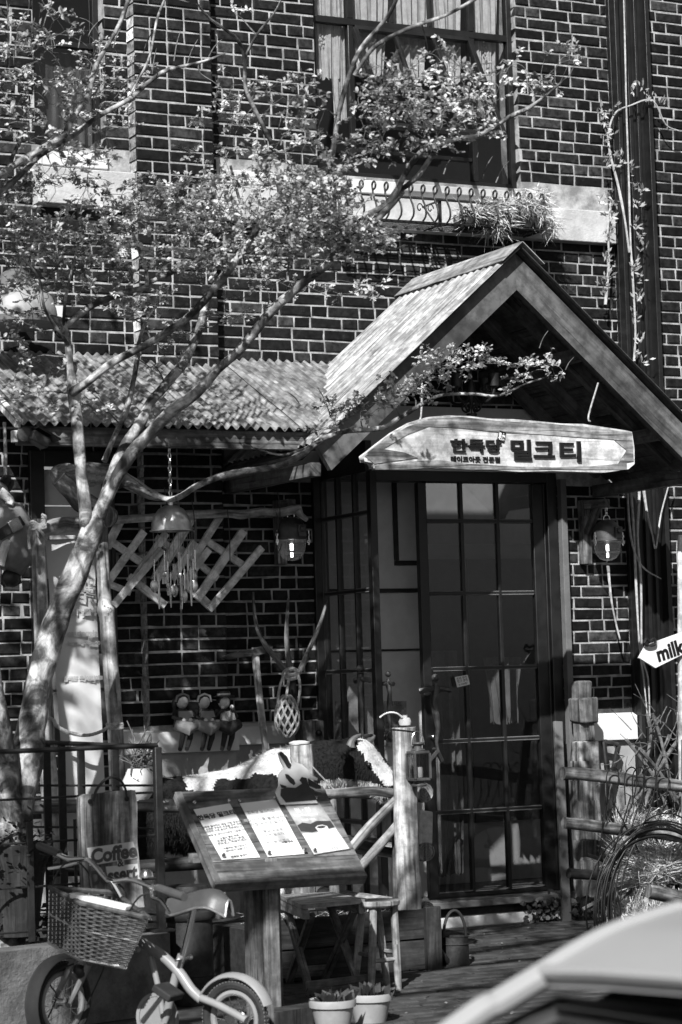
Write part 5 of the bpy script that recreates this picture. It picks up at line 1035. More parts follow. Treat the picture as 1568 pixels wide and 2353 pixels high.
# dark pots with plants on the left
PT = thing('dark_planter_pot', 'large dark ribbed planter pot with trailing leaves at the left edge', 'planter pot', P(40, 2150, -2.1)); b = MB(); c = P(40, 2150, -2.12)
b.lathe([(.09, 0), (.13, .3), (.165, .38), (.165, .40), (.15, .40), (.14, .36)], c, 22); b.build('pot', M['dark'], PT); b = MB(); b.lathe([(0, .365), (.14, .36)], c, 18); b.build('soil', M['soil'], PT); L = MB()
for k in range(420):
    a = rr.uniform(0, 7); r = rr.uniform(.02, .2); p = c + V((r * math.cos(a), r * math.sin(a) - .03, .38 + rr.gauss(.03, .05) - max(0, r - .13) * 2.2)); u = V((math.cos(a) + rr.gauss(0, .6), math.sin(a) + rr.gauss(0, .6), rr.gauss(.1, .6))).normalized() * rr.uniform(.02, .05); s_ = u.cross(ZA).normalized() * u.length * .3; L.add([p, p + u * .5 + s_, p + u, p + u * .5 - s_], [(0, 1, 2, 3)])
for k in range(260):
    x, y = rr.uniform(-20, 190), rr.gauss(2140, 20) - rr.random() * 30; p = P(x, y, -2.0 + rr.uniform(-.2, .1)); u = V((rr.gauss(0, 1), rr.gauss(0, 1), rr.gauss(.5, .6))).normalized() * rr.uniform(.02, .045); s_ = u.cross(YA).normalized() * u.length * .3; L.add([p, p + u * .5 + s_, p + u, p + u * .5 - s_], [(0, 1, 2, 3)])
stuff(L.build('foliage', M['leafd'], PT, smooth=False))
# ================================================================ metal drum with lid
DR = thing('metal_drum', 'dark steel drum with a rolled lid rim behind the bicycle saddle', 'drum', P(432, 2290, -2.1)); c = V((P(432, 2200, -2.1).x, -2.1, 0)); r = 62 / S(c); h = P(432, 2096, -2.1).z
b = MB(); b.lathe([(r * .93, 0), (r * .95, .02), (r * .95, h * .3), (r * .98, h * .31), (r * .95, h * .33), (r * .95, h - .03)], c, 26); b.build('barrel', M['rust'], DR); b = MB(); b.lathe([(r * 1.03, h - .03), (r * 1.08, h - .015), (r * 1.05, h + .005), (r * .98, h + .012), (r * .9, h + .012), (r * .86, h + .10), (r * .8, h + .12), (0, h + .125)], c, 26); b.build('lid', M['rust'], DR)
# ================================================================ life-size cow figure in the pen
Yk = -1.02
def cp(x, y, d=0): return P(x, y, Yk + d)
kS = S(cp(600, 1850)); b = MB()
def sec(lst, n=16): q = sm([tuple(cp(x, y, d)) + (r,) for x, y, r, d in lst], 4); b.tube([c[:3] for c in q], [c[3] / kS for c in q], n)
sec([(300, 1862, 40, 0), (322, 1868, 72, 0), (380, 1868, 80, 0), (470, 1872, 93, 0), (550, 1862, 99, 0), (610, 1840, 101, 0), (655, 1806, 92, 0), (705, 1780, 76, -.02), (755, 1762, 64, -.05), (800, 1758, 58, -.08)])
sec([(770, 1760, 50, -.07), (815, 1748, 55, -.1), (845, 1765, 48, -.14), (870, 1790, 39, -.18), (890, 1815, 33, -.22), (897, 1832, 24, -.25)], 14)
for x, d in ((332, -.10), (345, .12), (640, -.10), (655, .12)): sec([(x + 5, 1890, 42, d * .8), (x + 2, 1960, 30, d), (x, 2010, 21, d), (x - 2, 2070, 17, d), (x - 2, 2100, 20, d), (x, 2125, 23, d)], 10)
for sd in (-1, 1): b.tube([cp(798, 1722, -.12 + sd * .12), cp(788, 1722, -.12 + sd * .19), cp(782, 1734, -.12 + sd * .23)], [.025, .035, .012], 8, squash=(1, .5, 1))
COW = b.mesh('body'); ob = bpy.data.objects.new('tmp', COW); COL.objects.link(ob); md = ob.modifiers.new('r', 'REMESH'); md.mode = 'VOXEL'; md.voxel_size = .013
dg = bpy.context.evaluated_depsgraph_get(); dg.update(); me = bpy.data.meshes.new_from_object(ob.evaluated_get(dg)); bpy.data.objects.remove(ob)
def segd(px, py, a, c):
    ax, ay = a; cx_, cy_ = c; t = max(0, min(1, ((px - ax) * (cx_ - ax) + (py - ay) * (cy_ - ay)) / ((cx_ - ax) ** 2 + (cy_ - ay) ** 2))); return math.hypot(px - ax - t * (cx_ - ax), py - ay - t * (cy_ - ay))
def patch(p):
    x, y = prj(p); n_ = 9 * nz(p, 9, 2) + 5 * nz(p, 27, 4)
    wv = max(18 - segd(x, y, (835, 1708), (893, 1790)) + n_ * .5 if y < 1830 else -9, 34 - segd(x, y, (752, 1822), (850, 1828)) + n_ * .6 if x > 730 else -9)
    if 410 < x < 690:
        lim = [(410, 1760), (428, 1815), (488, 1822), (500, 1791), (572, 1791), (582, 1779), (632, 1780), (650, 1800), (690, 1730)]
        for (xa, ya), (xb, yb) in zip(lim, lim[1:]):
            if xa <= x < xb: wv = max(wv, ya + (yb - ya) * (x - xa) / (xb - xa) - y + n_ * .4)
    if y > 1985: wv = max(wv, 5)
    if x < 342 and y < 1850: wv = max(wv, 8 - abs(x - 318) + n_ + 10)
    if x > 868 and y > 1815: wv = max(wv, 3 + n_)
    return 1.0 if wv > 0 else 0.0
for v in me.vertices: v.co += v.normal * (.006 * nz(v.co, 30, 1) + .004 * nz(v.co, 70, 2))
base = V((cp(600, 1900).x, Yk, 0)); cf = thing('cow_figure', 'life-size black and white hairy cow figure facing right inside the log pen', 'cow', base)
mp_ = [sum(patch(me.vertices[i].co) for i in f.vertices) / len(f.vertices) > .5 for f in me.polygons]
me.transform(Matrix.Translation(-base)); me.materials.clear(); me.materials.append(M['furb']); me.materials.append(M['furw']); me.polygons.foreach_set('material_index', [int(x) for x in mp_]); me.polygons.foreach_set('use_smooth', [True] * len(mp_)); me.name = 'body'
ob = bpy.data.objects.new('body', me); COL.objects.link(ob); ob.parent = cf
hb = MB(); hw = MB(); rr = random.Random(6)
for f, wt in zip(me.polygons, mp_):
    if f.normal.y > .4: continue
    for _ in range(2 if rr.random() < .75 else 1):
        p = f.center + base; n_ = f.normal; d = (n_ * .35 + V((-.45, 0, -.75)) + V((rr.gauss(0, .4), rr.gauss(0, .3), rr.gauss(0, .4)))).normalized(); l = rr.uniform(.016, .034) * (.6 if wt else 1); s_ = d.cross(n_).normalized() * .0022; (hw if wt else hb).add([p - s_, p + s_, p + d * l + n_ * .004], [(0, 1, 2)], d)
stuff(hb.build('black_hair', M['furb'], cf, smooth=False)); stuff(hw.build('white_hair', M['furw'], cf, smooth=False))
for l_, d in (([(806, 1718), (808, 1705), (818, 1694), (830, 1688)], -.19), ([(840, 1712), (848, 1704), (856, 1698), (862, 1690)], -.02)):
    q = sm([tuple(cp(x, y, d)) for x, y in l_], 4); b = MB(); b.tube(q, [.026 * (1 - .8 * i / (len(q) - 1)) for i in range(len(q))], 9); b.build('horn', M['horn'], cf)
b = MB(); b.ball(cp(848, 1758, -.245), .014, 10, 7); b.build('eye', M['ink'], cf)
# ================================================================ log pen: rails, posts, gate, crate planter
def rail(lst, Y, r, seed, name, label, mat='log', Y2=None):
    n_ = len(lst); q = sm([tuple(P(x, y, Y + ((Y2 or Y) - Y) * i / (n_ - 1))) for i, (x, y) in enumerate(lst)], 4); k = S(q[0]); b = MB(); b.tube(q, r / k, 10, bump=.14, seed=seed); return b.build(name, M[mat], PEN, ang=50)
PEN = thing('log_pen_fence', 'rustic log pen fence with diagonal braces round the cow figure', 'fence', P(840, 2110, -1.66))
rail([(-40, 1858), (60, 1856), (180, 1852), (300, 1850), (420, 1852), (520, 1850)], -1.5, 16, 1, 'rail', '')
rail([(120, 2000), (300, 1994), (480, 1982), (600, 1978)], -1.5, 16, 2, 'rail', '', 'dark')
rail([(746, 1824), (800, 1821), (860, 1818), (926, 1828)], -1.66, 11, 3, 'rail', '')
rail([(800, 2020), (845, 1975), (905, 1905), (915, 1892)], -1.70, 11, 4, 'brace', '', 'log')
rail([(800, 1960), (850, 1900), (905, 1845), (920, 1836)], -1.70, 12, 5, 'brace', '', 'log')
rail([(745, 1915), (800, 1930), (870, 1950), (920, 1960)], -1.62, 9, 6, 'brace', '', 'dark')
rail([(908, 1832), (912, 1930), (914, 2090)], -1.66, 11.5, 7, 'upright', '', 'log')
rail([(762, 1830), (766, 1930), (770, 2085)], -1.64, 12, 8, 'upright', '', 'grey')
rail([(640, 2090), (760, 2084), (860, 2082), (942, 2094)], -1.64, 9, 12, 'rail', '', 'dark')
for y, r, x, mt in ((1822, 23, 976, 'log'), (1958, 22, 981, 'stone'), (2092, 20, 982, 'log')):
    b = MB(); a = P(x, y, -1.35); k = S(a); b.tube([a, a + YA * .5, a + YA * 1.2], r / k, 12, bump=.08, seed=y); b.build('side_rail', M[mt] if mt != 'stone' else M['log'], PEN, ang=50)
    b = MB(); 
    for rr_ in (.95, .7, .45, .2): b.lathe([(r / k * rr_ - .003, 0), (r / k * rr_, .0025)], a - YA * .001, 12, Matrix.Rotation(math.radians(90), 3, 'X'), False)
    b.build('end_grain', M['stool'], PEN)
b = MB(); a = P(980, 1902, -1.33); b.box(a + YA * .2, (.085, .42, .165), Matrix.Rotation(.06, 3, 'Y'), None, .008); b.build('split_log', M['stone'], PEN, bev=.008)
PS = thing('gate_post', 'thick sunlit peeled gate post carrying a lantern and a small gourd', 'post', P(935, 2110, -1.72))
q = sm([tuple(P(x, y, -1.74)) for x, y in ((928, 1672), (930, 1720), (931, 1790), (934, 1880), (937, 1980), (941, 2060), (944, 2135))], 4); b = MB(); b.tube(q, 28 / S(q[0]), 14, bump=.13, seed=31); b.build('trunk', M['post'], PS, ang=50)
b = MB(); k = S(q[0]); b.tube([V(q[1][:3]) + V((28.5 / k * math.cos(a), 28.5 / k * math.sin(a), -.01 * math.cos(a))) for a in [i * math.pi / 9 for i in range(18)]], .003, 5, closed=True); b.build('wire_tie', M['wire'], PS)
logt('short_post', 'short sawn log post with a pale streaked side behind the cow cut-out', 'post', [(692, 1712), (697, 1800), (700, 1900), (702, 2090)], -1.62, 26, 'post', seed=44, bump=.06)
b = MB(); b.lathe([(.05, 0), (.052, .008), (.03, .016), (0, .018)], P(688, 1710, -1.62), 16); tag(b.build('jar_lid', M['plaster'], None), 'pale round lid lying on top of the short sawn post', 'lid')
GD = thing('gourd', 'small pale gourd with a beaded twig standing on the gate post', 'gourd', P(931, 1669, -1.74)); c = P(931, 1658, -1.74)
b = MB(); b.lathe([(.012, -.022), (.028, -.018), (.032, 0), (.026, .016), (.013, .02), (.013, .03), (.016, .032)], c, 16); b.build('fruit', M['skin'], GD)
q = sm(pts([(924, 1648), (914, 1640), (900, 1637), (886, 1640), (874, 1648)], -1.76), 4); b = MB(); b.tube(q, .002, 5)
for p in q[::1]: b.ball(V(p), .005, 6, 4)
b.build('beaded_twig', M['paper'], GD)
LN = thing('hanging_lantern', 'small square metal lantern with a candle hanging on the gate post', 'lantern', P(962, 1790, -1.84)); c = P(962, 1760, -1.84); w_ = .042
b = MB(); b.lathe([(.0, .118), (.03, .115), (.034, .108), (.02, .10), (.02, .085), (.036, .08), (.036, .075)], c, 16); b.box(c + ZA * .066, (w_ * 2.05, w_ * 2.05, .014)); b.build('cap', M['leadgrey'], LN, bev=.003)
b = MB(); b.box(c - ZA * .066, (w_ * 2.05, w_ * 2.05, .014)); b.lathe([(.036, -.1), (.04, -.092), (.03, -.085), (.028, -.074)], c, 16); b.build('base', M['leadgrey'], LN, bev=.003)
for sx_ in (-1, 1):
    for sy_ in (-1, 1): b = MB(); b.box(c + V((sx_ * w_, sy_ * w_, 0)), (.01, .01, .124)); b.build('frame_bar', M['leadgrey'], LN)
for a, d in ((XA, YA), (YA, XA)):
    for s_ in (-1, 1): b = MB(); e = c + a * (s_ * w_); b.prism([e + d * .035 - ZA * .057, e - d * .035 - ZA * .057, e - d * .035 + ZA * .057, e + d * .035 + ZA * .057], a, .002); b.build('pane', M['pane'], LN)
b = MB(); b.lathe([(.02, -.057), (.02, -.01), (.017, -.006)], c, 12); b.build('candle', M['paper'], LN); b = MB(); b.tube([c + V((.036 * math.cos(a), 0, .10 + .07 * math.sin(a))) for a in [i * math.pi / 10 for i in range(11)]], .0025, 5); b.build('handle', M['steelp'], LN)
b = MB(); b.tube(pts([(718, 1762), (768, 1815)], -1.66), .004, 5); tag(b.build('tie_cord', M['rope'], None), 'pale cord running from the short post down to the pen rail', 'cord')
# wooden crate planter with straw
CR = thing('crate_planter', 'long dark plank crate planter filled with straw under the log pen', 'planter', P(850, 2240, -1.75)); x0, x1 = P(600, 2200, -1.78).x, P(1000, 2200, -1.78).x; zc = .31
for k in range(2): b = MB(); b.ext(x0, x1 - .002, -1.80, -1.765, .012 + k * .15, .155 + k * .15); b.build('plank', M['dark'], CR, bev=.003)
b = MB(); b.ext(x1 - .07, x1 + .012, -1.835, -1.801, .0, zc + .005); b.build('corner_board', M['dark'], CR, bev=.003)
for k in range(2): b = MB(); b.ext(x1 - .03, x1, -1.763, -1.0, .012 + k * .15, .155 + k * .15); b.build('plank', M['dark'], CR, bev=.003)
b = MB(); b.ext(x0, x1 - .035, -1.76, -1.0, .0, zc - .06); b.build('soil', M['soil'], CR)
b = MB(); rr = random.Random(8)
for k in range(900):
    p = V((rr.uniform(x0 + .1, x1 - .06), rr.uniform(-1.74, -1.35), zc - .05 + rr.random() * .04)); d = V((rr.gauss(0, 1), rr.gauss(0, 1), rr.gauss(0, .25))).normalized() * rr.uniform(.03, .09); s_ = d.cross(ZA).normalized() * .0018; b.add([p - s_, p + s_, p + d + s_, p + d - s_], [(0, 1, 2, 3)], d)
stuff(b.build('straw', M['hay'], CR, smooth=False))
# ================================================================ menu stand
MS = thing('menu_stand', 'wooden lectern menu stand with three pinned sheets and a cow cut-out', 'menu stand', V((P(607, 2300, -3.0).x, -3.0, 0)))
TL, TR_, BR, BL = P(402, 1820, -2.72), P(742, 1806, -2.72), P(841, 2006, -3.14), P(492, 2026, -3.14)
bn = (TR_ - TL).cross(BL - TL).normalized(); bn = bn if bn.y < 0 else -bn
def bq(u, v): return (TL * (1 - u) + TR_ * u) * (1 - v) + (BL * (1 - u) + BR * u) * v
def onb(x, y, d=0): r = ray(x, y); return CAM + r * ((TL + bn * d - CAM).dot(bn) / r.dot(bn))
ux = (TR_ - TL).normalized(); vy = bn.cross(ux).normalized(); vy = vy if vy.z > 0 else -vy
for k in range(5): b = MB(); v0, v1 = k / 5 + .003, (k + 1) / 5 - .003; b.prism([bq(.045, v0), bq(1, v0), bq(1, v1), bq(.045, v1)], -bn, .03, ux); b.build('plank', M['table'], MS, bev=.002)
b = MB(); b.prism([bq(0, 0), bq(.043, 0), bq(.043, 1), bq(0, 1)], -bn, .034, (BL - TL).normalized()); b.build('edge_batten', M['table'], MS, bev=.003)
b = MB(); e0, e1 = bq(0, 1.002), bq(1, 1.002); b.prism([e0 + bn * .002, e1 + bn * .002, e1 - bn * .045, e0 - bn * .045], (BL - TL).normalized(), .018, ux); b.build('front_strip', M['table'], MS, bev=.003)
zu = bq(.4, .5).z - .1
for x0_, x1_, yy in ((575, 597, -2.98), (598, 627, -3.02), (628, 641, -2.98)): b = MB(); a, c = P(x0_, 2100, -3.0).x, P(x1_, 2100, -3.0).x; b.ext(a, c, yy - .045, yy + .045, 0, zu - (.0 if yy < -3 else .03)); b.build('post_board', M['grey'], MS, bev=.004)
b = MB(); x = P(607, 2100, -3).x; b.beam((x - .3, -2.93, zu + .01), (x + .3, -2.93, zu + .01), .05, .04); b.build('cross_bar', M['grey'], MS, bev=.003)
def pin(x, y): p = onb(x, y, .002); b = MB(); rot = bn.to_track_quat('Z', 'Y').to_matrix(); b.lathe([(.003, 0), (.003, .008), (.0075, .011), (.0085, .018), (.005, .024), (0, .025)], p, 10, rot); b.build('push_pin', M['steelp'], MS)
pa = [[(445, 1861), (528, 1847), (598, 1971), (510, 1977)], [(551, 1847), (633, 1838), (700, 1963), (616, 1970)], [(651, 1845), (728, 1838), (806, 1952), (722, 1965)]]
for k, q in enumerate(pa): b = MB(); b.prism([onb(x, y, .004) for x, y in q], bn, .002); b.build('menu_sheet', M['poster'] if k == 2 else M['paper'], MS)
def pt_(k, s_, u, v, h, n_=0.0, mt='print', al='CENTER'):
    q = [onb(x, y, .0065) for x, y in pa[k]]; o = (q[0] * (1 - u) + q[1] * u) * (1 - v) + (q[3] * (1 - u) + q[2] * u) * v; k_ = MB(); text_mb(k_, s_, o, q[1] - q[0], q[0] - q[3], h, .0006, n_, al); k_.build('lettering', M[mt], MS)
pt_(0, '한독당 밀크티', .5, .2, .032, .0012)
for j, (s_, v) in enumerate((('한독당 밀크티는 매일 아침 정성으로', .36), ('신선한 우유와 찻잎을 우려 만든', .405), ('건강한 수제 밀크티 전문점입니다', .45), ('매장 앞 테이크아웃만 가능합니다', .52), ('오늘도 좋은 하루', .6), ('한독당 밀크티 본점', .65), ('전화로도 주문하세요', .7), ('여름에는 밀크빙수가', .79), ('준비되어 있습니다', .84))): pt_(0, s_, .52, v, .0135 if j not in (5, 6) else .017, .0003)
pt_(0, '한독당 밀크티', .5, .96, .014, .0004)
pt_(1, '한독당 밀크티는', .45, .2, .02, .0003, 'greyprint')
for s_, v, h in (('최상의 차를 블렌딩하여', .34, .022), ('직접 우려낸 밀크티', .42, .022), ('1등급 우유로', .56, .02), ('수제 밀크티', .63, .02), ('유기농 비정제', .76, .02)): pt_(1, s_, .48, v, h, .0005, 'greyprint')
pt_(1, '사탕수수', .72, .78, .016, .0006)
pt_(2, '밀 · 당', .42, .2, .03, .001, 'paper'); pt_(2, 'Milk Tea Sherry', .42, .28, .018, .0003, 'paper'); pt_(2, 'TAKE OUT', .42, .37, .014, .0002, 'paper'); pt_(2, '한독당', .62, .95, .012, .0002)
# the printed cup, a white tumbler shape with a dark drink on top, and the dark hedge behind it
def on3(u, v, d): q = [onb(x, y, d) for x, y in pa[2]]; return (q[0] * (1 - u) + q[1] * u) * (1 - v) + (q[3] * (1 - u) + q[2] * u) * v
b = MB(); b.prism([on3(u, v, .0062) for u, v in ((.02, .44), (.2, .40), (.4, .44), (.6, .40), (.98, .43), (.98, .56), (.6, .58), (.3, .6), (.02, .56))], bn, .0004); b.build('printed_hedge', M['print'], MS)
b = MB(); b.prism([on3(u, v, .0064) for u, v in ((.02, .6), (.4, .62), (.98, .57), (.98, .98), (.02, .98))], bn, .0003); b.build('printed_table', M['paper'], MS)
b = MB(); b.prism([on3(u, v, .007) for u, v in ((.46, .52), (.56, .485), (.7, .485), (.8, .52), (.75, .86), (.68, .9), (.58, .9), (.52, .86))], bn, .0006); b.build('printed_cup', M['skin'], MS); b = MB(); b.prism([on3(u, v, .0082) for u, v in ((.5, .52), (.57, .5), (.69, .5), (.76, .52), (.69, .545), (.57, .545))], bn, .0004); b.build('printed_drink', M['print'], MS)
for x, y in ((445, 1851), (524, 1846), (548, 1846), (629, 1838), (724, 1840), (512, 1972), (617, 1966), (699, 1960), (722, 1960)): pin(x, y)
# cow cut-out
Yq = -2.83; zz = lambda x, y: (344.6 + x / 4, 1665.7 + y / 4)
q = [(1162, 625), (1190, 560), (1190, 450), (1240, 400), (1205, 340), (1186, 265), (1210, 245), (1262, 290), (1287, 345), (1285, 372), (1312, 352), (1296, 296), (1308, 300), (1335, 345), (1400, 365), (1450, 410), (1475, 458), (1543, 490), (1540, 512), (1490, 505), (1450, 490), (1520, 530), (1575, 560), (1575, 590), (1530, 590), (1460, 565), (1480, 620), (1510, 660), (1545, 720), (1210, 735)]
b = MB(); b.prism([P(*zz(x, y), Yq) for x, y in q], YA, .012); cut_ = b.build('cow_cutout', M['skin'], MS, bev=.002)
for q in ([(1205, 590), (1260, 575), (1340, 580), (1400, 540), (1375, 510), (1395, 480), (1440, 490), (1460, 560), (1535, 690), (1250, 715), (1200, 650)], [(1242, 452), (1268, 455), (1325, 505), (1338, 540), (1322, 556), (1285, 530), (1250, 485)], [(1195, 545), (1255, 565), (1250, 582), (1210, 580)], [(1188, 265), (1210, 248), (1260, 292), (1285, 345), (1300, 368), (1290, 395), (1272, 400), (1258, 385)], [(1452, 492), (1520, 532), (1573, 562), (1573, 588), (1530, 588), (1460, 560)]): b = MB(); b.prism([P(*zz(x, y), Yq - .001) for x, y in q], -YA, .0015); b.build('painted_patch', M['fig'], MS)
b = MB(); b.ball(P(*zz(1280, 385), Yq - .002), .006, 8, 5); b.ball(P(*zz(1425, 505), Yq - .002), .006, 8, 5); b.build('painted_eye', M['ink'], MS)
# ================================================================ folding stool and round stool
FT = thing('folding_table', 'low slatted folding stool with crossed legs behind the menu stand post', 'stool', V((P(720, 2200, -2.2).x, -2.2, 0)))
corn = [(642, 2057), (748, 2047), (840, 2066), (700, 2078)]; tz = P(700, 2078, -2.38).z
cg = [G(x, y, tz) for x, y in ((640, 2056), (760, 2049), (840, 2066), (695, 2080))]
for k in range(3):
    v0, v1 = k / 3 + .008, (k + 1) / 3 - .008; g = lambda u, v: (cg[0] * (1 - u) + cg[1] * u) * (1 - v) + (cg[3] * (1 - u) + cg[2] * u) * v
    b = MB(); b.prism([g(0, v0), g(1, v0), g(1, v1), g(0, v1)], -ZA, .02, (cg[2] - cg[3]).normalized()); b.build('seat_slat', M['stool'], FT, bev=.003)
g_ = lambda u, v, z: V(((cg[0] * (1 - u) + cg[1] * u) * (1 - v) + (cg[3] * (1 - u) + cg[2] * u) * v)[:2] + (z,))
for u in (.06, .94): b = MB(); b.beam(g_(u, .0, tz - .045), g_(u, 1, tz - .045), .03, .045); b.build('apron', M['stool'], FT, bev=.003)
for u in (.1, .9):
    b = MB(); b.beam(g_(u, .1, tz - .05), g_(u, 1.0, .02), .035, .022, XA); b.build('leg', M['grey'], FT, bev=.003); b = MB(); uu = u + (.06 if u < .5 else -.06); b.beam(g_(uu, .95, tz - .05), g_(uu, .0, .02), .035, .022, XA); b.build('leg', M['grey'], FT, bev=.003)
b = MB(); b.beam(g_(.02, 1.03, .06), g_(.98, 1.03, .06), .02, .06); b.build('foot_bar', M['grey'], FT, bev=.003); b = MB(); b.beam(g_(.02, -.02, .06), g_(.98, -.02, .06), .02, .05); b.build('foot_bar', M['grey'], FT, bev=.003)
RS = thing('round_stool', 'round-topped pale wooden stool with three visible splayed legs', 'stool', G(880, 2275)); c = G(884, 2278); hz = P(872, 2068, c.y).z; k = S(V((c.x, c.y, hz))); r = 53 / k
cc_ = V((P(866, 2072, c.y).x, c.y, hz)); b = MB(); b.lathe([(r * .93, -.028), (r, -.02), (r, -.004), (r * .95, .0), (r * .5, -.006), (0, -.008)], cc_, 30); b.build('seat', M['stool'], RS)
for dx, dy, px in ((-.42, -.5, 853), (.62, -.42, 917), (.3, .55, 892), (-.5, .4, 815)):
    tp = cc_ + V((dx * r * 1.0, dy * r, -.026)); ft = V((P(px, 2285, c.y + dy * r * 1.6).x, c.y + dy * r * 1.6, 0)); b = MB(); b.tube([tp, tp.lerp(ft, .45), tp.lerp(ft, .75), ft], [.017, .019, .018, .014], 9); b.build('leg', M['stool'], RS)
f = lambda t, dx, dy, px: (cc_ + V((dx * r, dy * r, -.026))).lerp(V((P(px, 2285, c.y + dy * r * 1.6).x, c.y + dy * r * 1.6, 0)), t)
for a, d, t in (((-.42, -.5, 853), (.62, -.42, 917), .62), ((-.42, -.5, 853), (-.5, .4, 815), .55), ((.62, -.42, 917), (.3, .55, 892), .55)): b = MB(); e0, e1 = f(t, *a), f(t, *d); b.tube([e0, e0.lerp(e1, .5), e1], [.008, .012, .008], 7); b.build('stretcher', M['stool'], RS)
# ================================================================ pots, can, step board
def pot(px, py, rpx, Y, label, seed):
    c = P(px, py, Y); r = rpx / S(c); c.z = max(c.z, .05); h = c.z; t = thing('potted_plant', label, 'potted plant', (c.x, c.y, 0), 'pale plastic flower pots in front of the stools'); b = MB(); z = c.z
    b.lathe([(r * .66, -z), (r * .9, -.035), (r * .92, -.03), (r, -.03), (r * 1.02, -.01), (r, .0), (r * .9, -.004), (r * .86, -.05)], c, 26); b.build('pot', M['pot'], t); b = MB(); b.lathe([(0, -.028), (r * .87, -.03)], c, 20); b.build('soil', M['soil'], t); L = MB(); rr = random.Random(seed)
    for k in range(70):
        a = rr.uniform(0, 7); q = rr.uniform(0, .75) * r; p = c + V((q * math.cos(a), q * math.sin(a), -.02)); d = V((math.cos(a) * rr.uniform(.1, 1), math.sin(a) * rr.uniform(.1, 1), rr.uniform(.3, 1.1))).normalized() * rr.uniform(.03, .075); s_ = d.cross(V((rr.gauss(0, 1), rr.gauss(0, 1), .3))).normalized() * d.length * .28; L.add([p, p + d * .55 + s_, p + d, p + d * .55 - s_], [(0, 1, 2, 3)])
    stuff(L.build('foliage', M['leafd'], t, smooth=False))
pot(764, 2296, 54, -3.42, 'pale plastic flower pot with dark seedlings, left one of the two', 3); pot(850, 2282, 52, -3.26, 'pale plastic flower pot partly behind the other, to its right', 4)
b = MB(); e = [G(x, y, .1) for x, y in ((630, 2316), (716, 2303), (722, 2313), (630, 2328))]; b.prism(e, -ZA, .1); tag(b.build('step_block', M['dark'], None, bev=.006), 'low dark timber block on the paving left of the flower pots', 'block')
WCN = thing('watering_can', 'old dark metal watering can with a hooped handle by the door step', 'watering can', G(1046, 2222)); c = G(1048, 2222); k = S(c); r = 33 / k; hh = 68 / k
b = MB(); b.lathe([(r * .98, 0), (r, .01), (r * .96, hh * .2), (r * .95, hh * .75), (r * 1.02, hh * .77), (r * .95, hh * .8), (r * .93, hh), (r * .97, hh * 1.02), (r * .85, hh * 1.02), (r * .85, hh * .8)], c, 24); b.build('body', M['rust'], WCN)
b = MB(); b.tube([c + V((r * .9 * math.cos(a), 0, hh + .13 * math.sin(a))) for a in [i * math.pi / 14 for i in range(15)]], .008, 7); b.build('handle', M['rust'], WCN); b = MB(); b.tube([c + V((-r * .8, -.02, .03)), c + V((-r * 1.5, -.05, hh * .55)), c + V((-r * 2.1, -.07, hh * .95))], [.018, .014, .012], 9); b.lathe([(.012, 0), (.03, .03)], c + V((-r * 2.1, -.07, hh * .95)), 12); b.build('spout', M['rust'], WCN)
# ================================================================ bicycle
fc, rc = G(146, 2406), G(541, 2430); be = (fc - rc); be.z = 0; WB_ = be.length; be.normalize(); bs = ZA.cross(be)
BK = thing('mini_bicycle', 'pale small-wheeled bicycle with a wicker front basket and leather saddle parked at the planter', 'bicycle', rc)
def bp(x, y, off=0): r_ = ray(x, y); o = rc + bs * off; return CAM + r_ * ((o - CAM).dot(bs) / r_.dot(bs))
def bt(lst, r, mat, name, off=0, n=10, sub=4): q = [bp(x, y, off) for x, y in lst]; b = MB(); q = [V(p) for p in sm([tuple(p) for p in q], sub)] if len(q) > 2 else q; b.tube(q, r, n); return b.build(name, M[mat], BK)
def wheel(c, ax, R, name):
    n_ = ax.cross(ZA).normalized(); cir = lambda r, o=0: [c + ax * (r * math.cos(a)) + ZA * (r * math.sin(a)) + n_ * o for a in [i * 2 * math.pi / 40 for i in range(40)]]
    b = MB(); b.tube(cir(R - .02), .02, 9, closed=True); wh = b.build(name, M['rubber'], BK)
    b = MB()
    for i in range(60):
        a = i * 2 * math.pi / 60; d = ax * math.cos(a) + ZA * math.sin(a)
        for o in (-.012, .0, .012): b.box(c + d * (R - .002 - abs(o) * .25) + n_ * o, (.007, .006, .004), Matrix((d.cross(n_), n_, d)).transposed())
    stuff(b.build('tread', M['tyre'], wh, smooth=False))
    b = MB(); b.tube(cir(R - .048), .013, 8, closed=True, squash=None); b.build('rim', M['paint'], wh)
    b = MB(); rot = n_.to_track_quat('Z', 'Y').to_matrix(); b.lathe([(.02, -.035), (.028, -.03), (.016, -.02), (.016, .02), (.028, .03), (.02, .035)], c, 14, rot); b.build('hub', M['chrome'], wh)
    b = MB()
    for i in range(20):
        a = i * 2 * math.pi / 20; d = ax * math.cos(a) + ZA * math.sin(a); a2 = a + (.9 if i % 2 else -.9); d2 = ax * math.cos(a2) + ZA * math.sin(a2); b.tube([c + d2 * .026 + n_ * (.028 if i % 4 < 2 else -.028), c + d * (R - .05)], .0014, 4, False)
    b.build('spokes', M['chrome'], wh); return wh
Rw = 88 / S(bp(541, 2341)); Rf = Rw * 1.12
wr = bp(541, 2341); wheel(wr, be, Rw, 'rear_wheel')
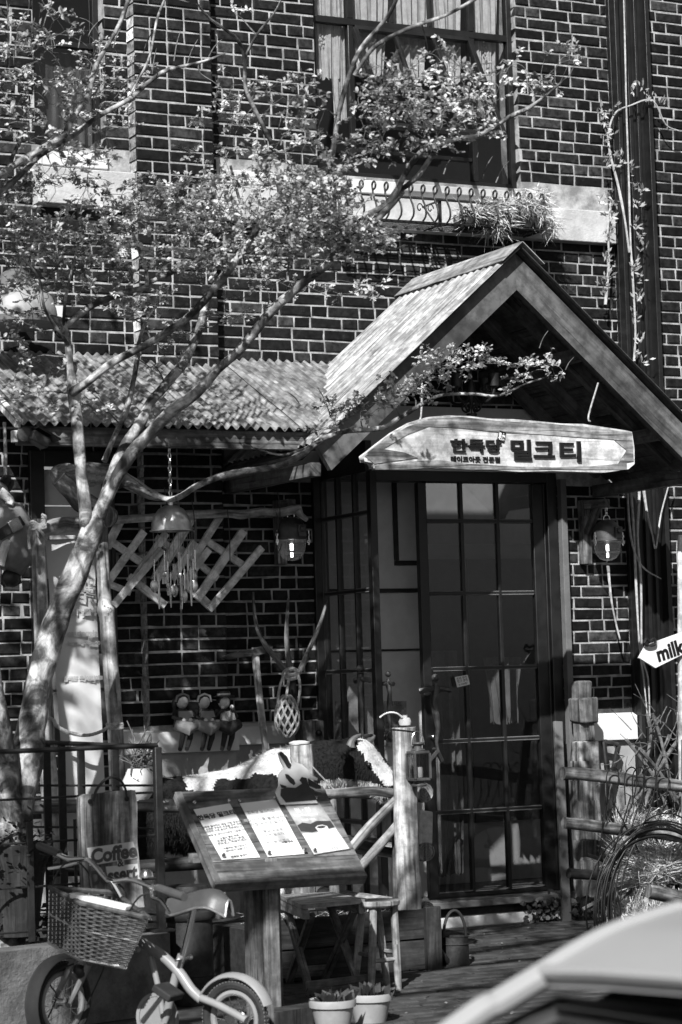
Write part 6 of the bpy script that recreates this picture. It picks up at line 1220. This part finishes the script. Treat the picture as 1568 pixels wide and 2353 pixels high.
def fend(c, ax, R, a0, a1, w_, name):
    b = MB(); n_ = ax.cross(ZA).normalized(); vs = []; K = 18
    for i in range(K + 1):
        a = a0 + (a1 - a0) * i / K; d = ax * math.cos(a) + ZA * math.sin(a)
        for o, dr in ((-1, -.014), (-.7, -.003), (0, .002), (.7, -.003), (1, -.014)): vs.append(c + d * (R + dr) + n_ * (o * w_))
    f1 = [(i * 5 + j, i * 5 + j + 1, i * 5 + j + 6, i * 5 + j + 5) for i in range(K) for j in range(4)]; b.add(vs, f1); b.add([v for v in vs], [tuple(reversed(q)) for q in f1]); b.v = b.v[:len(vs)] + [c + (p - c) * .985 for p in b.v[len(vs):]]; b.build(name, M['paint'], BK)
fend(wr, -be, Rw + .028, math.radians(20), math.radians(150), .032, 'rear_mudguard')
st = math.radians(84); fa = (Matrix.Rotation(st, 3, 'Z') @ be).normalized(); wf = bp(142, 2304); wheel(wf, fa, Rf, 'front_wheel'); fend(wf, fa, Rf + .026, math.radians(-25), math.radians(112), .036, 'front_mudguard')
# frame
bt([(325, 2166), (372, 2196), (412, 2235), (440, 2275), (465, 2298)], .021, 'paint', 'main_tube'); bt([(462, 2294), (505, 2312), (566, 2345)], .017, 'paint', 'chain_stay', -.05); bt([(462, 2294), (505, 2312), (566, 2345)], .015, 'paint', 'chain_stay', .05)
bt([(418, 2195), (405, 2240), (388, 2310), (380, 2350)], .017, 'paint', 'seat_tube'); bt([(346, 2198), (362, 2260), (376, 2340)], .012, 'paint', 'brace_tube')
bt([(448, 2080), (425, 2180), (415, 2212)], .0135, 'chrome', 'seat_post'); bt([(312, 2150), (318, 2180)], .024, 'paint', 'head_tube'); bt([(318, 2180), (250, 2190), (190, 2215), (172, 2235)], .016, 'paint', 'fork_crown')
for s_ in (-.045, .045): b = MB(); n_ = fa.cross(ZA).normalized(); b.tube([bp(185, 2215) + n_ * s_, wf.lerp(bp(185, 2215), .4) + n_ * s_, wf + n_ * s_], [.014, .013, .009], 8); b.build('fork_blade', M['paint'], BK)
b = MB(); a = bp(420, 2204); b.tube([a - bs * .05, a + bs * .05], .006, 6); b.ball(a - bs * .055, .011, 8, 6); b.build('seat_clamp', M['chrome'], BK)
# saddle
b = MB(); sp_ = [bp(x, y) for x, y in ((386, 2058), (410, 2053), (440, 2044), (470, 2036), (500, 2037), (526, 2058))]; wd = [.022, .028, .042, .058, .058, .03]; vs = []; K = 9
q = sm([tuple(p) + (w_,) for p, w_ in zip(sp_, wd)], 3)
for c in q:
    for j in range(K): t = -1 + 2 * j / (K - 1); vs.append(V(c[:3]) + bs * (t * c[3]) - ZA * (.012 + .062 * abs(t) ** 2.2))
n_ = len(q); b.add(vs, [(i * K + j, i * K + j + 1, (i + 1) * K + j + 1, (i + 1) * K + j) for i in range(n_ - 1) for j in range(K - 1)]); o0 = len(b.v); b.add([v - ZA * .008 for v in vs], [(i * K + j, (i + 1) * K + j, (i + 1) * K + j + 1, i * K + j + 1) for i in range(n_ - 1) for j in range(K - 1)]); sad = b.build('saddle', M['leather'], BK)
b = MB(); edge = [vs[i * K] for i in range(n_)] + [vs[(n_ - 1) * K + j] for j in range(K)] + [vs[i * K + K - 1] for i in range(n_ - 1, -1, -1)]; b.tube([p - ZA * .006 for p in edge], .0055, 6); b.build('saddle_piping', M['alu'], sad)
b = MB(); 
for p in (vs[3 * K + 1], vs[10 * K + 1]): b.ball(p, .008, 8, 5)
b.build('rivet', M['chrome'], sad); b = MB(); b.tube([bp(415, 2078), bp(450, 2088), bp(500, 2074)], .008, 6); b.build('saddle_rail', M['cable'], sad)
# handlebar
b = MB(); hb_ = [tuple(bp(x, y, o)) for x, y, o in ((92, 1946, -.28), (130, 1962, -.24), (160, 1975, -.18), (205, 1978, -.1), (245, 2020, -.02), (262, 2026, 0), (300, 2022, .1), (340, 2035, .17), (362, 2042, .2), (420, 2062, .29))]; q = sm(hb_, 4); b.tube(q, .011, 9); b.build('handlebar', M['chrome'], BK)
for l_ in (((88, 1943, -.285), (137, 1962, -.235)), ((360, 2040, .2), (424, 2062, .295))): b = MB(); a, c = bp(*l_[0]), bp(*l_[1]); b.tube([a, a.lerp(c, .1), a.lerp(c, .6), c], [.014, .017, .018, .016], 10); b.build('grip', M['leather'], BK)
b = MB(); b.tube([bp(258, 2026), bp(300, 2100), bp(316, 2165)], [.013, .013, .015], 9); b.build('stem', M['chrome'], BK)
b = MB(); c = bp(336, 2018, .16); b.lathe([(.0, .036), (.015, .033), (.026, .018), (.028, .004), (.022, 0)], c, 16); b.build('bell', M['chrome'], BK)
for l_, r_ in (([(348, 2044, .18), (350, 2062, .2), (372, 2072, .23), (390, 2098, .26)], .007), ([(180, 1982, -.16), (150, 1990, -.18), (112, 1996, -.2)], .007)): b = MB(); b.tube(sm([tuple(bp(*p)) for p in l_], 4), r_, 7); b.build('brake_lever', M['chrome'], BK)
for l_ in ([(182, 1982, -.16), (205, 2010, -.1), (212, 2050, -.05), (210, 2080, 0)], [(345, 2052, .18), (320, 2062, .2), (300, 2090, .2), (292, 2110, .15)], [(200, 1975, -.1), (150, 1985, -.14), (125, 2020, -.1), (120, 2060, -.05)], [(246, 2020, 0), (270, 2030, .02), (290, 2055, .02), (285, 2110, 0)], [(170, 2215, 0), (125, 2235, .05), (115, 2262, .05), (130, 2290, .05), (110, 2340, .05)], [(240, 2215, -.03), (235, 2235, -.04), (200, 2310, -.05)]): b = MB(); b.tube(sm([tuple(bp(*p)) for p in l_], 5), .0035, 6); b.build('cable', M['cable'], BK)
# chain ring, crank and pedal
b = MB(); c = bp(362, 2340, -.05); rot = bs.to_track_quat('Z', 'Y').to_matrix(); b.lathe([(.085, -.004), (.1, -.004), (.1, .004), (.085, .004), (.085, -.004)], c, 30, rot, False); b.lathe([(.0, -.003), (.083, -.003), (.083, .003), (0, .003)], c, 30, rot); b.build('chain_guard', M['paint'], BK); b = MB(); b.lathe([(.026, -.02), (.026, .02)], c - bs * .02, 14, rot); b.build('crank_hub', M['chrome'], BK)
b = MB(); b.tube([c + bs * .1, bp(378, 2284, .1)], [.012, .009], 8); b.build('crank', M['chrome'], BK); b = MB(); pc = bp(386, 2280, .15); b.box(pc, (.09, .10, .03), Matrix((be, bs, ZA)).transposed() @ Matrix.Rotation(-.5, 3, 'Y')); b.build('pedal', M['rubber'], BK, bev=.006)
b = MB(); b.tube([bp(575, 2250, -.04), bp(565, 2300, -.05), bp(553, 2345, -.055)], .004, 6); b.build('guard_stay', M['chrome'], BK)
# basket
bc = [bp(x, y, o) for x, y, o in ((116, 2042, .16), (205, 2092, -.14), (344, 2072, -.14), (262, 2046, .16))]
tb = [bp(114, 2040, .02), bp(186, 2076, .24), bp(342, 2110, .20), bp(262, 2052, -.06)]
lb = [bp(112, 2166, .04), bp(184, 2206, .2), bp(288, 2224, .17), bp(220, 2176, .0)]
bb = thing; ring = lambda c, t, k=8: [p for i in range(4) for p in [c[i].lerp(c[(i + 1) % 4], j / k) for j in range(k)]]
def bask(t): return [lb[i].lerp(tb[i], t) for i in range(4)]
b = MB(); b.tube(ring(tb, 0), .011, 7, closed=True, bump=.2); BKT = b.build('basket', M['wicker'], BK)
b = MB(); K = 8; R_ = ring(tb, 0, K); L_ = ring(lb, 0, K)
for i in range(len(R_)): b.tube([L_[i], R_[i]], .0035, 5)
b.build('basket_stake', M['steelp'], BKT)
b = MB(); rows = 26
for j in range(rows):
    if j == 13: continue
    t = (j + .5) / rows; rg = ring(bask(t), 0, 16); ce = sum(rg, V()) / len(rg); b.tube([p + (p - ce).normalized() * (.0045 * (1 if (i // 2 + j) % 2 else -1)) for i, p in enumerate(rg)], .0042, 5, closed=True)
stuff(b.build('weave', M['wicker'], BKT)); b = MB(); b.tube(ring(bask(.52), 0), .0055, 6, closed=True); b.tube(ring(lb, 0), .008, 6, closed=True); b.build('basket_band', M['steelp'], BKT); b = MB(); b.prism([p + ZA * .01 for p in lb], ZA, .008); b.build('basket_floor', M['wicker'], BKT)
b = MB(); a, c = tb[0].lerp(tb[1], .75) + ZA * .016, tb[1].lerp(tb[2], .62) + ZA * .012 - bs * .04; b.beam(a, c, .05, .022); tag(b.build('paper_roll', M['paper'], None, bev=.006), 'white folded paper lying across the bicycle basket rim', 'paper')
b = MB(); b.ball(bp(186, 2232, .0), (.032, .035, .034), 14, 9); b.build('headlamp', M['cable'], BK)
# ================================================================ right side: log fence, hay, cable, brush, arrow sign
RF = thing('log_fence', 'rustic log fence of three rails right of the door in front of the brush', 'fence', P(1450, 2080, -.75))
PEN = RF
rail([(1293, 1777), (1330, 1779), (1400, 1786), (1470, 1796), (1580, 1808)], -.7, 15, 51, 'rail', '', 'log'); rail([(1297, 1891), (1340, 1895), (1420, 1905), (1500, 1913), (1600, 1930)], -.75, 15, 52, 'rail', '', 'log'); rail([(1307, 2007), (1350, 2010), (1400, 2012)], -.6, 12, 53, 'rail', '', 'dark'); rail([(1490, 2048), (1540, 2058), (1620, 2080)], -.85, 17, 54, 'rail', '', 'log')
rail([(1585, 1700), (1586, 1850), (1590, 2100)], -.72, 20, 55, 'upright', '', 'log')
AS = thing('arrow_sign', 'white arrow board reading milk pointing left at the right edge', 'sign', P(1530, 1500, -.6)); q = [(1470, 1512), (1486, 1483), (1568, 1453), (1640, 1427), (1640, 1482), (1568, 1505), (1507, 1535)]
b = MB(); b.prism([P(x, y, -.62) for x, y in q], YA, .018); b.build('board', M['paper'], AS, bev=.003); k = MB(); dx = (P(1568, 1480, -.62) - P(1510, 1500, -.62)).normalized(); text_mb(k, 'milk', P(1513, 1520, -.6205), dx, ZA.lerp(dx.cross(YA), 0) if False else (ZA - dx * dx.z), .118, .004, .004, 'LEFT', 1, .95); k.build('lettering', M['ink'], AS)
b = MB(); b.tube(sm(pts([(1480, 1478), (1486, 1468), (1494, 1474), (1504, 1468), (1506, 1480), (1492, 1484), (1482, 1480)], -.64), 4), .009, 6); b.build('wire_knot', M['iron'], AS)
logt('white_post', 'flaking white painted post carrying the arrow sign at the right edge', 'post', [(1566, 1230), (1566, 1320), (1567, 1500), (1568, 1700), (1572, 2100)], -.58, 9, 'board', seed=61)
BR_ = thing('brush_tangle', 'tangle of bare dry branches behind the log fence at right', 'shrub', P(1500, 2060, -.35)); b = MB(); rr = random.Random(21)
for l_, w_ in (([(1488, 1640), (1496, 1700), (1470, 1800), (1440, 1900), (1400, 2010), (1380, 2080)], 4.5), ([(1600, 1640), (1560, 1700), (1520, 1760), (1480, 1860), (1470, 2000)], 4.5), ([(1390, 1960), (1430, 1985), (1470, 2020), (1500, 2070)], 5), ([(1378, 1952), (1398, 1990), (1412, 2040), (1424, 2090)], 5), ([(1350, 1965), (1380, 1975), (1420, 1992)], 5), ([(1405, 1885), (1440, 1860), (1490, 1800), (1540, 1690)], 4.5), ([(1560, 1960), (1530, 1850), (1500, 1780), (1440, 1700)], 4), ([(1570, 1840), (1520, 1810), (1460, 1800)], 3), ([(1500, 1640), (1520, 1700), (1540, 1790), (1568, 1880)], 4), ([(1380, 2110), (1420, 2070), (1460, 2040)], 6), ([(1340, 2090), (1390, 2060), (1420, 2030)], 5), ([(1430, 1950), (1440, 1880), (1455, 1830)], 5), ([(1470, 1720), (1520, 1780), (1560, 1860), (1590, 1960)], 4)):
    Y = -.35 - rr.random() * .25; q = sm(pts(l_, Y), 4); b.tube(q, w_ / S(q[0]), 7, bump=.25, seed=rr.randrange(99))
stuff(b.build('branches', M['dry'], BR_)); b = MB()
for k in range(120):
    x, y = rr.uniform(1420, 1590), rr.uniform(1620, 2000); a = rr.uniform(0, 6.3); L = rr.uniform(25, 80); Y = -.3 - rr.random() * .3; q = sm(pts([(x, y), (x + L * .5 * math.cos(a) + rr.gauss(0, 6), y + L * .5 * math.sin(a) + rr.gauss(0, 6)), (x + L * math.cos(a), y + L * math.sin(a))], Y), 3); b.tube(q, [.0035, .003, .003, .0025, .002, .002, .0015], 5, False)
stuff(b.build('twigs', M['dry'], BR_))
b = MB()
for x, y, r, n_, up in ((1490, 1890, (.12, .1, .05), 500, (.0, 0, .5)), (1540, 1900, (.1, .1, .05), 380, (0, 0, .4))): blades(b, n_, P(x, y, -.55), r, .1, .0024, up, x, .4, .8)
for x, y, r, n_, up in ((1500, 1990, (.2, .14, .12), 1500, (-.7, 0, .25)), (1540, 1985, (.16, .12, .12), 1000, (.5, 0, .2)), (1500, 2080, (.22, .14, .16), 1400, (.1, 0, -.9)), (1420, 2100, (.12, .1, .08), 300, (.6, 0, -.5)), (1540, 2120, (.2, .1, .12), 700, (0, 0, -1)), (1440, 1930, (.08, .08, .1), 200, (.2, 0, .7))): blades(b, n_, P(x, y, -.58), r, .2, .0026, up, x + 1, .12, .35)
tag(b.build('straw_bundle', M['hay'], None, smooth=False), 'loose bundle of dry straw stuffed behind the lower fence rails', 'straw', None, 'stuff')
b = MB(); rr = random.Random(5)
for k in range(15):
    a0, a1 = math.radians(-15), math.radians(200); cx_, cy_ = 1520 + rr.gauss(0, 6), 2090 + rr.gauss(0, 6); rx_, ry_ = 128 + rr.gauss(0, 14), 190 + rr.gauss(0, 12); Y = -.8 - rr.random() * .08
    b.tube([P(cx_ + rx_ * math.cos(a0 + (a1 - a0) * i / 26), cy_ - ry_ * math.sin(a0 + (a1 - a0) * i / 26), Y) for i in range(27)], .0048, 6)
tag(b.build('cable_coil', M['cable'], None), 'big coil of black cable hung over the lower rail by the straw', 'cable')
b = MB()
for x in (1402, 1444, 1462, 1488, 1518): b.tube(sm(pts([(x - 6, 1850), (x - 8, 1790), (x, 1768), (x + 12, 1764), (x + 20, 1780), (x + 14, 1830), (x - 10, 1900)], -.78), 4), .004, 6)
for l_ in ([(1395, 1830), (1385, 1900), (1375, 2000), (1368, 2100)], [(1408, 1840), (1440, 1900), (1470, 1960)], [(1450, 1830), (1420, 1930), (1390, 2010)]): b.tube(sm(pts(l_, -.8), 4), .004, 6)
tag(b.build('cable_loops', M['cable'], None), 'thin black cable looped round the top rail of the log fence', 'cable')
# weeds at the foot of the wall
L = MB(); rr = random.Random(9)
for k in range(340):
    x, y = rr.choice(((1240, 2100), (1265, 2085), (1300, 2120), (1330, 2110), (1350, 2100))); p = P(x + rr.gauss(0, 20), y + rr.gauss(0, 16), -.2 - rr.random() * .1); r = rr.uniform(.008, .02); n_ = V((rr.gauss(0, .5), rr.gauss(-.6, .4), rr.gauss(.6, .4))).normalized(); u = n_.orthogonal().normalized(); v = n_.cross(u); L.add([p + u * r * math.cos(a) * (1 + .2 * math.cos(3 * a)) + v * r * math.sin(a) for a in [i * math.pi / 4 for i in range(8)]], [tuple(range(8))])
for k in range(60): x = 1230 + rr.random() * 120; p = P(x, 2125, -.22); L.tube([p, p + V((rr.gauss(0, .04), rr.gauss(-.02, .03), rr.uniform(.05, .16)))], .002, 4, False)
tag(L.build('ground_weeds', M['leafd'], None, smooth=False), 'low dark round-leaved weeds at the foot of the wall right of the door', 'weeds', None, 'stuff')
# debris on the paving
L = MB()
for k in range(160): x, y = rr.uniform(700, 1300), rr.uniform(2130, 2340); p = G(x, y, .016); r = rr.uniform(.005, .014); a = rr.uniform(0, 6); u = V((math.cos(a), math.sin(a), rr.gauss(0, .3))) * r; v = V((-math.sin(a), math.cos(a), rr.gauss(0, .3))) * r * .5; L.add([p - u, p + v, p + u, p - v], [(0, 1, 2, 3)])
tag(L.build('fallen_leaves', M['dry'], None, smooth=False), 'scattered dry leaf bits on the brick paving by the step', 'leaves', None, 'stuff')
# ================================================================ car in the near corner
YF_, YN = -8.85, -10.45
CA = thing('silver_car', 'pale silver car in the near right corner with dark windscreen, out of focus', 'car', V((P(1245, 2232, YF_).x + 1.2, (YF_ + YN) / 2, -.42)))
A_ = P(1245, 2226, YF_); pr = [P(x, y, YF_) for x, y in ((1040, 2352), (1140, 2290), (1245, 2226), (1320, 2180), (1400, 2138), (1485, 2107), (1568, 2082))]
d0 = pr[0] - pr[1]; hood = [pr[0] + V((-.35, 0, -.21)), pr[0] + V((-.55, 0, -.3))]
xe, ze = pr[-1].x, pr[-1].z
top_ = [(p.x, p.z) for p in pr] + [(xe + .3, ze + .045), (xe + .8, ze + .06), (xe + 1.4, ze + .02), (xe + 1.9, ze - .2), (xe + 2.3, ze - .45)]
def shell(prof, y0, y1, th, mat, name, crown=.03, K=8):
    b = MB(); vs = []
    for lay in (0, 1):
        for x, z in prof:
            for j in range(K + 1): t = j / K; vs.append(V((x, y0 + (y1 - y0) * t, z + crown * (1 - (2 * t - 1) ** 2) - crown * 0 - lay * th)))
    n_ = len(prof); o = n_ * (K + 1); q = lambda l, i, j: l * o + i * (K + 1) + j; fs = []
    for i in range(n_ - 1):
        for j in range(K): fs += [(q(0, i, j), q(0, i, j + 1), q(0, i + 1, j + 1), q(0, i + 1, j)), (q(1, i, j), q(1, i + 1, j), q(1, i + 1, j + 1), q(1, i, j + 1))]
        fs += [(q(0, i, 0), q(0, i + 1, 0), q(1, i + 1, 0), q(1, i, 0)), (q(0, i, K), q(1, i, K), q(1, i + 1, K), q(0, i + 1, K))]
    for j in range(K): fs += [(q(0, 0, j), q(1, 0, j), q(1, 0, j + 1), q(0, 0, j + 1)), (q(0, n_ - 1, j), q(0, n_ - 1, j + 1), q(1, n_ - 1, j + 1), q(1, n_ - 1, j))]
    b.add(vs, fs); return b.build(name, M[mat], CA, ang=60)
roof = sm(top_[2:], 4); shell(roof[:-6], YF_, YN, .03, 'carp', 'roof', .035)
gl = [hood[1], hood[0], pr[0], pr[1], pr[2] + V((-.01, 0, -.012))]; shell([(p.x + .02, p.z - .03) for p in gl], YF_ - .03, YN + .03, .006, 'carglass', 'windscreen', .02)
b = MB()
for y in (YF_, YN): b = MB(); b.tube(sm([(p.x, y, p.z - .012) for p in [hood[1]] + pr], 4), .022, 9); b.build('roof_pillar', M['carp'], CA)
b = MB(); b.tube([V((A_.x - .004, YF_ + (YN - YF_) * t, A_.z - .004 + .035 * (1 - (2 * t - 1) ** 2))) for t in [i / 8 for i in range(9)]], .012, 8); b.build('header_trim', M['carp'], CA)
for y, s_ in ((YF_ - .012, 1), (YN + .012, -1)): b = MB(); b.prism([V((x, y, z - .05)) for x, z in ([(p.x + .12, p.z) for p in pr] + top_[7:-1])] + [V((xe + 2.2, y, .25)), V((hood[1].x + .1, y, .25))], YA, .006); b.build('side_window', M['carglass'], CA)
hx, hz_ = hood[1].x, hood[1].z
bodyp = [(hx - 1.15, -.2), (hx - 1.18, .02), (hx - 1.05, hz_ - .22), (hx - .5, hz_ - .06), (hx, hz_ - .01), (hx + .02, .24), (xe + 2.35, .24), (xe + 2.4, -.2)]
b = MB(); b.prism([V((x, YF_ + .06, z)) for x, z in bodyp], YA, YN - YF_ - .12); b.build('body', M['carp'], CA, bev=.04)
b = MB(); b.ext(hx + .3, xe + 1.9, YN + .1, YF_ - .1, .2, .262); b.build('interior', M['trim'], CA); b = MB(); b.ext(hx + 1.3, hx + 1.5, YN + .2, YF_ - .2, .27, .62); b.build('seat_back', M['trim'], CA, bev=.04)
for x in (hx - .6, xe + 1.7):
    for y in (YF_ + .0, YN - .0):
        b = MB(); rt = Matrix.Rotation(math.radians(90), 3, 'X'); b.lathe([(.2, -.1), (.29, -.1), (.31, -.07), (.31, .07), (.29, .1), (.2, .1)], (x, y, -.11), 26, rt); wl_ = b.build('wheel', M['rubber'], CA); b = MB(); b.lathe([(0, -.07), (.2, -.09), (.2, .09), (0, .07)], (x, y, -.11), 20, rt); b.build('rim', M['chrome'], wl_)
b = MB(); b.box((hx - 1.14, YF_ - .15, hz_ - .32), (.1, .3, .12)); b.build('headlight', M['glow'] if False else M['chrome'], CA, bev=.03); b = MB(); b.box((hx - 1.14, YN + .15, hz_ - .32), (.1, .3, .12)); b.build('headlight', M['chrome'], CA, bev=.03)
